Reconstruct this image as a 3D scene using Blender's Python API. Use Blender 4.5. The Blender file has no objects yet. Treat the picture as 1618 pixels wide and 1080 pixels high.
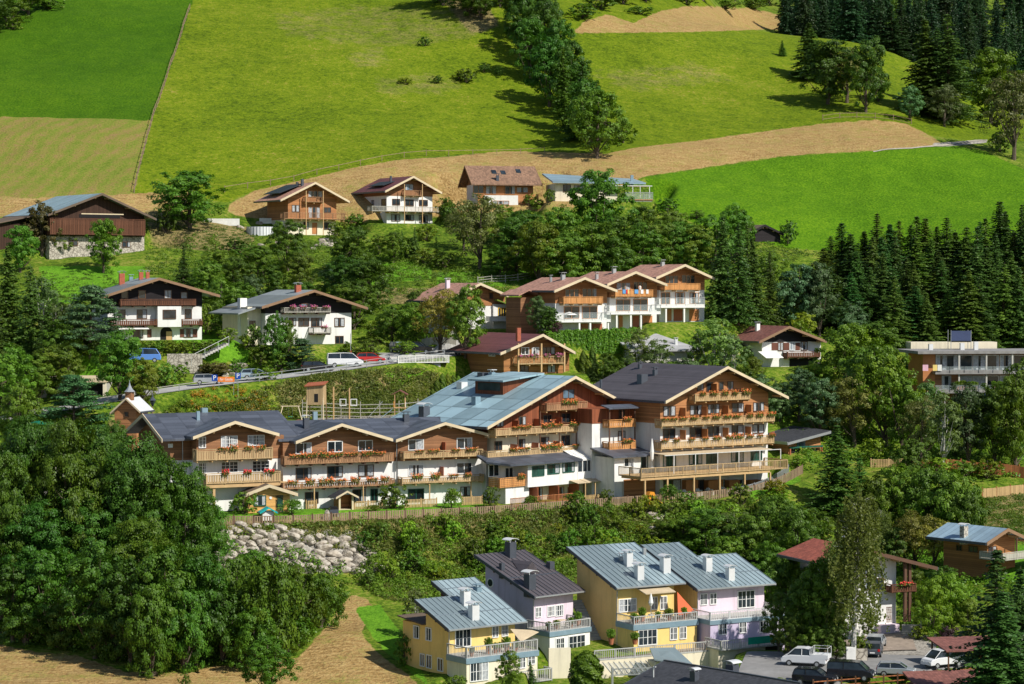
import bpy, bmesh, math, random
import numpy as np
from mathutils import Vector, Matrix
R = math.radians
rng = np.random.default_rng(7)
random.seed(7)
SC = bpy.context.scene
COL = SC.collection
# ------------------------------------------------------------------ camera, sky, sun, exposure
F, YH, CX, CY, CZ = 3700.0, 445.0, 809.0, 540.0, 40.0
PITCH = math.atan((CY - YH) / F)
cam = bpy.data.cameras.new('camera'); camo = bpy.data.objects.new('camera', cam); COL.objects.link(camo)
cam.sensor_width = 36; cam.lens = 36 * F / 1618; cam.clip_start = 1; cam.clip_end = 4000
camo.location = (0, 0, CZ); camo.rotation_euler = (math.pi / 2 - PITCH, 0, 0)
SC.camera = camo
SUN_AZ, SUN_EL = 52, 43          # degrees right of straight behind the camera, above the horizon
w = bpy.data.worlds.new("World"); SC.world = w; w.use_nodes = True
sk = w.node_tree.nodes.new('ShaderNodeTexSky'); sk.sky_type = 'NISHITA'; sk.sun_disc = False
sk.sun_elevation = R(SUN_EL); sk.sun_rotation = R(180 - SUN_AZ); sk.air_density = 1.0; sk.dust_density = .4
w.node_tree.links.new(sk.outputs[0], w.node_tree.nodes['Background'].inputs[0])
w.node_tree.nodes['Background'].inputs[1].default_value = 0.088
sl = bpy.data.lights.new('sun', 'SUN'); sl.energy = 4.9; sl.angle = R(.5); sl.color = (1, .95, .86)
so = bpy.data.objects.new('sun', sl); COL.objects.link(so); so.location = (60, 60, 150)
so.rotation_euler = Vector((math.sin(R(SUN_AZ)) * math.cos(R(SUN_EL)), -math.cos(R(SUN_AZ)) * math.cos(R(SUN_EL)), math.sin(R(SUN_EL)))).to_track_quat('Z', 'Y').to_euler()
SC.view_settings.view_transform = 'Standard'; SC.view_settings.look = 'None'
SC.view_settings.exposure = 0.12; SC.view_settings.gamma = 1
SC.render.engine = 'CYCLES'
SC.cycles.max_bounces = 5; SC.cycles.diffuse_bounces = 2; SC.cycles.glossy_bounces = 2
SC.cycles.transmission_bounces = 3; SC.cycles.transparent_max_bounces = 4
SC.cycles.use_adaptive_sampling = True

# ------------------------------------------------------------------ measuring: photo pixel -> ray, point at distance Y
cp, sp = math.cos(PITCH), math.sin(PITCH)
def ray(px, py):
    xc = (px - CX) / F; yc = (CY - py) / F
    dy = cp + yc * sp
    return Vector((xc / dy, 1.0, (-sp + yc * cp) / dy))
def P(px, py, Y):
    r = ray(px, py); return Vector((r.x * Y, Y, CZ + r.z * Y))
def proj(x, y, z):
    zz = z - CZ
    d = y * cp - zz * sp; up = y * sp + zz * cp
    return CX + F * x / d, CY - F * up / d

# ------------------------------------------------------------------ materials
MATS = {}
def newmat(name):
    m = bpy.data.materials.new(name); m.use_nodes = True
    nt = m.node_tree; b = nt.nodes['Principled BSDF']
    return m, nt, b
def N(nt, t, **k):
    n = nt.nodes.new(t)
    for a, v in k.items():
        if a.startswith('i_'): n.inputs[int(a[2:]) if a[2:].isdigit() else a[2:]].default_value = v
        else: setattr(n, a, v)
    return n
def ramp(nt, fac, stops):
    r = N(nt, 'ShaderNodeValToRGB'); e = r.color_ramp.elements
    while len(e) < len(stops): e.new(.5)
    for i, (p, c) in enumerate(stops):
        e[i].position = p; e[i].color = (*c, 1) if len(c) == 3 else c
    nt.links.new(fac, r.inputs[0]); return r.outputs[0]
def noise(nt, scale, detail=3, rough=.6, co='Object', dim=None, stretch=None):
    src = N(nt, 'ShaderNodeNewGeometry').outputs['Position'] if co == 'Position' else N(nt, 'ShaderNodeTexCoord').outputs[co]
    if stretch:
        mp = N(nt, 'ShaderNodeMapping'); mp.inputs['Scale'].default_value = stretch
        nt.links.new(src, mp.inputs[0]); src = mp.outputs[0]
    n = N(nt, 'ShaderNodeTexNoise'); n.inputs['Scale'].default_value = scale
    n.inputs['Detail'].default_value = detail; n.inputs['Roughness'].default_value = rough
    nt.links.new(src, n.inputs['Vector']); return n.outputs['Fac']
def mixc(nt, f, a, b, mode='MIX'):
    m = N(nt, 'ShaderNodeMix', data_type='RGBA', blend_type=mode)
    for s, v in ((m.inputs[0], f), (m.inputs[6], a), (m.inputs[7], b)):
        if isinstance(v, (int, float)): s.default_value = v
        elif isinstance(v, tuple): s.default_value = (*v, 1) if len(v) == 3 else v
        else: nt.links.new(v, s)
    return m.outputs[2]
def math_(nt, op, a, b=0.0, c=0.0, clamp=False):
    m = N(nt, 'ShaderNodeMath', operation=op, use_clamp=clamp)
    for s, v in zip(m.inputs, (a, b, c)):
        if isinstance(v, (int, float)): s.default_value = v
        else: nt.links.new(v, s)
    return m.outputs[0]
def bump(nt, b, h, strength=.4, dist=.05):
    bp = N(nt, 'ShaderNodeBump'); bp.inputs['Strength'].default_value = strength; bp.inputs['Distance'].default_value = dist
    nt.links.new(h, bp.inputs['Height']); nt.links.new(bp.outputs[0], b.inputs['Normal'])
def setc(nt, b, col):
    if isinstance(col, tuple): b.inputs['Base Color'].default_value = (*col, 1)
    else: nt.links.new(col, b.inputs['Base Color'])

def m_plain(name, col, rough=.6, metal=0.0, var=.15, scale=1.2, spec=.4):
    m, nt, b = newmat(name)
    n = noise(nt, scale, 4, .7)
    c2 = tuple(x * (1 - var) for x in col); c3 = tuple(min(1, x * (1 + var * .6)) for x in col)
    setc(nt, b, ramp(nt, n, [(.3, c2), (.7, c3)]))
    b.inputs['Roughness'].default_value = rough; b.inputs['Metallic'].default_value = metal
    b.inputs['Specular IOR Level'].default_value = spec
    MATS[name] = m; return m
def m_plaster(name, col):
    m, nt, b = newmat(name)
    n = noise(nt, .5, 6, .7); st = noise(nt, 1.6, 4, .6, stretch=(1, 1, .12))
    c = ramp(nt, n, [(.25, tuple(x * .86 for x in col)), (.6, col)])
    c = mixc(nt, ramp(nt, st, [(.5, (0, 0, 0)), (.75, (.55, .55, .55))]), c, tuple(x * .6 for x in col))
    setc(nt, b, c); b.inputs['Roughness'].default_value = .9; b.inputs['Specular IOR Level'].default_value = .2
    bump(nt, b, noise(nt, 25, 2), .15, .02); MATS[name] = m; return m
def m_wood(name, col, axis='Z', pitch=.16, var=.35):
    """boards: narrow dark joints every 'pitch' metres along axis, each board its own tone"""
    m, nt, b = newmat(name)
    tc = N(nt, 'ShaderNodeTexCoord'); sx = N(nt, 'ShaderNodeSeparateXYZ'); nt.links.new(tc.outputs['Object'], sx.inputs[0])
    if axis == 'Z': co = sx.outputs[2]
    else: co = math_(nt, 'ADD', sx.outputs[0], sx.outputs[1])
    q = math_(nt, 'DIVIDE', co, pitch); fl = math_(nt, 'FLOOR', q); fr = math_(nt, 'FRACT', q)
    wn = N(nt, 'ShaderNodeTexWhiteNoise', noise_dimensions='1D'); nt.links.new(fl, wn.inputs['W'])
    g = noise(nt, 3, 5, .7, stretch=(1, 1, 12) if axis == 'Z' else (8, 8, .6))
    big = noise(nt, .35, 4, .6)
    f = math_(nt, 'ADD', math_(nt, 'MULTIPLY', wn.outputs[0], .35), math_(nt, 'ADD', math_(nt, 'MULTIPLY', g, .35), math_(nt, 'MULTIPLY', big, .4)))
    lo = tuple(x * (1 - var) for x in col); hi = tuple(min(1, x * (1 + var)) for x in col)
    c = ramp(nt, f, [(.3, lo), (.75, hi)])
    j = math_(nt, 'LESS_THAN', fr, .13)
    c = mixc(nt, math_(nt, 'MULTIPLY', j, .55), c, tuple(x * .3 for x in col))
    setc(nt, b, c); b.inputs['Roughness'].default_value = .75; b.inputs['Specular IOR Level'].default_value = .25
    bump(nt, b, math_(nt, 'SUBTRACT', 1.0, j), .5, .03); MATS[name] = m; return m
def m_roof(name, col, axis='Y', pitch=.6, rough=.4, metal=0.0, cross=0.0, patch=.25, dark=.55, spec=.5):
    """roof cover: joints every pitch along axis (and 'cross' metres the other way), sheets of slightly different tone"""
    m, nt, b = newmat(name)
    tc = N(nt, 'ShaderNodeTexCoord'); sx = N(nt, 'ShaderNodeSeparateXYZ'); nt.links.new(tc.outputs['Object'], sx.inputs[0])
    a = sx.outputs[0] if axis == 'X' else sx.outputs[1]; o = sx.outputs[1] if axis == 'X' else sx.outputs[0]
    q = math_(nt, 'DIVIDE', a, pitch); fl = math_(nt, 'FLOOR', q); fr = math_(nt, 'FRACT', q)
    j = math_(nt, 'LESS_THAN', fr, .09)
    cell = fl
    if cross:
        q2 = math_(nt, 'DIVIDE', o, cross); fl2 = math_(nt, 'FLOOR', q2); fr2 = math_(nt, 'FRACT', q2)
        j = math_(nt, 'MAXIMUM', j, math_(nt, 'LESS_THAN', fr2, .06)); cell = math_(nt, 'ADD', fl, math_(nt, 'MULTIPLY', fl2, 17.3))
    wn = N(nt, 'ShaderNodeTexWhiteNoise', noise_dimensions='1D'); nt.links.new(cell, wn.inputs['W'])
    n = noise(nt, .4, 6, .75)
    f = math_(nt, 'ADD', math_(nt, 'MULTIPLY', wn.outputs[0], patch), math_(nt, 'MULTIPLY', n, 1 - patch))
    c = ramp(nt, f, [(.25, tuple(x * .66 for x in col)), (.72, tuple(min(1, x * 1.2) for x in col))])
    c = mixc(nt, math_(nt, 'MULTIPLY', j, dark), c, tuple(x * .35 for x in col))
    setc(nt, b, c); b.inputs['Roughness'].default_value = rough; b.inputs['Metallic'].default_value = metal
    b.inputs['Specular IOR Level'].default_value = spec
    bump(nt, b, j, .6, .04); MATS[name] = m; return m
def m_leaf(name, c0, c1, c2, trans=.35):
    m, nt, b = newmat(name)
    oi = N(nt, 'ShaderNodeObjectInfo')
    n1 = noise(nt, .9, 3, .7); n2 = noise(nt, 7, 2, .6)
    f = math_(nt, 'ADD', math_(nt, 'MULTIPLY', n1, .6), math_(nt, 'MULTIPLY', n2, .4))
    f = math_(nt, 'ADD', math_(nt, 'MULTIPLY', f, .75), math_(nt, 'MULTIPLY', noise(nt, .13, 2, .5), .25))
    c = ramp(nt, f, [(.36, c0), (.49, c1), (.62, c2)])
    hs = N(nt, 'ShaderNodeHueSaturation')
    hs.inputs['Hue'].default_value = .5
    nt.links.new(math_(nt, 'MULTIPLY_ADD', oi.outputs['Random'], .03, .485), hs.inputs['Hue'])
    nt.links.new(math_(nt, 'MULTIPLY_ADD', oi.outputs['Random'], .35, .82), hs.inputs['Value'])
    nt.links.new(c, hs.inputs['Color'])
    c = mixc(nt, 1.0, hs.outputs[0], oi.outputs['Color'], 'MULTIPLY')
    setc(nt, b, c); b.inputs['Roughness'].default_value = .5; b.inputs['Specular IOR Level'].default_value = .3
    tr = N(nt, 'ShaderNodeBsdfTranslucent')
    tc_ = mixc(nt, 1.0, c, (1.3, 1.35, .5), 'MULTIPLY'); nt.links.new(tc_, tr.inputs[0])
    mx = N(nt, 'ShaderNodeMixShader'); mx.inputs[0].default_value = trans
    nt.links.new(b.outputs[0], mx.inputs[1]); nt.links.new(tr.outputs[0], mx.inputs[2])
    nt.links.new(mx.outputs[0], nt.nodes['Material Output'].inputs[0]); MATS[name] = m; return m
def m_glass(name, col=(.02, .028, .035)):
    m, nt, b = newmat(name)
    n = noise(nt, .6, 2)
    setc(nt, b, ramp(nt, n, [(.35, tuple(x * .5 for x in col)), (.65, tuple(x * 1.7 for x in col))]))
    b.inputs['Roughness'].default_value = .08; b.inputs['Specular IOR Level'].default_value = .6
    MATS[name] = m; return m

m_plaster('plaster_white', (.80, .79, .76)); m_plaster('plaster_cream', (.80, .72, .55)); m_plaster('plaster_lilac', (.60, .52, .68))
m_plaster('plaster_yellow', (.86, .62, .22)); m_plaster('plaster_ochre', (.95, .62, .25)); m_plaster('plaster_pink', (.76, .63, .72))  # ochre brightened for light bounced onto a shaded side wall
m_plaster('plaster_grey', (.55, .53, .48)); m_plaster('concrete', (.48, .46, .42))
m_wood('wood_orange', (.42, .19, .078)); m_wood('wood_yellow', (.66, .36, .12)); m_wood('wood_red', (.24, .075, .035), 'X', .2); m_wood('wood_brown', (.30, .145, .07))
m_wood('wood_dark', (.055, .028, .018), 'X', .18); m_wood('wood_black', (.022, .018, .02)); m_wood('wood_log', (.33, .15, .055), 'Z', .24, .3)
m_wood('wood_deepred', (.16, .05, .022), 'X', .16)
m_wood('rail_light', (.48, .335, .175), 'X', .13, .25); m_wood('rail_brown', (.34, .19, .10), 'X', .13); m_wood('rail_dark', (.13, .055, .03), 'X', .15)
m_wood('rail_grey', (.42, .40, .34), 'X', .13, .2); m_wood('rail_orange', (.55, .26, .09), 'X', .13)
m_wood('fence_wood', (.30, .21, .135), 'X', .14, .4); m_wood('fence_yellow', (.50, .34, .16), 'X', .14); m_wood('fence_red', (.35, .13, .05), 'X', .2)
m_plain('trim_light', (.66, .54, .36), .6, 0, .15, .8); m_plain('trim_brown', (.27, .16, .09), .7); m_plain('trim_dark', (.06, .04, .03), .7)
m_plain('beam_wood', (.55, .36, .17), .7); m_plain('beam_dark', (.12, .06, .035), .7)
m_plain('frame_white', (.8, .8, .78), .4, 0, .05); m_plain('frame_green', (.02, .10, .07), .4); m_plain('frame_brown', (.12, .06, .03), .5); m_plain('frame_orange', (.45, .2, .07), .5)
m_plain('metal_grey', (.45, .47, .48), .35, .5, .12); m_plain('metal_dark', (.08, .09, .11), .4, .2); m_plain('metal_white', (.75, .76, .76), .3, .2, .06)
m_plain('copper_blue', (.22, .32, .38), .4, .1); m_plain('brick_red', (.40, .11, .06), .85, 0, .3, 4)
m_plain('shutter_brown', (.14, .05, .03), .6); m_plain('panel_orange', (.50, .20, .07), .6); m_plain('panel_red', (.38, .11, .05), .6)
m_plain('canvas_beige', (.55, .44, .29), .8); m_plain('canvas_white', (.8, .79, .75), .8); m_plain('canvas_red', (.62, .12, .04), .7); m_plain('canvas_teal', (.0, .36, .24), .6)
m_plain('canvas_turquoise', (.0, .42, .42), .5); m_plain('canvas_green', (.0, .16, .1), .7); m_plain('canvas_blue', (.05, .07, .15), .6)
m_roof('roof_anthracite', (.078, .088, .112), 'Y', .9, .5, 0, 2.6, .5, .3); m_roof('roof_charcoal', (.078, .07, .08), 'X', .32, .7, 0, 0, .3, .35)
m_roof('roof_blue', (.29, .42, .47), 'Y', 3.4, .45, .1, 3.2, .45, .6); m_roof('roof_steel', (.32, .41, .44), 'X', 50, .4, .15, 0, .3)
m_roof('roof_steel_grey', (.33, .36, .375), 'X', 50, .42, .15); m_roof('roof_umber', (.095, .082, .09), 'X', .62, .5, 0, 0, .3, .5)
m_roof('roof_slate', (.05, .052, .06), 'X', .3, .7, 0, .3, .4); m_roof('roof_red', (.22, .085, .065), 'X', .33, .7, 0, .4, .4)
m_roof('roof_wine', (.15, .05, .05), 'X', .3, .6, 0, 0, .3); m_roof('roof_tilered', (.33, .09, .055), 'Y', .35, .7, 0, .28, .4)
m_roof('roof_terracotta', (.47, .25, .18), 'X', .33, .7, 0, .4, .4); m_roof('roof_brown', (.27, .155, .095), 'X', .28, .7, 0, .38, .45)
m_roof('roof_lightblue', (.33, .46, .54), 'Y', .8, .35, .2); m_roof('roof_grey', (.40, .40, .40), 'Y', .7, .6, 0); m_roof('roof_wood', (.14, .10, .07), 'Y', .3, .85)
m_roof('roof_solar', (.02, .026, .04), 'Y', .9, .45, 0, 1.5)
m_glass('glass'); m_glass('glass_blue', (.10, .16, .22)); m_plain('curtain', (.42, .44, .46), .6, 0, .5, 5); m_glass('glass_green', (.02, .05, .04))
m_plain('dark_open', (.012, .011, .012), .9); m_plain('rubber', (.02, .02, .02), .8); m_plain('terracotta', (.42, .15, .07), .8)
m_plain('skin', (.6, .35, .24), .6); m_plain('rock', (.50, .48, .45), .85, 0, .35, 1.5)

# ------------------------------------------------------------------ mesh builder
def link(o, parent=None):
    COL.objects.link(o)
    if parent is not None: o.parent = parent
    return o
def tag(o, label=None, cat=None, group=None, kind=None):
    if label: o['label'] = label
    if cat: o['category'] = cat
    if group: o['group'] = group
    if kind: o['kind'] = kind
    return o
def empty(name, loc=(0, 0, 0), yaw=0.0, label=None, cat=None, group=None):
    o = bpy.data.objects.new(name, None); o.empty_display_size = .5
    o.location = loc; o.rotation_euler = (0, 0, yaw); link(o); return tag(o, label, cat, group)
class MB:
    def __init__(s): s.v = []; s.f = []; s.mi = []; s.m = 0
    def add(s, vs, fs):
        k = len(s.v); s.v += [tuple(q) for q in vs]; s.f += [tuple(i + k for i in f) for f in fs]; s.mi += [s.m] * len(fs); return s
    def box(s, x0, x1, y0, y1, z0, z1):
        return s.add([(x0, y0, z0), (x1, y0, z0), (x1, y1, z0), (x0, y1, z0), (x0, y0, z1), (x1, y0, z1), (x1, y1, z1), (x0, y1, z1)],
                     [(0, 3, 2, 1), (4, 5, 6, 7), (0, 1, 5, 4), (1, 2, 6, 5), (2, 3, 7, 6), (3, 0, 4, 7)])
    def ext(s, pts, off):
        n = len(pts); off = Vector(off); a = [Vector(q) for q in pts]
        return s.add(a + [q + off for q in a], [tuple(range(n))[::-1], tuple(range(n, 2 * n))] + [(i, (i + 1) % n, n + (i + 1) % n, n + i) for i in range(n)])
    def uz(s, poly, v0, v1): return s.ext([(u, v0, z) for u, z in poly], (0, v1 - v0, 0))
    def vz(s, poly, u0, u1): return s.ext([(u0, v, z) for v, z in poly], (u1 - u0, 0, 0))
    def uv(s, poly, z0, z1): return s.ext([(u, v, z0) for u, v in poly], (0, 0, z1 - z0))
    def tube(s, pts, rad, n=6):
        pts = [Vector(q) for q in pts]
        if isinstance(rad, (int, float)): rad = [rad] * len(pts)
        k = len(s.v)
        for i, q in enumerate(pts):
            t = (pts[min(i + 1, len(pts) - 1)] - pts[max(i - 1, 0)]).normalized()
            a = t.orthogonal().normalized() if abs(t.z) < .95 else Vector((1, 0, 0)); b = t.cross(a).normalized(); a = b.cross(t)
            for j in range(n):
                an = 2 * math.pi * j / n; s.v.append(tuple(q + (a * math.cos(an) + b * math.sin(an)) * rad[i]))
        for i in range(len(pts) - 1):
            for j in range(n):
                s.f.append((k + i * n + j, k + i * n + (j + 1) % n, k + (i + 1) * n + (j + 1) % n, k + (i + 1) * n + j)); s.mi.append(s.m)
        s.f.append(tuple(k + j for j in range(n))[::-1]); s.f.append(tuple(k + (len(pts) - 1) * n + j for j in range(n))); s.mi += [s.m] * 2
        return s
    def lathe(s, c, prof, n=10):
        k = len(s.v); c = Vector(c)
        for r, z in prof:
            for j in range(n): s.v.append((c.x + r * math.cos(2 * math.pi * j / n), c.y + r * math.sin(2 * math.pi * j / n), c.z + z))
        for i in range(len(prof) - 1):
            for j in range(n): s.f.append((k + i * n + j, k + i * n + (j + 1) % n, k + (i + 1) * n + (j + 1) % n, k + (i + 1) * n + j)); s.mi.append(s.m)
        s.f.append(tuple(k + j for j in range(n))[::-1]); s.f.append(tuple(k + (len(prof) - 1) * n + j for j in range(n))); s.mi += [s.m] * 2
        return s
    def build(s, name, mat, parent=None, loc=None, yaw=None, smooth=False):
        me = bpy.data.meshes.new(name); me.from_pydata(s.v, [], s.f)
        for mt in (mat if isinstance(mat, (list, tuple)) else [mat]): me.materials.append(MATS[mt] if isinstance(mt, str) else mt)
        if any(s.mi): me.polygons.foreach_set('material_index', s.mi)
        bm = bmesh.new(); bm.from_mesh(me); bmesh.ops.recalc_face_normals(bm, faces=bm.faces); bm.to_mesh(me); bm.free()
        if smooth: me.polygons.foreach_set('use_smooth', [True] * len(me.polygons))
        o = bpy.data.objects.new(name, me); link(o, parent)
        if loc is not None: o.location = loc
        if yaw is not None: o.rotation_euler = (0, 0, yaw)
        return o
def copy_tree(o, parent=None):
    c = o.copy(); COL.objects.link(c)
    if parent is not None: c.parent = parent
    for ch in o.children: copy_tree(ch, c)
    return c
def fast_mesh(name, V, Q, mats, mi=None, smooth=False):
    me = bpy.data.meshes.new(name); n = Q.shape[1]
    me.vertices.add(len(V)); me.vertices.foreach_set('co', V.astype(np.float32).ravel())
    me.loops.add(Q.size); me.loops.foreach_set('vertex_index', Q.astype(np.int32).ravel())
    me.polygons.add(len(Q)); me.polygons.foreach_set('loop_start', np.arange(0, Q.size, n, dtype=np.int32))
    me.polygons.foreach_set('loop_total', np.full(len(Q), n, dtype=np.int32))
    if smooth: me.polygons.foreach_set('use_smooth', np.ones(len(Q), dtype=bool))
    for mt in mats: me.materials.append(MATS[mt] if isinstance(mt, str) else mt)
    if mi is not None: me.polygons.foreach_set('material_index', mi.astype(np.int32))
    me.update(calc_edges=True); me.validate(); return me

# ------------------------------------------------------------------ terrain: measured profiles (distance Y, photo row) per column of sight
COLS = {
 -300: [(120,1400),(225,1080),(240,1040),(262,970),(272,925),(280,850),(290,815),(304,750),(312,690),(330,645),(345,590),(365,520),(385,460),(398,420),(408,380),(425,335),(450,270),(480,200),(520,105),(560,25),(600,-50),(700,-190),(1000,-400)],
 0:    [(120,1400),(225,1085),(240,1035),(256,970),(266,920),(273,845),(280,814),(292,802),(304,735),(312,662),(330,625),(345,575),(365,505),(385,445),(398,412),(408,375),(425,328),(450,260),(480,185),(520,90),(560,10),(600,-60),(700,-200),(1000,-420)],
 200:  [(120,1400),(226,1085),(243,1020),(257,955),(266,915),(272,838),(277,813),(290,803),(303,760),(311,680),(318,633),(324,622),(332,598),(341,562),(350,545),(362,512),(385,442),(400,408),(412,378),(428,330),(450,262),(480,190),(520,95),(560,12),(600,-55),(700,-200),(1000,-420)],
 400:  [(120,1400),(228,1085),(245,1010),(258,950),(268,910),(273,836),(277,813),(290,800),(304,770),(312,678),(321,663),(332,604),(338,592),(346,565),(356,543),(366,505),(385,455),(405,410),(420,378),(430,358),(441,308),(462,250),(500,160),(540,75),(580,0),(620,-65),(1000,-400)],
 600:  [(120,1400),(228,1090),(245,1000),(260,952),(271,908),(278,830),(282,811),(291,799),(306,768),(314,680),(324,660),(336,592),(342,572),(352,558),(362,538),(374,500),(390,452),(410,402),(428,360),(436,330),(446,290),(470,235),(520,130),(560,50),(595,-10),(650,-100),(1000,-400)],
 800:  [(120,1400),(215,1105),(230,1050),(250,990),(266,940),(278,890),(286,815),(296,788),(310,765),(322,668),(336,620),(342,592),(350,550),(357,522),(370,500),(388,455),(408,415),(428,370),(440,325),(450,290),(464,255),(482,225),(530,125),(575,30),(620,-35),(1000,-300)],
 1000: [(120,1400),(215,1100),(230,1052),(250,985),(268,930),(282,868),(293,800),(302,780),(318,745),(328,660),(338,605),(347,565),(356,525),(368,512),(388,470),(412,410),(432,340),(446,292),(456,275),(475,238),(500,200),(550,115),(600,30),(650,-30),(1000,-200)],
 1200: [(120,1400),(212,1110),(228,1062),(240,1045),(254,1000),(272,930),(286,850),(298,772),(308,748),(322,712),(332,650),(343,590),(353,558),(364,530),(382,490),(405,430),(430,360),(446,322),(463,290),(480,245),(500,218),(560,125),(610,52),(640,47),(700,80),(800,60),(1000,-60)],
 1400: [(120,1400),(212,1110),(226,1062),(240,1030),(255,985),(272,930),(288,870),(300,800),(312,745),(325,712),(340,662),(352,622),(365,580),(380,535),(395,495),(415,435),(435,385),(450,340),(470,290),(488,240),(505,222),(530,180),(570,125),(605,82),(640,90),(700,110),(800,40),(1000,-100)],
 1618: [(120,1400),(212,1110),(226,1068),(245,1010),(262,930),(275,885),(290,838),(300,805),(312,755),(328,705),(336,650),(343,627),(356,610),(372,580),(388,535),(402,480),(420,420),(440,370),(460,330),(480,285),(505,245),(540,218),(580,195),(650,185),(720,150),(800,60),(1000,-100)],
 1950: [(120,1400),(212,1110),(226,1075),(245,1015),(262,940),(275,890),(290,845),(300,810),(312,765),(328,715),(336,670),(343,640),(356,620),(372,590),(388,545),(402,490),(420,430),(440,380),(460,340),(480,300),(505,265),(540,235),(580,210),(650,190),(720,150),(800,60),(1000,-100)],
}
GPX = np.arange(-300, 1921, 4.0)
GY = np.concatenate([np.arange(120, 200, 4.0), np.arange(200, 470, .75), np.arange(470, 640, 1.25), np.arange(640, 1001, 5.0)])
def build_height():
    ks = sorted(COLS); prof = []
    for k in ks:
        pts = COLS[k]; Ys = np.array([q[0] for q in pts], float)
        Zs = np.array([P(k, q[1], q[0]).z for q in pts])
        prof.append(np.interp(GY, Ys, Zs))
    prof = np.array(prof)
    # smooth along Y
    fine = np.arange(120, 1001, .5); out = []
    for p_ in prof:
        z = np.interp(fine, GY, p_); kk = np.exp(-.5 * (np.arange(-10, 11) * .5 / 1.7) ** 2); kk /= kk.sum()
        z = np.convolve(np.pad(z, 10, 'edge'), kk, 'valid'); out.append(np.interp(GY, fine, z))
    prof = np.array(out)
    H = np.zeros((len(GY), len(GPX)))
    for i, px in enumerate(GPX):
        j = int(np.clip(np.searchsorted(ks, px) - 1, 0, len(ks) - 2)); t = (px - ks[j]) / (ks[j + 1] - ks[j])
        p0, p1, p2, p3 = prof[max(j - 1, 0)], prof[j], prof[j + 1], prof[min(j + 2, len(ks) - 1)]
        H[:, i] = .5 * (2 * p1 + (p2 - p0) * t + (2 * p0 - 5 * p1 + 4 * p2 - p3) * t * t + (3 * p1 - p0 - 3 * p2 + p3) * t ** 3)
    return H
TZ = build_height()
TX = (GPX[None, :] - CX) / F * GY[:, None]
TY = np.repeat(GY[:, None], len(GPX), 1)
def vnoise(x, y, s, seed):
    x = x / s; y = y / s; xi = np.floor(x).astype(int); yi = np.floor(y).astype(int); xf = x - xi; yf = y - yi
    xf = xf * xf * (3 - 2 * xf); yf = yf * yf * (3 - 2 * yf)
    def h(a, b):
        n = (a * 374761393 + b * 668265263 + seed * 974711) & 0x7fffffff
        n = ((n ^ (n >> 13)) * 1274126177) & 0x7fffffff
        return ((n ^ (n >> 16)) & 0xffff) / 65535.0
    return (h(xi, yi) * (1 - xf) + h(xi + 1, yi) * xf) * (1 - yf) + (h(xi, yi + 1) * (1 - xf) + h(xi + 1, yi + 1) * xf) * yf
TZ += (vnoise(TX, TY, 9, 1) - .5) * .8 + (vnoise(TX, TY, 3, 2) - .5) * .3
TZ += (vnoise(TX, TY, 45, 5) - .5) * 5 * np.clip((TY - 450) / 60, 0, 1)
def height(x, y):
    x = np.asarray(x, float); y = np.asarray(y, float)
    px = CX + F * x / y
    i = np.clip((px - GPX[0]) / 4.0, 0, len(GPX) - 1.001); i0 = i.astype(int); fi = i - i0
    j0 = np.clip(np.searchsorted(GY, y) - 1, 0, len(GY) - 2); fj = np.clip((y - GY[j0]) / (GY[j0 + 1] - GY[j0]), 0, 1)
    return (TZ[j0, i0] * (1 - fi) + TZ[j0, i0 + 1] * fi) * (1 - fj) + (TZ[j0 + 1, i0] * (1 - fi) + TZ[j0 + 1, i0 + 1] * fi) * fj
def hz(x, y): return float(height(x, y))
YS = np.arange(150, 995, .4)
def G(px, py, y0=150.0):
    """where the line of sight through a photo pixel meets the ground"""
    r = ray(px, py); z = CZ + r.z * YS; h = height(r.x * YS, YS)
    k = np.where((h >= z) & (YS >= y0))[0]
    if len(k) == 0: Y = 990.0
    else:
        k = k[0]; Y = YS[k]
        if k > 0:
            a = z[k - 1] - h[k - 1]; b = h[k] - z[k]; Y = YS[k - 1] + .4 * a / max(a + b, 1e-6)
    x = r.x * Y; return Vector((x, Y, hz(x, Y)))
def carve_path(pts, half, blend=2.5):
    """bed a road (list of world points) into the ground"""
    global TZ
    best = np.full(TZ.shape, 1e9); zz = np.zeros(TZ.shape)
    for a, b in zip(pts[:-1], pts[1:]):
        dx, dy = b.x - a.x, b.y - a.y; L = dx * dx + dy * dy
        t = np.clip(((TX - a.x) * dx + (TY - a.y) * dy) / L, 0, 1)
        d = np.hypot(TX - a.x - t * dx, TY - a.y - t * dy); z = a.z + t * (b.z - a.z)
        m = d < best; best[m] = d[m]; zz[m] = z[m]
    k = np.clip(1 - (best - half) / blend, 0, 1); k = k * k * (3 - 2 * k)
    TZ = TZ * (1 - k) + (zz - .05) * k
def carve_poly(poly, z, blend=2.5):
    """level the ground inside a world polygon"""
    global TZ
    ins = inpoly(TX, TY, [(q[0], q[1]) for q in poly]); best = np.full(TZ.shape, 1e9)
    for (ax, ay), (bx, by) in zip(poly, poly[1:] + poly[:1]):
        dx, dy = bx - ax, by - ay; t = np.clip(((TX - ax) * dx + (TY - ay) * dy) / (dx * dx + dy * dy), 0, 1)
        best = np.minimum(best, np.hypot(TX - ax - t * dx, TY - ay - t * dy))
    k = np.where(ins, 1.0, np.clip(1 - best / blend, 0, 1)); k = k * k * (3 - 2 * k)
    TZ = TZ * (1 - k) + z * k
def inpoly(X, Y, poly):
    ins = np.zeros(np.shape(X), bool); n = len(poly)
    for i in range(n):
        x0, y0 = poly[i]; x1, y1 = poly[(i + 1) % n]
        if y0 == y1: continue
        c = ((Y >= min(y0, y1)) & (Y < max(y0, y1))) & (X < (x1 - x0) * (Y - y0) / (y1 - y0) + x0)
        ins ^= c
    return ins
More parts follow.
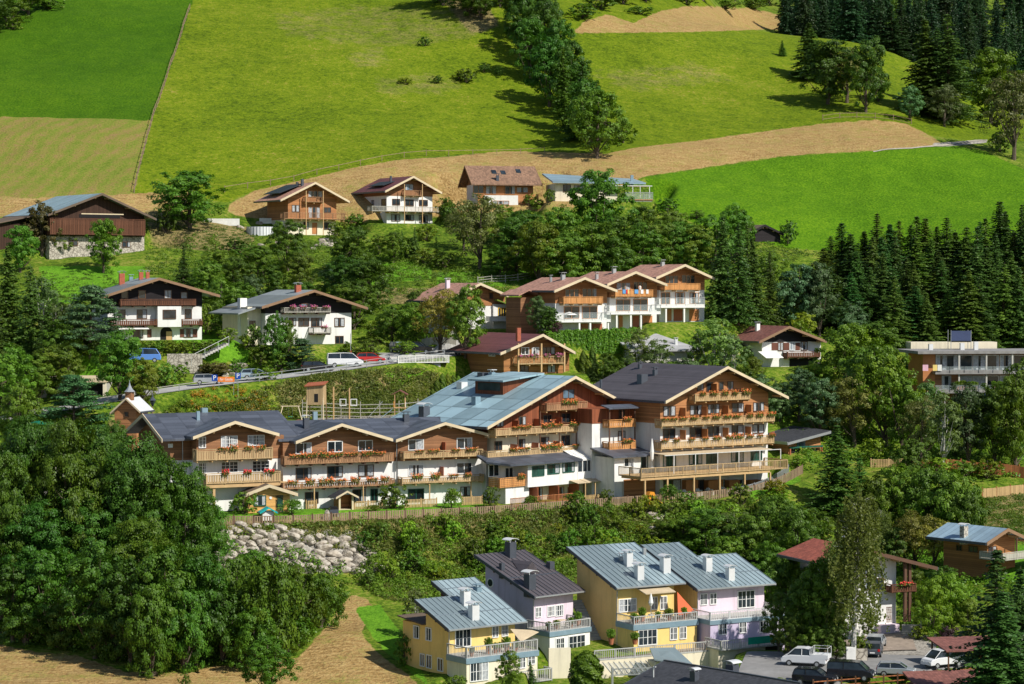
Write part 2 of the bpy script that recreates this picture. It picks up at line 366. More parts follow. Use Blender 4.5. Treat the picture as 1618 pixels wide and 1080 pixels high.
# roads and level places
ROAD = [P(*q) for q in ((-120,690,305),(-40,672,308),(60,652,312),(160,634,316),(230,621,319.5),(300,611,323),(360,604,326),(430,597,329),(500,588,332),(560,579,335.5),(620,571,339),(680,563,343),(740,556,348))]
carve_path(ROAD, 3.8, 2.6)
YARD = [P(*q) for q in ((640,572,340),(700,560,344),(700,547,350),(560,556,346))]
carve_poly([(q.x, q.y) for q in YARD], sum(q.z for q in YARD) / 4, 3)
PARK = [P(*q) for q in ((1170,1062,227),(1600,1085,217),(1560,1030,231),(1390,1020,240),(1290,1035,238),(1190,1030,238))]
zp = P(1350, 1050, 229).z
carve_poly([(q.x, q.y) for q in PARK], zp, 4)
carve_path([P(1560,1055,226), P(1700,1060,228)], 4, 4)
HP = [P(*q) for q in ((180,830,276),(340,830,276.5),(600,820,282.5),(760,808,288),(880,800,292),(1000,795,296),(1150,787,300.5),(1200,780,303),(1215,770,318),(960,770,315),(760,790,305),(600,790,302),(340,800,296),(180,800,290))]
carve_poly([(q.x, q.y) for q in HP], 12.4, 2.5)
FENCE = [P(*q) for q in ((338,829,273),(420,829.5,274.5),(480,828,275.5),(560,823,278),(660,819,281.2),(765,814,284.5),(900,804,289.6),(1000,797,293.8),(1120,789,298),(1190,780,301.5),(1228,768,305),(1250,757,308.5),(1268,747,313))]
carve_path(FENCE, 1.3, 1.8)
HP = [P(*q) for q in ((845,1080,232.6),(935,1080,233.1),(1060,1075,237.1),(1150,1070,240.5),(1150,1070,200),(830,1080,200))]
carve_poly([(q.x, q.y) for q in HP], .3, .8)
def carve_front(px, py, Y, yaw, W, dz=0.0):
    o = P(px, py, Y); e = Vector((math.cos(R(yaw)), math.sin(R(yaw)), 0)); n = Vector((e.y, -e.x, 0)) * 2.2; z = Vector((0, 0, dz)); carve_path([o + n + z - e, o + n + e * (W + 1) + z], 2.6, 3)
for q in ((78,410,404,36,19),(455.3,371,425,30,10),(611,353,433,33,10),(170.3,537,341,21,15),(419,544,347,30,14),(796,591,333,31,11),(877,521,346,29,10),(963,520,353,29,10),(1042,508,360,29,10),(716,519,356,28,12),(1204,579,352,25,12)): carve_front(*q)
HP = [P(*q) for q in ((712,323,437),(862,323,441),(880,318,455),(700,318,452))]
carve_poly([(q.x, q.y) for q in HP], P(790, 323, 438.5).z, 3)
HP = [P(*q) for q in ((868,318,433),(1045,318,436),(1050,318,450),(870,318,447))]
carve_poly([(q.x, q.y) for q in HP], P(930, 318, 435).z, 3)
carve_path([P(222,573,331), P(240,573,331)], 2.4, 1.5)
carve_path([Vector((P(725,1085,224.6).x, 224.6, .5)), Vector((P(862,1075,233.2).x, 233.2, .5))], 2.6, 1.5)
HP = [P(*q) for q in ((1180,1080,219),(1285,1080,218.6),(1430,1080,222.6),(1540,1060,226.6),(1720,1060,229),(1720,1060,195),(1180,1080,195))]
carve_poly([(q.x, q.y) for q in HP], 1.1, .8)
PLAY = [P(*q) for q in ((420,670,314),(560,668,314),(700,664,316),(700,652,321),(420,660,321))]
carve_poly([(q.x, q.y) for q in PLAY], P(560,663,317).z, 1.5)

TREES = []   # filled later
def ground_material():
    m, nt, b = newmat('ground')
    za = N(nt, 'ShaderNodeAttribute', attribute_name='zone_a'); zb = N(nt, 'ShaderNodeAttribute', attribute_name='zone_b')
    def ch(a):
        s = N(nt, 'ShaderNodeSeparateColor'); nt.links.new(a.outputs['Color'], s.inputs[0]); return list(s.outputs)[:3] + [a.outputs['Alpha']]
    A = ch(za); B = ch(zb)
    n_e = noise(nt, .35, 5, .7, 'Position')
    def mask(x, sharp=.12, amp=.5):
        v = math_(nt, 'ADD', x, math_(nt, 'MULTIPLY', math_(nt, 'SUBTRACT', n_e, .5), amp))
        mr = N(nt, 'ShaderNodeMapRange'); mr.inputs[1].default_value = .5 - sharp; mr.inputs[2].default_value = .5 + sharp
        nt.links.new(v, mr.inputs[0]); return mr.outputs[0]
    fine = noise(nt, 2.3, 3, .6, 'Position', stretch=(.7, 1.2, 1)); mid = noise(nt, .25, 6, .7, 'Position'); big = noise(nt, .035, 5, .6, 'Position')
    grain = noise(nt, 2.3, 2, .6, 'Position')
    def f(*w):
        o = 0.0
        for a, k in w: o = math_(nt, 'MULTIPLY_ADD', a, k, o)
        return math_(nt, 'MULTIPLY_ADD', o, 1.7, -.35)
    # rough meadow (default)
    v = f((fine, .45), (mid, .35), (big, .2))
    base = ramp(nt, v, [(.32, (.03, .06, .006)), (.44, (.075, .14, .010)), (.55, (.14, .21, .016)), (.68, (.27, .25, .06))])
    # pasture: olive green with tussocks and brown scars
    v = f((fine, .52), (mid, .28), (big, .30), (noise(nt, .8, 2, .6, 'Position'), .3)); v = math_(nt, 'SUBTRACT', v, .34)
    pas = ramp(nt, v, [(.26, (.05, .085, .003)), (.38, (.095, .15, .005)), (.52, (.135, .195, .006)), (.66, (.185, .225, .012)), (.78, (.30, .24, .06))])
    v = f((grain, .5), (mid, .25), (big, .25))
    fld = ramp(nt, v, [(.30, (.030, .085, .002)), (.5, (.050, .125, .003)), (.70, (.085, .17, .005))])
    v = f((grain, .55), (mid, .25), (big, .2))
    eme = ramp(nt, v, [(.30, (.045, .12, .002)), (.5, (.075, .18, .004)), (.70, (.13, .245, .007))])
    streak = noise(nt, .9, 3, .6, 'Position', stretch=(.5, 2.0, 1))
    v = f((streak, .35), (grain, .45), (mid, .2))
    straw = ramp(nt, v, [(.26, (.21, .125, .045)), (.43, (.31, .20, .075)), (.58, (.42, .285, .12)), (.74, (.50, .36, .165)), (.84, (.25, .22, .05))])
    straw = mixc(nt, ramp(nt, f((mid, .6), (grain, .4)), [(.5, (0, 0, 0)), (.72, (.75, .75, .75))]), straw, (.20, .205, .035))
    # mown field: curved swaths
    tc = N(nt, 'ShaderNodeNewGeometry'); mp = N(nt, 'ShaderNodeMapping'); mp.inputs['Rotation'].default_value = (0, 0, R(12))
    nt.links.new(tc.outputs['Position'], mp.inputs[0])
    wv = N(nt, 'ShaderNodeTexWave', wave_type='BANDS', bands_direction='X'); wv.inputs['Scale'].default_value = .09; wv.inputs['Distortion'].default_value = 14
    wv.inputs['Detail'].default_value = 3; wv.inputs['Detail Scale'].default_value = .25; nt.links.new(mp.outputs[0], wv.inputs[0])
    v = f((wv.outputs['Fac'], .07), (fine, .42), (mid, .27), (big, .30))
    mow = ramp(nt, v, [(.30, (.11, .17, .015)), (.48, (.17, .21, .03)), (.60, (.22, .20, .045)), (.75, (.27, .18, .075))])
    lawn = ramp(nt, f((grain, .4), (mid, .6)), [(.3, (.07, .19, .01)), (.7, (.15, .33, .02))])
    dry = ramp(nt, f((fine, .6), (mid, .4)), [(.3, (.06, .07, .02)), (.48, (.19, .16, .06)), (.65, (.33, .25, .11))])
    grav = ramp(nt, f((fine, .6), (mid, .4)), [(.3, (.22, .20, .17)), (.7, (.45, .42, .37))])
    c = base
    for mk, col, sh, am in ((B[0], pas, .12, .5), (A[0], fld, .1, .4), (A[1], mow, .12, .4), (A[2], straw, .14, .8), (A[3], eme, .12, .6), (B[1], lawn, .1, .3), (B[2], dry, .2, .8), (B[3], grav, .1, .3)):
        c = mixc(nt, mask(mk, sh, am), c, col)
    setc(nt, b, c); b.inputs['Roughness'].default_value = .95; b.inputs['Specular IOR Level'].default_value = .1
    bump(nt, b, math_(nt, 'ADD', fine, grain), .8, .3)
    MATS['ground'] = m
ZONES = dict(
 field=[[(-400,-200),(330,-200),(305,0),(275,90),(240,190),(100,186),(-400,180)]],
 mown=[[(-400,180),(100,186),(240,190),(225,245),(212,306),(60,312),(-400,300)]],
 straw=[[(358,335),(362,322),(400,302),(460,288),(520,274),(560,264),(630,252),(700,248),(800,238),(870,240),(960,242),(1010,232),(1100,222),(1200,208),(1300,195),(1380,189),(1430,194),(1470,214),(1492,228),(1400,236),(1240,246),(1100,266),(1020,278),(960,300),(900,330),(700,340),(560,350),(400,345)],
        [(-400,300),(60,312),(212,306),(300,300),(310,330),(240,345),(60,342),(-400,340)],
        [(905,52),(925,32),(960,22),(1000,36),(1040,18),(1090,9),(1180,12),(1230,22),(1264,44),(1100,50)],
        [(-400,1015),(0,1018),(60,1030),(120,1035),(200,1062),(290,1062),(350,1050),(470,1040),(520,985),(540,955),(555,940),(580,945),(592,962),(570,1000),(600,1035),(640,1062),(680,1100),(400,1300),(-400,1300)]],
 emerald=[[(1018,279),(1100,268),(1240,247),(1400,237),(1500,228),(1560,240),(1618,268),(1950,300),(1950,440),(1618,420),(1400,400),(1240,392),(1120,360),(1040,330)]],
 pasture=[[(330,-200),(305,0),(275,90),(240,190),(212,306),(358,320),(400,302),(520,274),(630,252),(800,238),(960,242),(1200,208),(1380,189),(1470,214),(1560,225),(1700,220),(1700,-100),(1400,60),(1262,40),(1100,-60),(900,-200)]],
 lawn=[[(250,520),(325,505),(400,545),(390,575),(320,570)],[(70,560),(150,565),(160,600),(80,600)],[(1380,820),(1460,800),(1480,850),(1400,860)],[(1440,870),(1620,860),(1620,920),(1440,900)],[(340,800),(760,785),(770,815),(340,825)],
       [(560,960),(600,955),(640,1010),(680,1085),(610,1030),(585,1000)],[(600,590),(690,590),(690,640),(620,620)],[(690,430),(860,425),(860,450),(690,455)],[(540,420),(680,410),(680,440),(540,455)],[(60,420),(230,420),(230,470),(80,480)],[(1180,770),(1260,745),(1265,760),(1190,790)],[(1440,1005),(1500,1005),(1500,1030),(1430,1030)]],
 scar=[[(535,84),(600,72),(632,100),(560,116)],[(580,122),(690,108),(755,135),(700,155),(590,152)],[(420,20),(560,4),(720,10),(770,60),(640,78),(520,72),(450,60)],[(900,110),(1100,90),(1180,130),(1000,150)]],
 dry=[[(230,330),(400,360),(400,400),(240,390)],[(440,605),(600,590),(630,600),(600,640),(440,650)],[(1560,780),(1640,780),(1640,840),(1540,840)],[(600,455),(700,455),(700,480),(590,480)],[(700,0),(760,-10),(790,40),(745,55)],[(170,660),(260,650),(260,700),(170,700)],[(340,820),(560,815),(900,800),(900,830),(560,850),(340,835)]],
 gravel=[[(345,838),(455,836),(560,842),(598,870),(592,900),(540,904),(350,903)],[(500,660),(700,650),(700,675),(480,675)],[(1560,225),(1480,232),(1470,226),(1560,220)],[(0,740),(300,740),(330,930),(0,930)],[(1290,985),(1480,1000),(1480,1045),(1290,1045)]],
)
def make_ground():
    PX, PY = proj(TX, TY, TZ)
    def soft(polys, y0=0, y1=2000, blur=1):
        m = np.zeros(TZ.shape)
        for p_ in polys: m = np.maximum(m, inpoly(PX, PY, p_).astype(float))
        m *= (TY >= y0) & (TY <= y1)
        for _ in range(blur):
            q = np.pad(m, 1, 'edge'); m = (q[1:-1, 1:-1] * 2 + q[:-2, 1:-1] + q[2:, 1:-1] + q[1:-1, :-2] + q[1:-1, 2:]) / 6
        return m
    Zs = ZONES
    a = np.stack([soft(Zs['field'], 400), soft(Zs['mown'], 400), np.maximum(soft(Zs['straw'][:3], 400), soft(Zs['straw'][3:], 100, 268)), soft(Zs['emerald'], 420)], -1)
    bb = np.stack([soft(Zs['pasture'], 410, 760), soft(Zs['lawn'], 200, 430), np.maximum(soft(Zs['dry'], 230, 600, 3), soft(Zs['scar'], 400, 700, 14) * .40), soft(Zs['gravel'], 200, 600, 2)], -1)
    ny, nx = TZ.shape
    idx = np.arange(ny * nx).reshape(ny, nx)
    Q = np.stack([idx[:-1, :-1], idx[:-1, 1:], idx[1:, 1:], idx[1:, :-1]], -1).reshape(-1, 4)
    me = fast_mesh('ground', np.stack([TX, TY, TZ], -1).reshape(-1, 3), Q, ['ground'], smooth=True)
    for nm, arr in (('zone_a', a), ('zone_b', bb)):
        at = me.attributes.new(nm, 'FLOAT_COLOR', 'POINT'); at.data.foreach_set('color', arr.reshape(-1).astype(np.float32))
    o = bpy.data.objects.new('ground', me); link(o); tag(o, kind='structure')
ground_material()
make_ground()

def patch(name, A, Bp, nu, nv, mat, lift=.07):
    """sheet laid on the ground between two world polylines A and B"""
    def samp(L, t):
        d = [0]
        for a, b in zip(L[:-1], L[1:]): d.append(d[-1] + (b - a).length)
        s = t * d[-1]
        for i in range(len(L) - 1):
            if s <= d[i + 1] or i == len(L) - 2: return L[i].lerp(L[i + 1], min(1, (s - d[i]) / max(1e-6, d[i + 1] - d[i])))
    mb = MB()
    for i in range(nu + 1):
        a = samp(A, i / nu); b = samp(Bp, i / nu)
        for j in range(nv + 1):
            q = a.lerp(b, j / nv); mb.v.append((q.x, q.y, hz(q.x, q.y) + lift))
    for i in range(nu):
        for j in range(nv):
            k = i * (nv + 1) + j; mb.f.append((k, k + 1, k + nv + 2, k + nv + 1)); mb.mi.append(0)
    return mb.build(name, mat)
def offset_line(L, d):
    out = []
    for i, q in enumerate(L):
        t = (L[min(i + 1, len(L) - 1)] - L[max(i - 1, 0)]); t.z = 0; t.normalize()
        out.append(q + Vector((-t.y, t.x, 0)) * d)
    return out
m_plain('asphalt', (.42, .41, .39), .9, 0, .25, .6); m_plain('asphalt_dark', (.25, .245, .24), .9, 0, .25, .6); m_plain('paving', (.30, .24, .19), .9, 0, .3, 1.5); m_plain('footpath', (.42, .38, .31), .9, 0, .3, 1.5)
tag(patch('road', offset_line(ROAD, -3.2), offset_line(ROAD, 3.6), 160, 8, 'asphalt'), kind='structure')
tag(patch('parking_lot', [YARD[3], YARD[2]], [YARD[0], YARD[1]], 16, 10, 'asphalt', .10), kind='structure')
tag(patch('village_street', [P(1165,1068,224), P(1300,1080,219.8), P(1430,1080,223.6), P(1540,1060,227.6), P(1640,1080,229.5)], [P(1180,1035,237), P(1300,1038,236.5), P(1460,1030,234), P(1640,1040,232)], 60, 18, 'asphalt_dark', .08), kind='structure')

# ------------------------------------------------------------------ buildings
ORD = ['first', 'second', 'third', 'fourth', 'fifth', 'sixth', 'seventh', 'eighth', 'ninth', 'tenth', 'eleventh', 'twelfth', 'thirteenth', 'fourteenth']
class Bld:
    """origin = a front corner on the ground; u along the front to the right, v into the depth, z up"""
    def __init__(s, name, label, cat, px, py, Y, yaw, c=None, group=None):
        s.c = c or (0, 0, 1); s.o = P(*s.cv(px, py), Y); s.yaw = R(yaw)
        s.root = empty(name, s.o, s.yaw, label, cat, group)
        s.Mi = (Matrix.Translation(s.o) @ Matrix.Rotation(s.yaw, 4, 'Z')).inverted(); s.Mw = s.Mi.inverted()
        s.c0 = s.Mi @ Vector((0, 0, CZ))
    def cv(s, x, y): return s.c[0] + x / s.c[2], s.c[1] + y / s.c[2]
    def d(s, x, y): return s.Mi.to_3x3() @ ray(*s.cv(x, y))
    def fr(s, x, y, v=0.0):
        r = s.d(x, y); q = s.c0 + r * ((v - s.c0.y) / r.y); return q.x, q.z
    def sd(s, x, y, u=0.0):
        r = s.d(x, y); q = s.c0 + r * ((u - s.c0.x) / r.x); return q.y, q.z
    def fl(s, x, y, z=0.0):
        r = s.d(x, y); q = s.c0 + r * ((z - s.c0.z) / r.z); return q.x, q.y
    def pl(s, x, y, p0, n):
        r = s.d(x, y); n = Vector(n); q = s.c0 + r * ((Vector(p0) - s.c0).dot(n) / r.dot(n)); return q
    def W(s, u, v, z): return s.Mw @ Vector((u, v, z))
    # ---- parts
    def box(s, name, mat, *b): return MB().box(*b).build(name, mat, s.root)
    def prof_z(s, u, prof):
        for (a, za), (b, zb) in zip(prof[:-1], prof[1:]):
            if a - 1e-6 <= u <= b + 1e-6: return za + (zb - za) * (u - a) / (b - a)
        return prof[0][1] if u < prof[0][0] else prof[-1][1]
    def gable(s, prof, v0, v1, mat, th=.26, trim='trim_light', trim_h=.34, purlins=True, back_trim=False, soffit='beam_wood'):
        """roof swept along v from a front outline [(u,z)...] of its top surface"""
        mb = MB(); mb.uz(prof + [(u, z - th) for u, z in prof[::-1]], v0, v1); rf = mb.build('roof', mat, s.root)
        mb = MB(); mb.uz([(u, z + .03) for u, z in prof] + [(u, z - trim_h) for u, z in prof[::-1]], v0 - .10, v0 - .004); mb.build('verge_board', trim, rf)
        for e, sg in ((0, -1), (-1, 1)):
            u, z = prof[e]; MB().box(min(u + sg * .01, u + sg * .15), max(u + sg * .01, u + sg * .15), v0, v1, z - th - .06, z - .02).build('gutter', 'metal_dark', rf)
        if purlins:
            for (a, za), (b, zb) in zip(prof[:-1], prof[1:]):
                for t in (.12, .5, .88):
                    u = a + (b - a) * t; z = za + (zb - za) * t - th - .02; MB().box(u - .1, u + .1, v0 + .05, .0, z - .24, z).build('purlin', soffit, rf)
        return rf
    def wallbody(s, prof, u0, u1, v0, v1, z0, zsplit, lower, upper, th=.26, gap=.02):
        """plastered storeys up to zsplit, then boarded gable up to the underside of the roof"""
        s.zsplit = zsplit if (lower and upper) else (None if not upper else z0 - 9)
        pts = [(u0, s.prof_z(u0, prof) - th - gap)] + [(u, z - th - gap) for u, z in prof if u0 < u < u1] + [(u1, s.prof_z(u1, prof) - th - gap)]
        if lower and zsplit > z0: s.box('wall', lower, u0, u1, v0, v1, z0 - 3.5, zsplit)
        if upper:
            mb = MB(); zb = max(zsplit, z0) if lower else z0 - 3.5
            mb.uz([(u0 - .04, zb)] + [(u0 - .04, pts[0][1])] + pts[1:-1] + [(u1 + .04, pts[-1][1]), (u1 + .04, zb)], v0 - .05, v1 + .05); mb.build('boarding', upper, s.root)
    def win(s, x0, y0, x1, y1, v=0.0, fr='frame_white', gl='glass', side=False, u=0.0, sash=2, bars=0, proud=.07, fw=.09, lab=None, name='window'):
        """window measured by its photo box, on the front plane v (or the side plane u)"""
        xm, ym = (x0 + x1) / 2, (y0 + y1) / 2
        if not side and getattr(s, 'zsplit', None) is not None and abs(v) < .06:
            v = -.055 if s.fr(xm, ym)[1] > s.zsplit else 0.0
        if side and getattr(s, 'zsplit', None) is not None and abs(u) < .06: u = -.045 if s.sd(xm, ym)[1] > s.zsplit else 0.0
        if side:
            a = s.sd(x0, ym, u)[0]; b = s.sd(x1, ym, u)[0]; z0 = s.sd(xm, y1, u)[1]; z1 = s.sd(xm, y0, u)[1]; a, b = min(a, b), max(a, b)
        else:
            a = s.fr(x0, ym, v)[0]; b = s.fr(x1, ym, v)[0]; z0 = s.fr(xm, y1, v)[1]; z1 = s.fr(xm, y0, v)[1]
        return s.winm(a, b, z0, z1, v, fr, gl, side, u, sash, bars, proud, fw, lab, name)
    def winm(s, a, b, z0, z1, v=0.0, fr='frame_white', gl='glass', side=False, u=0.0, sash=2, bars=0, proud=.07, fw=.09, lab=None, name='window'):
        mb = MB()
        def bx(m, p, q, r, t, d0, d1):
            if side: m.box(u - d1, u - d0, p, q, r, t)
            else: m.box(p, q, v - d1, v - d0, r, t)
        bx(mb, a - fw, a, z0 - fw, z1 + fw, .0, proud); bx(mb, b, b + fw, z0 - fw, z1 + fw, .0, proud)
        bx(mb, a, b, z1, z1 + fw, .0, proud); bx(mb, a, b, z0 - fw, z0, .0, proud + .04)
        for k in range(1, sash):
            c = a + (b - a) * k / sash; bx(mb, c - .045, c + .045, z0, z1, .02, proud - .01)
        if bars:
            for k in range(1, bars + 1):
                zz = z0 + (z1 - z0) * k / (bars + 1); bx(mb, a, b, zz - .02, zz + .02, .02, proud - .02)
            for k in range(sash):
                c = a + (b - a) * (k + .5) / sash; bx(mb, c - .02, c + .02, z0, z1, .02, proud - .02)
        wo = mb.build(name, fr, s.root)
        if lab: wo['label'] = lab
        g = MB(); bx(g, a, b, z0, z1, .003, .015); g.build('pane', gl, wo)
        rr = random.random()
        if b - a > .8 and rr < .55:      # drawn curtain beside the glass
            h = (b - a) * (.18 + .25 * random.random())
            for k in ((0, 1) if rr < .3 else (1,)):
                g = MB(); bx(g, a if k == 0 else b - h, a + h if k == 0 else b, z0 + .02, z1, .0155, .019); g.build('curtain', 'curtain', wo)
        return wo
    def panel(s, x0, y0, x1, y1, mat, v=0.0, name='shutter', d=.05, lab=None):
        xm, ym = (x0 + x1) / 2, (y0 + y1) / 2
        o = s.box(name, mat, s.fr(x0, ym, v)[0], s.fr(x1, ym, v)[0], v - d, v - .003, s.fr(xm, y1, v)[1], s.fr(xm, y0, v)[1])
        if lab: o['label'] = lab
        return o
    def balcony(s, x0, x1, yt, yb, v=-1.3, vb=0.0, rail='rail_light', deck='beam_wood', style='boards', brackets=True, xm=None, side_l=True, side_r=True, posts=None, lab=None):
        xm = (x0 + x1) / 2 if xm is None else xm
        u0 = s.fr(x0, (yt + yb) / 2, v)[0]; u1 = s.fr(x1, (yt + yb) / 2, v)[0]
        zt = s.fr(xm, yt, v)[1]; zb = s.fr(xm, yb, v)[1]
        return s.balm(u0, u1, zt, zb, v, vb, rail, deck, style, brackets, side_l, side_r, lab)
    def balm(s, u0, u1, zt, zb, v=-1.3, vb=0.0, rail='rail_light', deck='beam_wood', style='boards', brackets=True, side_l=True, side_r=True, lab=None):
        mb = MB(); mb.box(u0, u1, v + .02, vb - .003, zb, zb + .16)
        if brackets:
            n = max(2, int((u1 - u0) / 1.7))
            for k in range(n + 1):
                u = u0 + .15 + (u1 - u0 - .3) * k / n; mb.box(u - .08, u + .08, v + .12, vb - .003, zb - .22, zb - .002)
        b = mb.build('balcony', deck, s.root)
        if lab: b['label'] = lab
        zr = zt; zd = zb + .05; r = MB()
        def run(p, q, fixed, isx):
            L = q - p
            def bx(a, c, z0, z1, d0, d1):
                if isx: r.box(a, c, fixed + d0, fixed + d1, z0, z1)
                else: r.box(fixed + d0, fixed + d1, a, c, z0, z1)
            bx(p, q, zr - .09, zr, -.05, .07)
            if style == 'glass':
                n = max(1, int(L / 1.6))
                for k in range(n + 1): c = p + .03 + (L - .06) * k / n; bx(c - .025, c + .025, zd - .1, zr - .09, 0, .05)
                return
            bx(p, q, zd, zd + .12, -.03, .05)
            n = max(1, int(L / 2.2))
            for k in range(n + 1):
                c = p + .06 + (L - .12) * k / n; bx(c - .055, c + .055, zd - .05, zr - .005, -.035, .055)
            if style == 'boards':
                n = max(2, int(L / .30)); wd = L / n
                for k in range(n): bx(p + wd * k + .03, p + wd * (k + 1) - .03, zd + .1, zr - .2, 0, .035)
                bx(p, q, zr - .3, zr - .2, -.02, .045)
            elif style == 'bars':
                n = max(2, int(L / .22)); wd = L / n
                for k in range(n): bx(p + wd * (k + .5) - .03, p + wd * (k + .5) + .03, zd + .1, zr - .09, 0, .03)
            elif style == 'planks':
                for k in range(4): z = zd + .16 + (zr - zd - .3) * k / 4; bx(p, q, z, z + (zr - zd) * .16, 0, .035)
            elif style == 'solid':
                bx(p, q, zd + .1, zr - .09, .005, .04)
        run(u0, u1, v, True)
        if side_l: run(v + .08, vb - .01, u0, False)
        if side_r: run(v + .08, vb - .01, u1 - .05, False)
        mt = {'glass': 'metal_grey'}.get(style, rail)
        rl = r.build('railing', mt, b)
        if style == 'glass':
            g = MB(); g.box(u0 + .04, u1 - .04, v + .015, v + .03, zd + .05, zr - .12)
            if side_l: g.box(u0 + .015, u0 + .03, v + .08, vb - .05, zd + .05, zr - .12)
            g.build('glass_panel', 'railglass', b)
        return (u0, u1, zt, zb, v)
    def chimney(s, x, yb, w, yt, plane, mat='metal_dark', cap='arch', d=None, capmat='metal_white', lab=None):
        """x, yb: where it leaves the roof; w: width in photo units; plane = (point, normal) of the roof"""
        q = s.pl(x, yb, *plane); r = s.d(x, yb); a = s.pl(x - w / 2, yb, (0, q.y, 0), (0, 1, 0)); b_ = s.pl(x + w / 2, yb, (0, q.y, 0), (0, 1, 0))
        wu = (b_.x - a.x) * .62; d = d or wu * .9; t = s.pl(x, yt, (0, q.y, 0), (0, 1, 0)).z
        mb = MB().box(q.x - wu / 2, q.x + wu / 2, q.y - d / 2, q.y + d / 2, q.z - .9, t - (.35 if cap else 0)); c = mb.build('chimney', mat, s.root)
        if lab: c['label'] = lab
        if cap == 'arch':
            m = MB(); R_ = wu * .78
            for k in (-1, 1):
                for j in (-1, 1): m.box(q.x + k * wu * .42 - .03, q.x + k * wu * .42 + .03, q.y + j * d * .42 - .03, q.y + j * d * .42 + .03, t - .36, t - .12)
            pts = [(q.x + R_ * math.cos(math.pi * (.12 + .76 * i / 8)), t - .25 + R_ * .42 * math.sin(math.pi * (.12 + .76 * i / 8))) for i in range(9)]
            m.uz([(a_, z_ + .04) for a_, z_ in pts] + pts[::-1], q.y - d * .75, q.y + d * .75); m.build('chimney_cap', capmat, c)
        elif cap == 'flat':
            m = MB(); m.box(q.x - wu * .75, q.x + wu * .75, q.y - d * .75, q.y + d * .75, t - .08, t)
            for k in (-1, 1): m.box(q.x + k * wu * .4 - .03, q.x + k * wu * .4 + .03, q.y - .05, q.y + .05, t - .36, t - .08)
            m.build('chimney_cap', capmat, c)
        return c
    def post(s, x, y0, y1, v, w=.16, mat='beam_wood', name='post', zb=None):
        u, z0 = s.fr(x, y0, v); z1 = s.fr(x, y1, v)[1]
        return s.box(name, mat, u - w / 2, u + w / 2, v - w / 2, v + w / 2, z0 if zb is None else zb, z1)
    def slab(s, name, mat, P4, th=.12, parent=None):
        """sloping sheet through four (u,v,z) corners"""
        return MB().ext(P4, (0, 0, -th)).build(name, mat, parent or s.root)
def slope_plane(prof, i, b=None):
    (a, za), (c, zc) = prof[i], prof[i + 1]
    n = Vector((-(zc - za), 0, (c - a))).normalized(); return ((a, 0, za), n)
m, nt, b = newmat('railglass'); setc(nt, b, (.5, .58, .58)); b.inputs['Roughness'].default_value = .05
tr = N(nt, 'ShaderNodeBsdfTransparent'); mx = N(nt, 'ShaderNodeMixShader'); mx.inputs[0].default_value = .16
nt.links.new(tr.outputs[0], mx.inputs[1]); nt.links.new(b.outputs[0], mx.inputs[2]); nt.links.new(mx.outputs[0], nt.nodes['Material Output'].inputs[0]); MATS['railglass'] = m

# leaf quads used by flowers, shrubs and trees
def quads(C, Nn, S, asp=1.0, up=None):
    """C centres, Nn normals, S sizes -> vertex and quad arrays"""
    n = len(C); r = rng.normal(size=(n, 3)) if up is None else up + rng.normal(size=(n, 3)) * .25
    t = np.cross(Nn, r); t /= np.linalg.norm(t, axis=1, keepdims=True) + 1e-9
    b_ = np.cross(Nn, t); b_ /= np.linalg.norm(b_, axis=1, keepdims=True) + 1e-9
    S = np.asarray(S).reshape(-1, 1) * .5; a = b_ * S * asp; t = t * S
    V = np.stack([C - a, C + t * .8, C + a, C - t * .8], 1).reshape(-1, 3)
    return V, np.arange(4 * n).reshape(n, 4)
def nrm(a): return a / (np.linalg.norm(a, axis=1, keepdims=True) + 1e-9)
m_leaf('leaf_flower', (.04, .10, .01), (.09, .17, .02), (.2, .26, .04), .25)
m_plain('blossom_orange', (.72, .19, .05), .6, 0, .4, 9); m_plain('blossom_red', (.75, .03, .04), .6, 0, .3, 9); m_plain('blossom_pink', (.6, .12, .3), .6, 0, .3, 9)
def flower_tpl(L, kind):
    root = MB().box(-L / 2, L / 2, -.12, .12, -.16, .06).build('flower_box', 'trim_brown')
    n = int(150 * L); C = np.stack([(rng.random(n) - .5) * (L + .2), rng.normal(size=n) * .14 - .06, rng.normal(size=n) * .13 + .10 - .12 * rng.random(n)], 1)
    Nn = nrm(rng.normal(size=(n, 3)) + np.array([0, -.6, .8])); V, Q = quads(C, Nn, .13 + .08 * rng.random(n))
    o = bpy.data.objects.new('foliage', fast_mesh('foliage', V, Q, ['leaf_flower'])); link(o, root)
    n = int(85 * L); C = np.stack([(rng.random(n) ** .8 - .5) * (L + .35), rng.normal(size=n) * .16 - .10, rng.normal(size=n) * .12 + .17], 1)
    Nn = nrm(rng.normal(size=(n, 3)) * .6 + np.array([0, -.7, .8])); V, Q = quads(C, Nn, .11 + .09 * rng.random(n))
    o = bpy.data.objects.new('blossoms', fast_mesh('blossoms', V, Q, ['blossom_' + kind])); link(o, root)
    return root
FT = {}
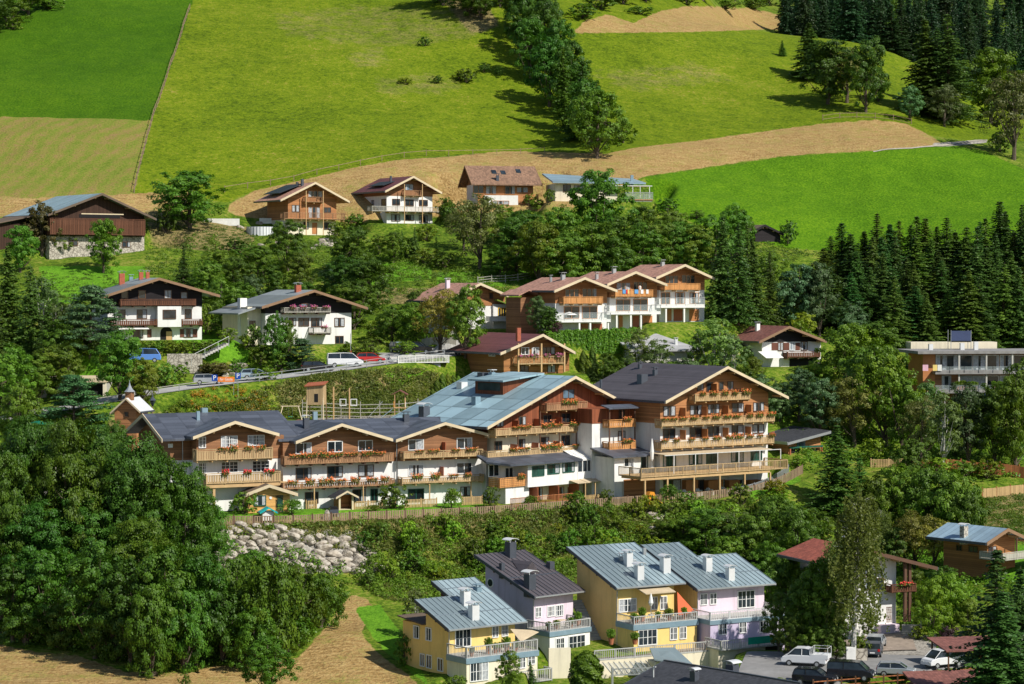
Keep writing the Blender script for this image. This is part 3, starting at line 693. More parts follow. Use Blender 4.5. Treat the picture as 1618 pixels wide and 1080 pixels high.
def flowers(b, xs, bal, where, kind='orange', L=1.0, y=None, group=None):
    """geranium boxes hung on a balcony rail, at photo x positions"""
    u0, u1, zt, zb, v = bal; ym = (b.c[1] and 0)
    for i, x in enumerate(xs):
        # find u on the rail plane from x (row taken from the projected rail)
        u = u0
        for _ in range(3):
            wp = b.W(u, v, zt); py = proj(*wp)[1]; yy = (py - b.c[1]) * b.c[2]; u = b.fr(x, yy, v)[0]
        u = min(max(u, u0 + L / 2), u1 - L / 2)
        k = (kind, L)
        wp = b.W(u, v - .1, zt - .02)
        if k not in FT: FT[k] = flower_tpl(L, kind); o = FT[k]
        else: o = copy_tree(FT[k])
        o.location = wp; o.rotation_euler = (0, 0, b.yaw + random.uniform(-.03, .03)); s = random.uniform(.6, 1.35); o.scale = (random.uniform(.7, 1.25) * random.choice((1, -1)), 1, s)
        tag(o, '%s geranium box, %s from left, %s' % (kind, ORD[i], where) if len(xs) > 1 else 'lone %s geranium box, %s' % (kind, where), 'flower box', group or 'geranium boxes on the hotel balconies')

K5 = (400, 480, 3.852); K6 = (180, 600, 3.852); K7 = (560, 560, 3.852); K8 = (880, 540, 3.852)
def gprof(b, pts, v): return [b.fr(x, y, v) for x, y in pts]

# ---- hotel building furthest right: grey roof, orange timber
def hotel_a():
    b = Bld('hotel_building', 'large hotel building with plain dark grey roof, orange timber gable, long terrace', 'hotel', 628, 935, 300, 36, K8)
    pr = gprof(b, [(660, 360), (1040, 148), (1408, 333)], -1.7); ur = pr[1][0]
    D = b.sd(470, 122, ur)[0]
    rf = b.gable(pr, -1.7, D, 'roof_charcoal')
    u1 = b.fr(1283, 560)[0]; zs = b.fr(628, 497)[1]
    b.wallbody(pr, 0, u1, 0, D - 1, 0, zs, 'plaster_white', 'wood_orange')
    pls = slope_plane(pr, 0)
    b.chimney(505, 160, 24, 120, pls, cap='flat', capmat='metal_dark'); b.chimney(520, 245, 62, 196, pls, cap=None); b.chimney(597, 200, 30, 152, pls, cap='flat', capmat='metal_dark'); b.chimney(268, 278, 14, 228, pls, cap=None)
    for q in ((855, 255, 888, 292), (912, 247, 943, 297), (988, 246, 1010, 290), (1040, 242, 1070, 288)): b.win(*q, fr='frame_brown', sash=1)
    for q in ((650, 393, 718, 448), (812, 387, 880, 440), (920, 382, 985, 432), (1067, 375, 1133, 425), (1197, 370, 1257, 418)): b.win(*q, fr='frame_brown')
    for q in ((648, 531, 716, 585), (810, 522, 878, 578), (918, 517, 983, 571), (1066, 509, 1131, 563), (1193, 503, 1256, 553)): b.win(*q, fr='frame_brown')
    for q in ((648, 690, 720, 756), (806, 683, 880, 742), (911, 675, 975, 737), (1062, 667, 1132, 726), (1182, 658, 1245, 716)): b.win(*q, fr='frame_green', bars=0, gl='glass_green')
    for (x, y0, y1) in ((765, 400, 445), (895, 393, 436), (1025, 386, 430), (1165, 380, 424), (765, 535, 583), (898, 528, 576), (1025, 521, 568), (1162, 514, 556), (955, 253, 295)):
        u, z1 = b.fr(x, y0, -.6); z0 = b.fr(x, y1 + 12, -.6)[1]; b.box('balcony_partition', 'panel_orange', u, u + .06, -1.2, -.06, z0, z1)
    bt = b.balcony(840, 1176, 311, 357); flowers(b, [882, 952, 1018, 1080, 1150], bt, 'top balcony of grey roofed hotel')
    bt = b.balcony(637, 1325, 455, 500, v=-1.4); flowers(b, [652, 705, 766, 830, 903, 966, 1034, 1092, 1170, 1230, 1300], bt, 'middle balcony of grey roofed hotel')
    bt = b.balcony(634, 1322, 584, 636, v=-1.4); flowers(b, [650, 722, 815, 898, 966, 1046, 1102, 1170, 1230, 1303], bt, 'lowest balcony of grey roofed hotel')
    # awning on steel posts
    v = -3.2; ua = b.fr(655, 690, v)[0]; ub = b.fr(1362, 645, v)[0]; zt = b.fr(1000, 668, v)[1]
    o = b.slab('awning', 'canvas_beige', [(ua, -.05, zt + .12), (ub - 1.5, -.05, zt + .12), (ub - 1.5, v, zt), (ua, v, zt)], .05)
    fm = MB(); fm.box(ua, ub, v - .06, v + .06, zt - .14, zt - .065)
    zd = b.fr(1000, 790, -4.5)[1]
    for x in (712, 843, 978, 1107, 1235, 1361):
        u = b.fr(x, 700, v)[0]; fm.box(u - .05, u + .05, v - .04, v + .04, zd, zt - .14)
    fm.build('awning_frame', 'metal_white', b.root)
    # terrace
    v = -4.6; u0 = b.fr(513, 795, v)[0]; u1t = b.fr(1405, 738, v)[0]; zt = b.fr(960, 742, v)[1]; zb = b.fr(960, 800, v)[1]
    t = b.balm(u0, u1t, zt, zb, v, -.06, 'rail_light', 'beam_wood', 'bars', False, True, True, 'long wooden terrace on posts')
    bm_ = MB(); zbm = zb - .35; bm_.box(u0, b.fr(1300, 790, v)[0], v + .1, v + .3, zbm, zb - .01)
    for x in (535, 672, 833, 990, 1142, 1297):
        u = b.fr(x, 850, v + .2)[0]; g = b.W(u, v + .2, 0); bm_.box(u - .1, u + .1, v + .1, v + .3, hz(g.x, g.y) - g.z - .1, zbm)
    for k in range(12):
        u = u0 + .5 + (u1t - u0 - 5) * k / 12; bm_.box(u - .07, u + .07, v + .3, -.1, zbm + .05, zb - .005)
    bm_.build('terrace_beam', 'beam_wood', b.root)
    for x0, x1 in ((760, 832), (895, 985), (1022, 1085), (1150, 1215)):
        b.panel(x0, 838, x1, 928, 'panel_orange', 0, 'partition_wall', .9)
    for x0, x1 in ((650, 750), (836, 892), (988, 1018), (1088, 1145), (1218, 1275)):
        b.win(x0, 842, x1, 925, 0, 'frame_brown', 'glass', name='patio_door')
    b.box('cellar_cladding', 'wood_orange', -5.2, -.06, .9, .99, -3.5, b.fr(400, 838, 1.0)[1])
    # connecting stair tower with small balconies
    ul = -7.2; b.box('stair_tower', 'plaster_white', ul, -.05, 5.0, 11, -3.5, zs); tb_ = b.fr(400, 402, 5.0)[1]; b.box('stair_tower_boarding', 'wood_red', ul - .03, -.05, 4.95, 11, zs, tb_)
    zz = [(b.fr(395, 400, 4.0)[1], b.fr(395, 415, 4.0)[1])]
    ua = b.fr(318, 480, 3.6)[0]; ub = b.fr(480, 480, 3.6)[0]
    rz = b.fr(400, 400, 3.4)[1]; b.slab('porch_roof', 'roof_anthracite', [(ua - .3, 3.2, rz), (ub + .3, 3.2, rz), (ub + .3, 5, rz + .35), (ua - .3, 5, rz + .35)], .15)
    for (yt, yb) in ((470, 520), (603, 655)):
        zt = b.fr(400, yt, 3.6)[1]; zb2 = b.fr(400, yb, 3.6)[1]
        t = b.balm(ua, ub, zt, zb2, 3.6, 4.95, 'rail_orange', 'beam_wood', 'boards', False)
        flowers(b, [425], t, '%s balcony of the stair tower' % ('upper' if yt < 500 else 'lower'), L=1.4)
    for u in (ua + .1, (ua + ub) / 2, ub - .1): b.box('post', 'beam_dark', u - .07, u + .07, 3.6, 3.74, zb2, rz - .12)
    b.win(375, 545, 412, 600, v=4.95, fr='frame_brown'); b.win(378, 415, 410, 465, v=4.95, fr='frame_brown')
    # flat entrance wing below the tower
    uw = b.fr(350, 720, 1.0)[0]; ux = -.1; zw = b.fr(450, 692, .6)[1]
    b.box('entrance_wing', 'plaster_white', uw, ux, 1.0, 5, -3.5, zw - .2)
    b.slab('wing_roof', 'roof_anthracite', [(uw - .8, .2, zw), (ux - .1, .2, zw), (ux - .1, 5, zw + .9), (uw - .8, 5, zw + .9)], .2)
    b.win(410, 708, 465, 755, v=1.0, fr='frame_white'); b.win(515, 692, 550, 765, v=1.0, fr='frame_green', sash=1, name='door')
    b.panel(395, 845, 490, 945, 'plaster_grey', 1.0, 'cellar_door'); 
    return b
HA = hotel_a()

# ---- hotel building with the pale blue roof
def hotel_b():
    b = Bld('hotel_building', 'tallest hotel building with pale blue metal roof and red-brown boarded gable', 'hotel', 815, 925, 293, 44, K7)
    pr = gprof(b, [(808, 440), (1345, 130), (1687, 311)], -1.6); ur = pr[1][0]
    D = b.sd(725, 100, ur)[0]
    D = min(D, 26)
    b.gable(pr, -1.6, D, 'roof_blue')
    ua = b.fr(862, 480)[0]; ub = b.fr(1535, 430)[0]; u3 = b.fr(1475, 560)[0]; zs = b.fr(1150, 475)[1]
    b.wallbody(pr, ua, ub, 0, D - 1, 0, zs, 'plaster_cream', 'wood_red')
    b.box('wall', 'plaster_white', 0, ua, .4, D - 2, -3.5, zs - 2.6)
    pls = slope_plane(pr, 0)
    b.chimney(740, 298, 50, 255, pls, 'copper_blue', None); b.chimney(425, 374, 62, 298, pls, 'metal_dark', 'arch'); b.chimney(905, 152, 14, 120, pls, 'metal_dark', None); b.chimney(838, 122, 34, 90, pls, 'copper_blue', 'flat')
    b.chimney(782, 126, 60, 108, pls, 'metal_dark', None); b.chimney(655, 198, 60, 166, pls, 'metal_white', None)
    # shed dormer
    q = b.pl(905, 245, *pls); q2 = b.pl(722, 240, *pls); q3 = b.pl(1135, 128, *pls)
    zt = q.z + 1.9
    p0 = b.pl(720, 190, (q.x, 0, 0), (1, 0, 0))
    m_ = MB(); k = (pr[1][1] - pr[0][1]) / (pr[1][0] - pr[0][0])
    vL, vR = q.y, b.sd(735, 205, q.x)[0]
    if vL > vR: vL, vR = vR, vL
    vR = min(vR, vL + 9); ue = q.x; ut = ue + 6.2
    m_.ext([(ue, vL, q.z - .3), (ue, vL, zt), (ut, vL, q.z + (ut - ue) * k - .4)], (0, vR - vL, 0)); dm = m_.build('dormer', 'wood_deepred', b.root)
    zo = zt + .1; ut2 = ue + 6.8
    MB().ext([(ue - .7, vL - .7, zo - .1), (ut2, vL - .7, q.z + (ut2 - ue) * k + .12), (ut2, vL - .7, q.z + (ut2 - ue) * k - .1), (ue - .7, vL - .7, zo - .32)], (0, vR - vL + 1.4, 0)).build('dormer_roof', 'roof_blue', dm)
    MB().box(ue - .05, ue - .01, vL + .5, vR - .5, q.z + .5, zt - .4).build('dormer_window', 'glass', dm)
    # solar panels on the far lower corner
    for q in ((1270, 215, 1335, 262), (1000, 378, 1040, 425), (1150, 370, 1197, 418), (1262, 360, 1310, 412), (1362, 350, 1408, 403), (868, 400, 905, 435), (1145, 250, 1170, 278)): b.win(*q, fr='frame_brown', gl='glass_blue' if q[0] in (1270, 1362) else 'glass')
    for q in ((855, 530, 895, 580), (1000, 517, 1035, 568), (1135, 505, 1180, 557), (1262, 495, 1307, 550), (1388, 487, 1437, 540)): b.win(*q, fr='frame_brown', gl='curtain' if q[0] == 1388 else 'glass')
    for x, y0, y1 in ((978, 400, 440), (1110, 390, 430), (1240, 380, 420), (968, 545, 580), (1098, 535, 570), (1228, 525, 560), (1352, 515, 550)):
        u, z1 = b.fr(x, y0, -.6); z0 = b.fr(x, y1 + 12, -.6)[1]; b.box('balcony_partition', 'panel_red', u, u + .07, -1.25, -.06, z0, z1)
    for x in (995, 1130, 1248, 1350):
        b.post(x, 560, 440, -1.2, .12, 'beam_dark')
    b.post(1130, 430, 345, -1.2, .12, 'beam_dark')
    w_ = 'of blue roofed hotel'
    bt = b.balcony(1170, 1418, 289, 338, v=-1.3, rail='rail_brown'); flowers(b, [1280, 1330], bt, 'short gable balcony ' + w_, L=1.4)
    bt = b.balcony(860, 1476, 432, 478, v=-1.4, rail='rail_light'); flowers(b, [980, 1040, 1175, 1232, 1342, 1400], bt, 'upper long balcony ' + w_, L=1.5)
    bt = b.balcony(810, 1500, 564, 606, v=-1.4, rail='rail_light'); flowers(b, [965, 1030, 1165, 1225, 1355, 1410], bt, 'lower long balcony ' + w_, L=1.5)
    # projecting front block with green windows, low dark roof over it
    v = -4.0; uL = b.fr(1055, 740, v)[0]; uR = b.fr(1356, 720, v)[0]; zt = b.fr(1205, 655, v)[1]; zb = b.fr(1205, 795, v)[1]
    b.box('front_block', 'plaster_white', uL, uR, v, -.1, zb, zt)
    u0 = b.fr(800, 640, -1.8)[0]; zr0 = b.fr(1180, 652, v - .8)[1]
    un = b.fr(950, 670, v - .8)[0]
    zr1 = zr0 + 1.0
    b.slab('block_roof', 'roof_anthracite', [(un, v - .8, zr0), (uR + .2, v - .8, zr0), (uR + .2, -.1, zr1), (u0, -.1, zr1), (u0, -1.9, zr0 + .25)], .24)
    for q in ((1083, 680, 1152, 735), (1176, 670, 1245, 722), (1268, 660, 1336, 712)): b.win(*q, v=v, fr='frame_green', gl='glass_green')
    b.box('lower_wall', 'plaster_white', .0, uL - .02, -1.6, -.1, -3.5, zr0 - .1)
    b.box('recess_wall', 'plaster_cream', uL, uR, -2.6, -.1, -3.5, zb - .01)
    b.win(818, 672, 876, 738, v=-1.6, fr='frame_white'); b.win(918, 690, 962, 745, v=-1.6, fr='frame_white')
    t = b.balcony(885, 1055, 745, 806, v=-3.6, vb=-1.6, rail='rail_orange', style='planks', brackets=False); flowers(b, [1010], t, 'small planked balcony beside green windows')
    uq = b.fr(920, 870, -3.4)[0]; b.box('corner_pier', 'plaster_white', uq, uL + .8, -3.4, -1.62, -3.5, t[3] - .02)
    for x0, x1 in ((965, 1015), (1095, 1142), (1228, 1272), (1300, 1335)): b.win(x0, 808, x1, 885, v=-2.6, fr='frame_orange', name='patio_door')
    for x in (1075, 1202, 1325):
        u, z = b.fr(x, 800, -3.2); b.box('partition_wall', 'panel_red', u, u + .08, -4.4, -2.62, -1, zb - .05)
    rl = MB(); ua_ = b.fr(950, 900, -5.6)[0]; ub_ = b.fr(1330, 870, -5.6)[0]; zg = b.fr(1180, 905, -5.6)[1]
    for k in range(60):
        u = ua_ + (ub_ - ua_) * k / 59; rl.box(u - .035, u + .035, -5.62, -5.58, zg - .2, zg + .95)
    rl.box(ua_, ub_, -5.66, -5.54, zg + .95, zg + 1.03); rl.box(ua_, ub_, -5.64, -5.56, zg + .1, zg + .2); rl.build('patio_railing', 'fence_red', b.root)
    b.box('patio_deck', 'beam_wood', ua_, ub_ + .3, -5.5, -2.62, zg - 1.2, zg + .02)
    # conservatory
    v = -4.0; cR = b.fr(1570, 640, v)[0]; ct = b.fr(1460, 640, v)[1]; cb = b.fr(1460, 712, v)[1]; cbb = b.fr(1460, 768, v)[1]
    b.box('conservatory_base', 'plaster_white', uR + .05, cR, v, -.1, cbb, cb)
    m_ = MB(); n = 7
    for k in range(n + 1): u = uR + .1 + (cR - uR - .2) * k / n; m_.box(u - .06, u + .06, v, v + .12, cb, ct)
    m_.box(uR + .05, cR, v - .02, v + .14, ct, ct + .15); m_.box(uR + .05, cR, v - .02, v + .14, cb, cb + .12); m_.box(cR - .12, cR, v + .14, -.1, ct, ct + .12)
    for k in range(8): u = uR + .1 + (cR - uR - .2) * k / 7; m_.ext([(u - .06, v, ct + .15), (u + .06, v, ct + .15), (u + .06, v, ct + .25), (u - .06, v, ct + .25)], (0, 3.8, 1.5))
    m_.build('conservatory_frame', 'frame_white', b.root)
    b.box('conservatory_glass', 'glass', uR + .12, cR - .12, v + .14, v + .17, cb + .12, ct)
    MB().ext([(uR + .1, v + .05, ct + .17), (cR - .1, v + .05, ct + .17), (cR - .1, v + .05, ct + .2), (uR + .1, v + .05, ct + .2)], (0, 3.7, 1.45)).build('conservatory_roof', 'canvas_white', b.root)
    b.box('recess_wall', 'plaster_cream', uR, cR, -2.6, -.1, -3.5, cbb - .01)
    # pergola awnings below
    for x0, x1, y in ((1360, 1445, 770), (1420, 1515, 762), (1505, 1610, 752)):
        a = b.fr(x0, y, -5.6)[0]; c = b.fr(x1, y, -5.6)[0]; z = b.fr((x0 + x1) / 2, y + 10, -5.6)[1]
        b.slab('patio_awning', 'canvas_beige', [(a, -5.6, z), (c - .3, -5.6, z), (c - .3, -4.1, z + .3), (a, -4.1, z + .3)], .05)
        b.post(x0 + 45, 900, y + 14, -5.5, .12, 'beam_wood')
    b.win(1395, 790, 1445, 860, v=-2.6, fr='frame_orange'); b.win(1462, 785, 1500, 850, v=-2.6, fr='frame_white', gl='curtain')
    fy = MB(); a = b.fr(1400, 880, -6)[0]; c = b.fr(1498, 880, -6)[0]; zg = b.fr(1450, 890, -6)[1]
    for k in range(16): u = a + (c - a) * k / 15; fy.box(u - .06, u + .06, -6.03, -6, zg - .2, zg + .8)
    fy.box(a, c, -6, -5.95, zg + .5, zg + .6); fy.build('picket_panel', 'fence_yellow', b.root)
    return b
HB = hotel_b()

# ---- middle wing with two front gables
def hotel_de():
    b = Bld('hotel_building', 'middle hotel wing with dark roof and two shallow timber gables side by side', 'hotel', 183, 1232, 283, 25, K5)
    v = -1.5
    pd = gprof(b, [(258, 836), (540, 728), (850, 820)], v); pe = gprof(b, [(868, 826), (1170, 720), (1472, 800)], v)
    u1 = b.fr(1415, 1000)[0]; ue = b.fr(876, 900)[0]
    zs = b.fr(800, 958)[1]
    # main roof with its ridge along the wing
    uL = pd[0][0] - 1.5; uR = pe[-1][0] + 2
    vr, zr = 7.5, None
    zr = b.fr(790, 694, 7.5)[1]; ze = pd[-1][1] - .08
    m_ = MB(); kk = (zr - ze) / (vr - v); m_.vz([(.3, ze + kk * .9), (vr, zr), (vr + 8, ze), (vr + 8, ze - .25), (vr, zr - .25), (.3, ze + kk * .9 - .2)], uL, uR); rf = m_.build('main_roof', 'roof_anthracite', b.root)
    for pr in (pd, pe):
        b.gable(pr, v, vr - .3, 'roof_anthracite', soffit='trim_light')
    prof = pd[:-1] + [((pd[-1][0] + pe[0][0]) / 2, (pd[-1][1] + pe[0][1]) / 2)] + pe[1:]
    b.wallbody(pd, 0, ue - .05, 0, 14, 0, zs, 'plaster_white', 'wood_brown')
    b.wallbody(pe, ue, u1, -.3, 14, 0, zs, 'plaster_white', 'wood_brown')
    b.box('wall', 'wood_brown', uL + 1, -.05, 2.2, 14, 0, ze - .6)
    pln = ((0, v + .25, ze), Vector((0, -(zr - ze), vr - v - .25)).normalized())
    b.chimney(322, 752, 50, 676, pln, 'metal_dark', 'arch'); b.chimney(930, 712, 50, 655, pln, 'metal_dark', 'flat', capmat='metal_dark')
    b.chimney(376, 695, 40, 655, ((0, vr, zr), (0, 0, 1)), 'copper_blue', None)
    for x0, x1, y0, y1 in ((262, 350, 848, 908), (455, 540, 838, 897), (642, 723, 833, 890), (947, 1034, 828, 885), (1242, 1328, 818, 876)): b.win(x0, y0, x1, y1, v=-.35 if x0 > 900 else -.05, fr='frame_white')
    for x0, x1, y0, y1 in ((263, 350, 1000, 1062), (455, 541, 990, 1050), (643, 730, 982, 1045), (947, 1034, 980, 1040), (1240, 1327, 968, 1028)): b.win(x0, y0, x1, y1, v=-.3 if x0 > 900 else 0, fr='frame_brown' if x0 < 900 else 'frame_white')
    for x0, x1, y0, y1 in ((318, 393, 1148, 1210), (608, 680, 1132, 1202), (718, 755, 1128, 1200), (946, 1036, 1128, 1198), (1265, 1320, 1115, 1165)): b.win(x0, y0, x1, y1, v=-.3 if x0 > 900 else 0, fr='frame_green' if x0 in (946, 718) else 'frame_brown')
    w_ = 'left gable of middle wing'
    t = b.balcony(190, 850, 915, 970, rail='rail_brown', deck='beam_dark'); flowers(b, [268, 340, 440, 505, 598, 690, 762], t, 'upper balcony, ' + w_, L=1.5)
    t = b.balcony(180, 862, 1075, 1118, rail='rail_brown', deck='beam_dark'); flowers(b, [240, 345, 440, 520, 620, 722, 800], t, 'lower balcony, ' + w_, L=1.3)
    w_ = 'right gable of middle wing'
    t = b.balcony(915, 1400, 890, 935, v=-1.6, vb=-.3, rail='rail_light'); flowers(b, [1012, 1094, 1230, 1328], t, 'upper balcony, ' + w_)
    t = b.balcony(905, 1406, 1045, 1088, v=-1.6, vb=-.3, rail='rail_light'); flowers(b, [998, 1107, 1218, 1304], t, 'lower balcony, ' + w_)
    for x, y0, y1 in ((1160, 840, 885), (1148, 990, 1032)):
        u, z1 = b.fr(x, y0, -.9); z0 = b.fr(x, y1, -.9)[1]; b.box('balcony_partition', 'panel_red', u, u + .07, -1.4, -.32, z0 - .3, z1)
    for x, y in ((372, 1215), (670, 1200), (1074, 1195), (1326, 1175)): b.post(x, y, y - 95, -1.3, .12)
    dp = MB(); u = ue - .2; dp.tube([(u, -.35, -1), (u, -.35, ze - .6)], .06); dp.build('downpipe', 'metal_grey', b.root)
    return b
HD = hotel_de()

# ---- left hotel building
def hotel_c():
    b = Bld('hotel_building', 'leftmost hotel building, long dark roof and one front gable, behind ash trees', 'hotel', 505, 790, 279, 26, K6)
    v = -1.5; pr = gprof(b, [(480, 346), (738, 250), (1006, 326)], v)
    u1 = b.fr(1032, 550)[0]; zs = b.fr(740, 485)[1]
    # main roof, ridge along the front
    ve = .6
    ueL, ze = b.fr(296, 361, ve); ueR, _ = b.fr(1137, 336, ve)
    vr, zr = b.sd(176, 210, ueL); vr = min(vr, 11.5)
    zr = b.fr(600, 195, vr)[1]
    m_ = MB(); m_.vz([(ve, ze), (vr, zr), (2 * vr - ve, ze), (2 * vr - ve, ze - .25), (vr, zr - .25), (ve, ze - .25)], ueL, ueR); rf = m_.build('main_roof', 'roof_anthracite', b.root)
    t_ = MB(); t_.vz([(ve, ze + .03), (vr, zr + .03), (2 * vr - ve, ze + .03), (2 * vr - ve, ze - .4), (vr, zr - .4), (ve, ze - .4)], ueL - .1, ueL - .004); t_.build('verge_board', 'trim_light', rf)
    b.gable(pr, v, vr - .5, 'roof_anthracite')
    uw = ueL + 1.4; vb = 2 * vr - ve - 1.5
    MB().vz([(ve + 1.5, zs), (ve + 1.5, ze - .1), (vr, zr - .35), (vb, ze - .1), (vb, zs)], uw, ueR - 1.2).build('boarding', 'wood_brown', b.root)
    b.box('wall', 'plaster_white', uw + .05, ueR - 1.3, ve + 1.55, vb, -3.5, zs)
    b.wallbody(pr, 0, u1, 0, ve + 1.4, 3.2, zs, 'plaster_white', 'wood_brown')
    o = b.root.children[-2]
    pln = ((0, ve, ze), Vector((0, -(zr - ze), vr - ve)).normalized())
    b.chimney(512, 242, 30, 190, pln, 'copper_blue', None); b.chimney(550, 192, 55, 170, pln, 'copper_blue', None)
    for q in ((520, 350, 555, 410), (655, 344, 748, 405), (818, 339, 912, 395)): b.win(*q, v=-.05, fr='frame_white', bars=2)
    for q in ((518, 507, 560, 566), (655, 500, 752, 560), (845, 494, 943, 556)): b.win(*q, fr='frame_white', bars=2)
    t = b.balcony(503, 968, 417, 486, v=-1.5); flowers(b, [662, 725, 818, 895], t, 'upper balcony of leftmost hotel building', 'orange', 1.1)
    t = b.balcony(560, 1017, 562, 628, v=-1.7); flowers(b, [675, 812, 945], t, 'lower balcony of leftmost hotel building', 'red', 1.1)
    b.box('porch_ceiling', 'beam_wood', b.fr(560, 640, -1.7)[0], u1, -1.6, 2, t[3] - .45, t[3] - .05)
    b.box('porch_opening', 'dark_open', .3, u1 - .3, 1.2, 1.9, -.5, t[3] - .46)
    b.post(608, 790, 655, -1.3, .3, 'beam_wood'); 
    for x in (1000,): b.post(x, 790, 655, -.4, .3, 'plaster_white')
    b.panel(330, 388, 358, 412, 'frame_white', ve + 1.45, 'vent')
    u = b.fr(418, 430, ve + 1.3)[0]; MB().tube([(u, ve + 1.3, -1), (u, ve + 1.3, ze - .4)], .06).build('downpipe', 'metal_grey', b.root)
    return b
HC = hotel_c()

# ---------------------------------------------------------------- other houses
KL = (620, 830, 4.258); KM = (880, 830, 4.258); KR = (1198, 800, 3.852); KS = (1198, 500, 3.852); KT = (780, 380, 3.852)
K1 = (0, 240, 3.852); K2 = (380, 240, 3.852); K3c = (700, 240, 3.852); K4 = (80, 400, 3.852); KH = (1100, 300, 3.1236)

def chalet(label, o, Y, yaw, c, roof, xr, split, D, mats, of=1.4, wins=(), bals=(), chims=(), name='chalet', cat='house', th=.24, trim='trim_light', ym=None, low0=True):
    b = Bld(name, label, cat, o[0], o[1], Y, yaw, c)
    pr = gprof(b, roof, -of); u1 = b.fr(xr, ym or (o[1] - 60))[0]
    zs = b.fr((o[0] + xr) / 2, split)[1] if split is not None else -9
    b.gable(pr, -of, D, mats[2], th, trim, .36)
    b.wallbody(pr, 0, u1, 0, D - .9, 0, zs, mats[0], mats[1], th)
    b.pr = pr; b.u1 = u1; b.zs = zs; b.D = D
    for w_ in wins: b.win(*w_[:4], **(w_[4] if len(w_) > 4 else {}))
    b.B = [b.balcony(*q[:4], **(q[4] if len(q) > 4 else {})) for q in bals]
    for q in chims: b.chimney(*q[:4], slope_plane(pr, 0), **(q[4] if len(q) > 4 else {}))
    return b
FB = dict(fr='frame_brown'); FBs = dict(fr='frame_brown', sash=1)
def long_roof(b, ulr, ve, ze, vr, zr, mat, th=.22, trim='trim_brown'):
    MB().vz([(ve, ze), (vr, zr), (2 * vr - ve, ze), (2 * vr - ve, ze - th), (vr, zr - th), (ve, ze - th)], *ulr).build('roof', mat, b.root)
    rf = b.root.children[-1] if False else [o for o in b.root.children if o.name.startswith('roof')][-1]
    for e, sg in ((ulr[0], -1), (ulr[1], 1)):
        MB().vz([(ve, ze + .03), (vr, zr + .03), (2 * vr - ve, ze + .03), (2 * vr - ve, ze - .34), (vr, zr - .34), (ve, ze - .34)], min(e + sg * .004, e + sg * .1), max(e + sg * .004, e + sg * .1)).build('verge_board', trim, rf)
    return rf

# white chalet with dark gable and arched door, left of the road
def m1():
    dk = dict(rail='rail_dark', deck='beam_dark', style='boards')
    b = chalet('white chalet with dark gable, arched door and brick chimneys above the road', (348, 528), 341, 21, K4, [(308, 262), (662, 148), (1030, 253)], 920, 322, 13, ('plaster_white', 'wood_black', 'roof_steel_grey'), 1.6,
        [(415, 345, 452, 396, FBs), (528, 345, 583, 395, FBs), (820, 343, 856, 394, FBs), (505, 462, 560, 512, FB), (812, 460, 865, 508, FB), (432, 228, 468, 272, FBs), (537, 228, 575, 272, FBs), (695, 226, 733, 272, FBs), (795, 238, 828, 272, dict(fr='frame_brown', sash=1, gl='glass_blue'))],
        [(425, 885, 278, 318, dk), (365, 650, 401, 440, dk), (799, 925, 399, 438, dk)],
        [(433, 187, 52, 108, dict(mat='brick_red', capmat='metal_grey')), (550, 158, 40, 100, dict(mat='brick_red', capmat='metal_grey')), (590, 152, 32, 100, dict(mat='brick_red', capmat='metal_grey')), (489, 160, 36, 128, dict(mat='copper_blue', cap='flat', capmat='copper_blue'))], trim='trim_brown')
    u0, z0 = b.fr(652, 448, -1.4); u1, z1 = b.fr(795, 322, -1.4); bay = b.box('bay', 'plaster_white', u0, u1, -1.4, -.003, z0, z1)
    b.win(686, 346, 760, 396, v=-1.4, **FBs)
    for x0, x1 in ((588, 614), (787, 810), (867, 893)): b.panel(x0, 460, x1, 511, 'shutter_brown', 0)
    ua, za = b.fr(668, 538); ub, zb = b.fr(740, 470); r = (ub - ua) / 2
    pts = [(ua, 0)] + [(ua + r - r * math.cos(math.pi * i / 10), zb - .3 + r * math.sin(math.pi * i / 10)) for i in range(11)] + [(ub, 0)]
    MB().uz(pts, -.05, -.004).build('door', 'dark_open', b.root); b.panel(703, 475, 738, 536, 'beam_wood', -.06, 'door_leaf')
    a = b.fr(415, 452, -1.7)[0]; c = b.fr(600, 452, -1.7)[0]; z = b.fr(500, 460, -1.7)[1]
    b.slab('awning', 'canvas_white', [(a, -1.7, z), (c, -1.7, z), (c, -.05, z + .35), (a, -.05, z + .35)], .05)
    return b
M1 = m1()
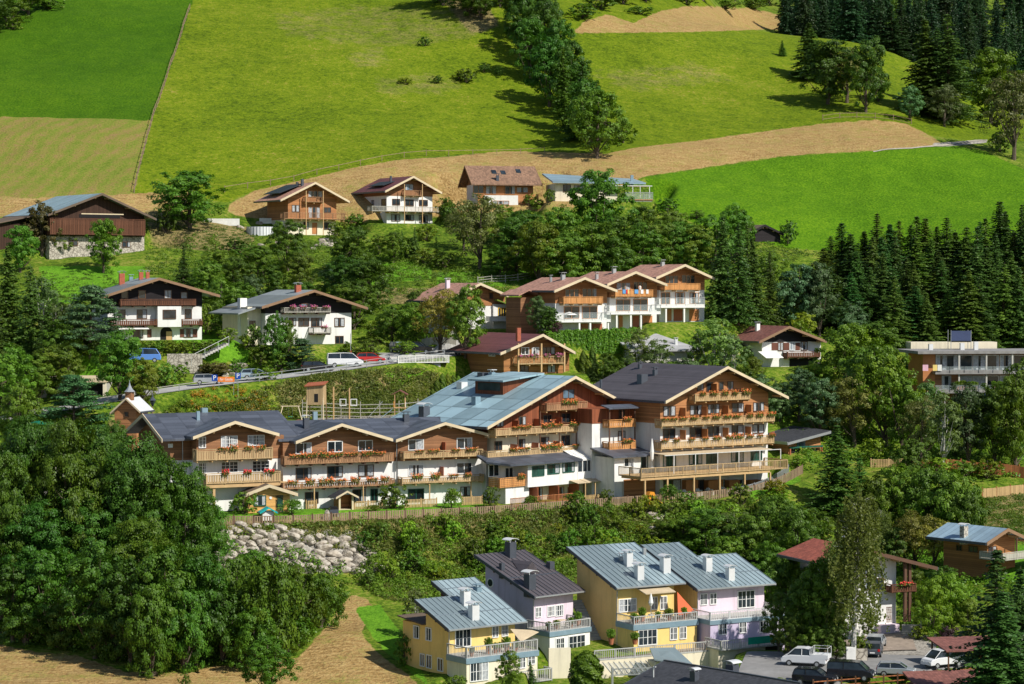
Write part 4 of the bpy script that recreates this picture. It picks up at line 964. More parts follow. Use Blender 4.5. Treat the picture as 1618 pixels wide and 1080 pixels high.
def m2():
    b = chalet('chalet with pale grey roof, blue-black gable and white corner wall above the road', (75, 248), 347, 30, K5, [(52, 15), (373, -86), (696, 20)], 598, 55, 12, ('plaster_white', 'wood_black', 'roof_steel_grey'), 1.5,
        [(497, 87, 553, 135, FB), (502, 197, 547, 240, FB), (355, 87, 415, 135, FB), (278, 87, 337, 132, FB), (222, 87, 258, 130, FB), (293, 0, 325, 30, dict(fr='frame_brown', sash=1, gl='glass_blue'))],
        [(190, 472, 20, 53, dict(rail='rail_grey', style='bars', deck='beam_dark')), (368, 476, 142, 180, dict(rail='rail_grey', style='bars', deck='beam_dark', v=-1.8))],
        [(272, -75, 48, -130, dict(mat='brick_red', capmat='metal_grey'))], trim='trim_brown', ym=150)
    flowers(b, [238, 304, 370, 440], b.B[0], 'balcony of blue-black gable chalet', 'pink', .9, group='flower boxes on the blue-black gable chalet')
    flowers(b, [430], b.B[1], 'lower balcony of blue-black gable chalet', 'pink', .9)
    # low left wing
    b.box('wing', 'plaster_cream', -2.2, -.05, 1.5, 11, -3.5, b.pr[0][1] - .1)
    q0 = b.pr[0]; b.slab('wing_roof', 'roof_steel_grey', [(q0[0] - 3, .2, q0[1] - 1.0), (q0[0] - .02, .2, q0[1] - .12), (q0[0] - .02, 11.5, q0[1] - .12), (q0[0] - 3, 11.5, q0[1] - 1.0)], .2)
    b.box('chimney', 'plaster_white', -2.3, -1.2, 4, 5, 0, q0[1] + 1.2)
    b.win(-20 + 0, 105, 10, 160, v=1.5, **FB)
    return b
M2 = m2()
def log_house():
    pk = dict(rail='rail_light', deck='beam_wood', style='bars', v=-1.3)
    b = chalet('log house with wine red roof and carved wooden balcony', (62, 812), 333, 31, KT, [(40, 682), (300, 568), (496, 676)], 458, None, 14, (None, 'wood_log', 'roof_wine'), 1.6,
        [(170, 652, 212, 690, dict(fr='frame_white')), (235, 652, 272, 690, dict(fr='frame_white')), (297, 650, 370, 690, dict(fr='frame_brown', sash=3)), (165, 762, 210, 800, dict(fr='frame_brown')), (330, 758, 372, 800, dict(fr='frame_brown'))],
        [(148, 432, 703, 752, pk)], name='log_house')
    flowers(b, [182, 245, 322, 392], b.B[0], 'balcony of the log house', 'pink', 1.2, group='flower boxes on the log house')
    for x in (150, 290, 430): b.post(x, 800, 625, -1.25, .22, 'beam_wood')
    b.win(-235, 672, -200, 702, side=True, fr='frame_white'); b.win(-28, 670, 8, 700, side=True, fr='frame_white')
    b.chimney(150, 572, 34, 530, ((0, 0, b.pr[1][1]), (0, 0, 1)), 'brick_red', None)
    return b
LH = log_house()

def triple(i, lab, o, Y, roof, xr, split, tops, mids, bal, deck, rail_y, cols, low, chims):
    pl_ = dict(rail='rail_orange', deck='beam_wood', style='planks', v=-1.3)
    b = chalet(lab, o, Y, 29, KT, roof, xr, split, 11, ('plaster_white', 'wood_orange', 'roof_terracotta'), 1.8,
        [(*t, dict(fr='frame_orange', sash=3)) for t in tops] + [(*t, dict(fr='frame_orange', gl='glass' )) for t in mids], [(*bal, pl_)], chims, ym=o[1] - 120)
    x0, x1, y0, y1 = deck; v = -2.6
    u0 = b.fr(x0, y0, v)[0]; u1 = b.fr(x1, y0, v)[0]; zt = b.fr((x0 + x1) / 2, y0, v)[1]; zb = b.fr((x0 + x1) / 2, y1, v)[1]; zr = b.fr((x0 + x1) / 2, rail_y, v)[1]
    t = b.balm(u0, u1, zr, zt - .16, v, -.003, 'metal_grey', 'plaster_white', 'glass', False)
    b.box('deck_slab', 'plaster_white', u0 + .01, u1 - .01, v + .03, -.01, zb, zt - .17)
    for x in cols: b.post(x, y1 + 70, y1, v + .3, .26, 'plaster_white', 'column', zb=-1.5)
    for k, (p, q) in enumerate(low): b.panel(p, y1 + 8, q, o[1] - 4, 'panel_red' if k % 2 else 'panel_orange', -.0, 'carport_door')
    return b
T3 = triple(3, 'highest and rightmost of three stepped chalets with terracotta roofs', (1008, 492), 360, [(988, 222), (1165, 143), (1342, 224)], 1282, 300,
    [(1045, 214, 1120, 258), (1145, 210, 1222, 256)], [(1020, 318, 1070, 384), (1107, 317, 1160, 383), (1195, 318, 1245, 383)], (1040, 1258, 260, 300), (992, 1286, 387, 408), 346, (1047, 1158), ((1055, 1082), (1095, 1150), (1190, 1248)), [(1028, 152, 28, 115, dict(cap='flat', mat='metal_grey', capmat='metal_grey'))])
T2 = triple(2, 'middle of three stepped chalets, towels hung over its wooden balcony', (705, 540), 353, [(690, 263), (865, 186), (1056, 264)], 992, 345,
    [(748, 257, 830, 298), (852, 252, 932, 298)], [(748, 361, 828, 425), (852, 359, 935, 425)], (740, 970, 298, 341), (690, 1018, 430, 448), 390, (747, 833, 895), ((760, 785), (845, 885), (905, 965)), [(732, 196, 30, 156, dict(cap='flat', mat='metal_grey', capmat='metal_grey')), (628, 234, 22, 190, dict(cap='flat', mat='metal_grey', capmat='metal_grey'))])
T1 = triple(1, 'leftmost of three stepped chalets, white parasol on its deck', (375, 545), 346, [(368, 302), (555, 222), (752, 300)], 688, 380,
    [(435, 296, 517, 340), (540, 292, 625, 340)], [(430, 403, 518, 470), (540, 403, 628, 472)], (425, 666, 340, 384), (372, 714, 478, 496), 438, (520, 586, 695), ((530, 575), (595, 660)), [(422, 236, 32, 192, dict(cap='flat', mat='metal_grey', capmat='metal_grey')), (348, 250, 18, 208, dict(cap='flat', mat='metal_grey', capmat='metal_grey'))])
b = T1   # low side wing of the left chalet
b.box('side_wing', 'wood_brown', -2.8, -.05, 5.5, 10, -3.5, b.fr(300, 345, 5)[1])
zz = b.fr(250, 300, 4.2)[1]; MB().uz([(-3.6, zz - .7), (-1.8, zz + .1), (-.05, zz - .6), (-.05, zz - .8), (-1.8, zz - .1), (-3.6, zz - .9)], 4.6, 10.5).build('side_roof', 'roof_terracotta', b.root)
def hidden_chalet():
    b = chalet('chalet half hidden by trees, pinkish roof and orange framed windows', (60, 1075), 356, 28, K3c, [(15, 905), (228, 796), (396, 868)], 375, 935, 12, ('plaster_white', 'wood_orange', 'roof_terracotta'), 1.4,
       [(285, 860, 300, 890, FB), (298, 960, 306, 990, FB)], (), [(28, 830, 34, 765, dict(mat='plaster_pink'))], ym=960)
    u0 = b.u1 + .03; u1 = b.fr(462, 980)[0]; z1 = b.fr(400, 925)[1]
    b.box('annex', 'plaster_white', u0 - 2.2, u1, -.4, 7, -3.5, z1); a = b.fr(330, 895, -1.2); c = b.fr(468, 948, -1.2)
    b.slab('annex_roof', 'lawn_roof', [(a[0], -1.2, a[1]), (c[0], -1.2, c[1]), (c[0], 8, c[1]), (a[0], 8, a[1])], .2)
    b.win(338, 950, 380, 998, v=-.4, fr='frame_yellow', sash=3); b.win(386, 952, 428, 998, v=-.4, fr='frame_yellow', sash=3)
    b.balcony(285, 462, 998, 1030, v=-1.6, vb=-.4, rail='plaster_white', style='solid', deck='plaster_white', brackets=False)
m_plain('lawn_roof', (.16, .22, .03), .95, 0, .4, 2); m_plain('frame_yellow', (.8, .5, .05), .5)
hidden_chalet()
# upper row of chalets under the hay field
def u_row():
    br = dict(rail='rail_brown', deck='beam_wood', style='bars', v=-1.5)
    b = chalet('upper chalet with round-posted balconies beside the white pool', (290, 505), 425, 30, K2, [(243, 289), (456, 182), (664, 298)], 582, 412, 10, ('plaster_cream', 'wood_orange', 'roof_terracotta'), 1.7,
        [(413, 238, 497, 272, dict(fr='frame_orange', sash=3)), (315, 324, 355, 362, FB), (413, 336, 482, 400, dict(fr='frame_orange', sash=3)), (510, 338, 548, 366, FB), (510, 431, 550, 468, FB), (385, 428, 412, 465, FB)],
        [(395, 505, 272, 306, dict(rail='rail_brown', style='bars', v=-1.0)), (265, 636, 369, 410, br)], [(376, 205, 22, 163, dict(cap=None, mat='metal_dark')), (345, 215, 20, 182, dict(cap=None, mat='metal_dark'))], ym=450)
    b.panel(436, 430, 466, 498, 'panel_orange', 0, 'door')
    for x in (400, 504): b.post(x, 505, 235, -1.55, .12, 'beam_wood', zb=-2)
    b.slab('solar_panel', 'roof_solar', [(b.pr[0][0] + 1.2, 1.5, b.pr[0][1] + 1.35), (b.pr[1][0] - 1.2, 1.5, b.pr[1][1] - .2), (b.pr[1][0] - 1.2, 8.5, b.pr[1][1] - .2), (b.pr[0][0] + 1.2, 8.5, b.pr[0][1] + 1.35)], .12)
    b = chalet('upper chalet with white walls and full width wooden deck', (890, 436), 433, 33, K2, [(880, 235), (1053, 145), (1225, 244)], 1168, 268, 11, ('plaster_white', 'wood_brown', 'roof_wine'), 1.6,
        [(925, 287, 968, 320, FB), (1005, 291, 1052, 325, FB), (1088, 293, 1137, 325, FB), (1003, 196, 1050, 230, dict(fr='frame_brown', gl='glass_blue')), (920, 382, 968, 418, FB), (1005, 384, 1053, 414, FB), (1088, 386, 1135, 425, FB)],
        [(1000, 1106, 233, 266, dict(rail='rail_brown', style='bars', v=-1.0)), (800, 1224, 331, 364, dict(rail='rail_grey', style='bars', v=-1.6, deck='beam_wood'))], [(915, 185, 16, 145, dict(cap=None, mat='metal_dark'))], ym=380)
    for x in (998, 1107): b.post(x, 436, 195, -1.6, .12, 'beam_wood', zb=-2)
    b.win(798, 295, 812, 325, side=True, **FBs); b.win(860, 288, 884, 325, side=True, **FBs)
    b.slab('solar_panel', 'roof_solar', [(b.pr[0][0] + 1.4, 1.5, b.pr[0][1] + 1.2), (b.pr[1][0] - 2.2, 1.5, b.pr[1][1] - .85), (b.pr[1][0] - 2.2, 7, b.pr[1][1] - .85), (b.pr[0][0] + 1.4, 7, b.pr[0][1] + 1.2)], .12)
    # house with the ridge along the view
    b = Bld('house', 'broad upper house with brown tiled roof and three roof windows', 'house', 175, 322, 438, 13, K3c)
    ve = -1.3; ul, ze = b.fr(176, 193, ve); ur, _ = b.fr(603, 203, ve); vr = 5.0; zr = b.fr(330, 84, vr)[1]
    rf = long_roof(b, (ul, ur), ve, ze, vr, zr, 'roof_brown')
    u1 = ur - 1.4; b.box('wall', 'wood_orange', ul + 1.4, u1, 0, 2 * vr - .1, -3.5, ze + .15)
    MB().vz([(0, ze + .1), (vr, zr - .35), (2 * vr, ze + .1)], ul + 1.45, u1 - .05).build('boarding', 'wood_brown', b.root)
    p = b.fr(252, 262, -.6); q = b.fr(457, 262, -.6); b.box('basement_wall', 'plaster_white', p[0], q[0], -.6, -.01, -3.5, p[1])
    b.box('wall_end', 'plaster_white', ul + 1.3, ul + 1.39, .2, 2 * vr - .4, -3.5, ze + .1)
    for t in ((185, 205, 245, 250), (262, 206, 322, 254), (378, 208, 437, 255), (450, 215, 515, 245)): b.win(*t, fr='frame_orange', sash=2)
    b.panel(330, 205, 372, 255, 'panel_orange', 0, 'shutter')
    b.win(300, 298, 400, 318, v=-.6, fr='frame_orange', sash=3)
    b.balcony(525, 582, 255, 288, v=-1.6, rail='rail_orange', style='planks', brackets=False)
    pln = ((0, ve, ze), Vector((0, -(zr - ze), vr - ve)).normalized()); k = (zr - ze) / (vr - ve)
    for x, y in ((310, 122), (366, 125), (458, 117)):
        q = b.pl(x, y, *pln); m_ = MB(); m_.ext([(q.x - .45, q.y - .6, q.z - .6 * k + .1), (q.x + .45, q.y - .6, q.z - .6 * k + .1), (q.x + .45, q.y + .6, q.z + .6 * k + .1), (q.x - .45, q.y + .6, q.z + .6 * k + .1)], (0, 0, -.3)); m_.build('roof_window', 'glass', b.root)
    b.chimney(331, 172, 26, 130, pln, 'metal_dark', 'flat', capmat='metal_dark')
    # flat roofed house with terrace
    b = Bld('house', 'modern upper house, flat pale roof and glass railed terrace behind trees', 'house', 683, 300, 435, 10, K3c)
    z0 = b.fr(700, 185)[1]; zt = b.fr(960, 190)[1]; u1 = b.fr(1060, 230)[0]; ue = b.fr(1262, 250)[0]
    b.box('wall', 'plaster_cream', 0, u1, 0, 9, -4, z0 - .15)
    p = b.fr(668, 142, -1.2); q = b.fr(1235, 188, -1.2)
    b.slab('roof', 'roof_lightblue', [(p[0], -1.2, z0 + .15), (q[0], -1.2, z0 + .05), (q[0], 9.5, z0 + 1.25), (p[0], 9.5, z0 + 2.1)], .3)
    for t in ((733, 200, 775, 240), (800, 205, 850, 245), (980, 205, 1040, 250)): b.win(*t, fr='frame_brown')
    b.box('terrace_block', 'plaster_grey', b.fr(1120, 320, -1.5)[0], ue, -1.5, 6, -4.5, b.fr(1190, 293, -1.5)[1])
    t = b.balm(b.fr(1110, 280, -1.7)[0], ue + .1, b.fr(1190, 244, -1.7)[1], b.fr(1190, 292, -1.7)[1], -1.7, 5, 'rail_orange', 'panel_orange', 'glass', False)
    m_ = MB(); a = b.fr(1040, 200, -1.5)[0]; zc = b.fr(1150, 203, -1.5)[1]; m_.box(a, ue, -1.5, 3, zc - .12, zc)
    for x in (1155, 1200, 1257): u = b.fr(x, 230, -1.4)[0]; m_.box(u - .05, u + .05, -1.45, -1.35, t[2] - 1, zc - .12)
    m_.build('canopy', 'frame_white', b.root)
    b.chimney(1150, 172, 26, 140, ((0, 0, z0 + .6), (0, 0, 1)), 'copper_blue', None)
u_row()
def barn():
    b = chalet('old dark timber barn with stone base and pale sheet roof', (300, 655), 404, 36, K1, [(292, 377), (622, 250), (950, 404)], 878, 512, 17, ('stone_wall', 'wood_dark', 'roof_lightblue'), 1.6,
        [(420, 538, 470, 568, FB), (745, 548, 790, 576, FB)], [(305, 885, 405, 505, dict(v=-1.2, rail='rail_dark', deck='beam_dark', style='boards', brackets=False))], name='barn', cat='barn', trim='roof_wood', ym=580)
    b.box('hay_door', 'dark_open', b.fr(480, 385)[0], b.fr(730, 385)[0], -.09, -.055, b.fr(600, 400)[1], b.fr(600, 380)[1])
    b.box('door_beam', 'trim_light', b.fr(476, 377)[0], b.fr(732, 377)[0], -1.3, -1.2, b.fr(600, 381)[1], b.fr(600, 375)[1])
    # weathered lean-to on the far left
    zt = b.pr[0][1]; b.box('lean_to', 'wood_dark', -9, -.1, 4, 14, -3.5, zt - 1.6)
    b.slab('lean_to_roof', 'roof_wood', [(-10, 3.2, zt - 1.9), (-.1, 3.2, zt + .1), (-.1, 15, zt + .1), (-10, 15, zt - 1.9)], .15)
m_, nt, bb_ = newmat('stone_wall')
vo = N(nt, 'ShaderNodeTexVoronoi', feature='DISTANCE_TO_EDGE'); vo.inputs['Scale'].default_value = 1.9; tc = N(nt, 'ShaderNodeTexCoord'); nt.links.new(tc.outputs['Object'], vo.inputs[0])
c = ramp(nt, noise(nt, 1.5, 4), [(.3, (.30, .27, .22)), (.7, (.62, .57, .48))]); c = mixc(nt, ramp(nt, vo.outputs['Distance'], [(.0, (1, 1, 1)), (.1, (0, 0, 0))]), c, (.12, .10, .08)); setc(nt, bb_, c); bb_.inputs['Roughness'].default_value = .95; MATS['stone_wall'] = m_
barn()
def small_ones():
    chalet('small black wooden hay hut at the edge of the emerald field', (292, 275), 421, 25, KH, [(268, 207), (340, 170), (430, 214)], 415, None, 5, (None, 'wood_black', 'roof_wood'), .6, name='hay_hut', cat='hut', trim='wood_black')
    b = chalet('chalet with red roof, black gable and white walls right of the grey roof', (325, 872), 352, 25, KH, [(310, 746), (460, 671), (642, 743)], 615, 748, 12, ('plaster_white', 'wood_black', 'roof_red'), 1.5,
        [(405, 753, 428, 790, FB), (462, 752, 485, 788, dict(fr='frame_white', gl='glass_blue')), (518, 750, 547, 788, FBs)],
        [(450, 613, 795, 826, dict(rail='rail_dark', deck='beam_dark', style='boards'))], [(303, 692, 26, 648, dict(mat='plaster_white', capmat='metal_grey'))], trim='trim_brown', ym=790)
    for x0, x1 in ((372, 402), (432, 458), (489, 512)): b.panel(x0, 753, x1, 790, 'shutter_brown', 0)
    a = b.fr(345, 828, -2.4); c = b.fr(432, 828, -2.4); b.slab('awning', 'canvas_white', [(a[0], -2.4, a[1]), (c[0], -2.4, a[1]), (c[0], -.1, a[1] + .9), (a[0], -.1, a[1] + .9)], .05)
    b.box('opening', 'dark_open', b.fr(460, 850)[0], b.fr(600, 850)[0], -.03, -.004, -.5, b.fr(530, 830)[1])
    # low grey roof
    b = Bld('house', 'low house with pale grey sheet roof among the birches', 'house', 835, 690, 340, 20, KT)
    ve = -1; ul, ze = b.fr(832, 640, ve); ur = b.fr(1275, 662, ve)[0]; vr = 8; zr = b.fr(980, 565, vr)[1]; ze = b.fr(1100, 665, ve)[1]
    MB().ext([(ul, ve, ze), (ur, ve, ze), (ur - 3.5, vr, zr), (ul + .5, vr, zr)], (0, 0, -.2)).build('roof', 'roof_grey', b.root); b.box('wall', 'plaster_grey', ul + 1, ur - 1, 0, vr, -3.5, ze - .15)
    MB().ext([(ul + .5, vr, zr), (ur - 3.5, vr, zr), (ur, 2 * vr, ze), (ul, 2 * vr, ze)], (0, 0, -.2)).build('back_roof', 'roof_grey', b.root)
    b.chimney(1110, 640, 24, 585, ((0, 4, zr * .5 + ze * .5), (0, -.3, 1)), 'metal_white', 'arch')
    b.win(1290, 0, 1295, 5) if False else None
    # east pavilion of the hotel
    b = Bld('pavilion', 'orange pavilion with dark gravel roof and green beams beside the hotel', 'pavilion', 190, 885, 320, 33, KS)
    p = b.fr(180, 764, -.8); q = b.fr(442, 693, -.8); z = p[1]; D = 8; zq = q[1]
    b.slab('roof', 'roof_slate', [(p[0], -.8, z), (q[0], -.8, zq), (q[0], D, zq + .3), (p[0], D, z + .3)], .12)
    MB().uz([(p[0] - .02, z - .05), (q[0] + .02, zq - .05), (q[0] + .02, zq - .4), (p[0] - .02, z - .4)], -.86, -.8).build('fascia', 'metal_grey', b.root)
    MB().box(p[0] - .08, p[0], -.8, D, z - .35, z + .05).build('side_fascia', 'metal_grey', b.root)
    u1 = q[0] - .8; MB().uz([(0, -3), (0, z - .3), (u1, zq - .45), (u1, -3)], .4, D - .5).build('wall', 'wood_orange', b.root)
    zb = b.fr(300, 797)[1]; b.box('beam', 'frame_green', 0, u1, -.1, .05, zb, zb + .25)
    for u in (.05, u1 * .35, u1 - .2): b.box('post', 'panel_red', u, u + .2, -.05, .15, -1, zb)
    b.win(325, 805, 357, 838, v=.4, **FB); b.box('opening', 'dark_open', .4, u1 * .33, .3, .39, -.5, zb - .1)
    b.panel(235, 750, 285, 792, 'glass_blue', .39, 'tarpaulin')
small_ones()
m_plain('slab_grey', (.27, .26, .25), .8, 0, .3)
def modern():
    b = Bld('modern_building', 'modern flat roofed building with two glazed storeys and planted terrace', 'building', 1110, 1000, 343, 6, KH)
    v = 0; W = b.fr(1800, 850)[0]; r0 = b.fr(1095, 800, -1.5)[0]; z1 = b.fr(1400, 808, -1.5)[1]; z1t = b.fr(1400, 783, -1.5)[1]
    z1t = z1 + (z1t - z1) * .55; b.box('roof', 'slab_grey', r0, W, -1.5, 11, z1, z1t)
    f1 = b.fr(1400, 890, -1.5)[1]; f1b = b.fr(1400, 908, -1.5)[1]; f0 = b.fr(1400, 985, -1.5)[1]; f0b = b.fr(1400, 1002, -1.5)[1]
    x0 = b.fr(1180, 900, -1.5)[0]; b.box('upper_floor_slab', 'slab_grey', x0, W, -1.6, 0, f1b, f1); b.box('lower_floor_slab', 'slab_grey', x0, W, -1.6, 0, f0b, f0)
    b.box('wall', 'panel_orange', .3, b.fr(1180, 850)[0], .1, 8, -4, z1 - .01); b.box('core_wall', 'wood_brown', b.fr(1180, 850)[0], W, .12, 8, -4, z1 - .01)
    for i, (a, c) in enumerate(((1185, 1235), (1238, 1292), (1305, 1360), (1370, 1427), (1437, 1492), (1502, 1556), (1568, 1640))):
        b.win(a, 816, c, 886, v=.12, fr='metal_grey', sash=1, name='window')
    for i, (a, c) in enumerate(((1215, 1255), (1300, 1360), (1368, 1425), (1437, 1490), (1500, 1555), (1568, 1640))):
        b.win(a, 918, c, 978, v=.12, fr='metal_grey', sash=1, gl='curtain' if i in (1, 2) else 'glass')
    for x in (1297, 1432, 1560):
        for (y0, y1) in ((888, 810), (982, 910)): b.post(x, y0, y1, -1.2, .22, 'plaster_grey', 'column')
    for yt, zf in ((868, f1), (960, f0)):
        zr = b.fr(1400, yt, -1.6)[1]; m_ = MB()
        n = 9
        for k in range(n + 1): u = x0 + (W - x0) * k / n; m_.box(u - .03, u + .03, -1.66, -1.6, zf - .3, zr)
        rl = m_.build('railing', 'metal_dark', b.root); MB().box(x0, W, -1.64, -1.62, zf + .05, zr - .05).build('glass_panel', 'railglass', rl)
    p = b.fr(1060, 775, 12)[0]; q = b.fr(1485, 760, 12); b.box('penthouse', 'plaster_cream', p, q[0], 12, 15, z1t - 3, b.fr(1300, 750, 12)[1])
    for x, y0, y1 in ((1160, 783, 760), (1315, 783, 755), (1383, 783, 748)):
        u, z = b.fr(x, y0, 4); zt = b.fr(x, y1, 4)[1]; b.box('chimney', 'metal_white', u - .3, u + .3, 4, 4.6, z1t, max(zt, z1t + .4))
    a = b.fr(1385, 1005, -1.9)[0]; c = b.fr(1512, 1005, -1.9)[0]; b.box('tarpaulin', 'canvas_blue', a, c, -1.7, -1.62, b.fr(1450, 1026, -1.9)[1], f0b - .02)
    return b, f1, f0
MOD, MF1, MF0 = modern()

# ---- the row of rendered houses with single pitch roofs at the bottom
def shed(b, u0, u1, v0, z0, v1, k, mat, seams=True, seam=.62, th=.22):
    z1 = z0 + k * (v1 - v0)
    rf = MB().ext([(u0, v0, z0), (u1, v0, z0), (u1, v1, z1), (u0, v1, z1)], (0, 0, -th)).build('roof', mat, b.root)
    if seams:
        m_ = MB(); n = int((u1 - u0) / seam)
        for i in range(n + 1):
            u = u0 + (u1 - u0) * i / n; m_.ext([(u - .022, v0, z0 - .01), (u + .022, v0, z0 - .01), (u + .022, v0, z0 + .06), (u - .022, v0, z0 + .06)], (0, v1 - v0, z1 - z0))
        vm = v0 + (v1 - v0) * .42; zm = z0 + k * (vm - v0); m_.ext([(u0, vm, zm), (u1, vm, zm), (u1, vm, zm + .05), (u0, vm, zm + .05)], (0, .12, k * .12))
        m_.build('standing_seams', 'seam_metal' if mat != 'roof_umber' else 'metal_dark', rf)
    MB().box(u0, u1, v0 - .14, v0 - .01, z0 - .17, z0 - .03).build('gutter', 'metal_grey', rf)
    for e, sg in ((u0, -1), (u1, 1)):
        MB().ext([(min(e + sg * .004, e + sg * .07), v0, z0 + .04), (max(e + sg * .004, e + sg * .07), v0, z0 + .04), (max(e + sg * .004, e + sg * .07), v0, z0 - .3), (min(e + sg * .004, e + sg * .07), v0, z0 - .3)], (0, v1 - v0, z1 - z0)).build('verge_board', 'metal_dark', rf)
    for t in (.12, .4, .68, .95):
        v = v0 + (v1 - v0) * t; z = z0 + k * (v - v0); MB().box(u0 + .05, u0 + .7, v - .1, v + .1, z - th - .28, z - th + .03).build('rafter', 'beam_dark', rf)
    return rf
m_plain('seam_metal', (.20, .25, .28), .4, .2)
def rowhouse(lab, o, Y, yaw, c, eave, vends, wall_left, D, mats, band, block_x, tz, rails, up_w, lo_w, side_w, chims, extra=None, rail_style='bars', roofmat='roof_steel', rail='rail_white', blk=None):
    """eave: two photo points of the front eave; vends: photo point of the far left corner of the roof"""
    b = Bld('row_house', lab, 'house', o[0], o[1], Y, yaw, c, 'rendered row houses with single pitch roofs')
    of = 1.0
    ua, za = b.fr(*eave[0], -of); ub, zb = b.fr(*eave[1], -of); z0 = (za + zb) / 2
    vb, zt = b.sd(*vends, ua); k = (zt - z0) / (vb + of)
    b.rf = shed(b, ua, ub, -of, z0, vb, k, roofmat); b.k = k; b.z0 = z0; b.vb = vb; b.ua = ua; b.ub = ub; b.of = of
    plane = ((0, -of, z0), Vector((0, -k, 1)).normalized()); b.plane = plane
    w0, w1 = ua + .75, ub - .75; vw = vb - .9
    MB().vz([(0, -4), (0, z0 + k * of - .26), (vw, z0 + k * (vw + of) - .26), (vw, -4)], w0, w1).build('wall', mats[0], b.root)
    # wall end panel; on some houses its tone holds painted shade and bounce
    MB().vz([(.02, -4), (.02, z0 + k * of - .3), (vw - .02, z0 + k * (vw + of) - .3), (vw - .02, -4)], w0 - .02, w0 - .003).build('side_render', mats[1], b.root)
    # terrace block
    vT = -tz; x0, x1, yt, yb = band
    u0 = b.fr(x0, (yt + yb) / 2, vT)[0]; u1 = b.fr(x1, (yt + yb) / 2, vT)[0]; zt_ = b.fr((x0 + x1) / 2, yt, vT)[1]; zb_ = b.fr((x0 + x1) / 2, yb, vT)[1]
    b.box('terrace_block', mats[2], u0 + .12, u1 - .12, vT + .12, -.01, -4.5, zb_)
    b.box('terrace_edge', 'copper_blue', u0, u1, vT, -.008, zb_ + .002, zt_)
    zr = b.fr((x0 + x1) / 2, rails, vT)[1]
    t = b.balm(u0 + .1, u1 - .1, zr, zt_ - .1, vT + .1, -.01, rail, 'concrete', rail_style, False)
    b.T = (u0, u1, zt_, vT, zr)
    for q in up_w: b.win(*q[:4], v=0, fr='frame_white', bars=q[4] if len(q) > 4 else 1, sash=q[5] if len(q) > 5 else 2)
    for q in lo_w: b.win(*q[:4], v=vT + .12, fr='frame_white', bars=1, sash=q[4] if len(q) > 4 else 2)
    for q in side_w: b.win(*q[:4], side=True, u=w0 - .02, fr='frame_white', sash=2)
    for q in chims: b.chimney(*q[:4], plane, **(q[4] if len(q) > 4 else {}))
    dp = MB(); dp.tube([(w0 - .1, -.12, -2), (w0 - .1, -.12, z0 - .5), (w0 + .2, -of - .05, z0 - .12)], .055); dp.build('downpipe', 'metal_grey', b.root)
    b.w0, b.w1 = w0, w1
    return b
m_wood('rail_white', (.45, .45, .43), 'X', .13, .15)
WC = dict(mat='metal_white', capmat='metal_white')
L1 = rowhouse('yellow row house, leftmost, with stepped pale metal roof', (352, 1064), 229, 37, KL, ((380, 704), (905, 637)), (150, 497), 20, 10, ('plaster_yellow', 'plaster_yellow', 'plaster_cream'), (497, 987, 868, 905), 0, 3.4, 792,
    [(425, 702, 523, 812, 1, 2), (674, 680, 708, 748), (738, 670, 773, 740)], [(525, 920, 640, 1040, 3), (851, 880, 890, 955), (914, 872, 955, 930)],
    [(146, 678, 178, 755), (228, 692, 262, 770), (190, 867, 215, 942), (233, 875, 263, 955), (308, 897, 340, 975)], [(490, 528, 72, 420, WC), (547, 625, 76, 513, WC), (577, 437, 50, 392, dict(mat='copper_blue', cap='flat', capmat='copper_blue'))])
b = L1; b.box('rear_wing', 'plaster_yellow', b.w0 + .02, b.w0 + 4, b.vb - .85, b.vb + 3.2, -4, b.z0 - .2); b.slab('rear_wing_roof', 'roof_wood', [(b.w0 - .4, b.vb - .8, b.z0 - .1), (b.w0 + 4, b.vb - .8, b.z0 - .1), (b.w0 + 4, b.vb + 3.6, b.z0 + .3), (b.w0 - .4, b.vb + 3.6, b.z0 + .3)], .12)
q = b.pl(375, 470, *b.plane); zq = b.z0 + b.k * (b.vb + b.of); v2 = b.pl(490, 352, *b.plane)
shed(b, q.x, b.ub, b.vb + .01, zq, v2.y, b.k, 'roof_steel')
MB().vz([(b.vb - .9, -4), (b.vb - .9, zq - .6), (v2.y - .8, zq + b.k * (v2.y - b.vb - .8) - .3), (v2.y - .8, -4)], q.x + .6, b.w1).build('rear_wall', 'beam_dark', b.root)
a = b.fr(980, 1040, -4.6); c = b.fr(1075, 1030, -4.6); b.balm(a[0] - 3, c[0], b.fr(1030, 962, -4.6)[1], b.fr(1030, 1048, -4.6)[1], -4.6, -3.3, 'rail_white', 'concrete', 'bars', False)
sv = MB(); p0 = Vector((b.T[1] - 3.6, -1.2, b.z0 - .5)); sv.ext([(b.w1 - 1.4, -1.1, b.z0 - .6), (b.w1 + .3, -2.4, b.z0 - .7), (b.T[1] + .4, -2.9, b.T[4] + .6), (b.T[1] - 1.8, -2.8, b.T[4] - .2)], (0, .04, 0)); sv.build('sun_sail', 'canvas_beige', b.root)
L2 = rowhouse('lilac row house with dark standing seam roof and small dormer', (912, 905), 239, 42, KL, ((958, 479), (1295, 436)), (552, 196), 20, 10, ('plaster_pink', 'plaster_lilac', 'plaster_white'), (1058, 1340, 700, 732), 0, 3.6, 640,  # lilac side colour holds the bluish shade of the left wall
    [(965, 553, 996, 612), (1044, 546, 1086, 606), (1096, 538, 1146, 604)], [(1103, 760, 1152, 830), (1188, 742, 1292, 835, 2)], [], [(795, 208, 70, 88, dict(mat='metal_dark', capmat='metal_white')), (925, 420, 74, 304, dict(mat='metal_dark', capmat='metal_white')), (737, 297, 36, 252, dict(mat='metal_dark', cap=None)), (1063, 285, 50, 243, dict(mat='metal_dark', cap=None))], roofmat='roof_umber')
b = L2; q = b.pl(930, 325, *b.plane); m_ = MB()
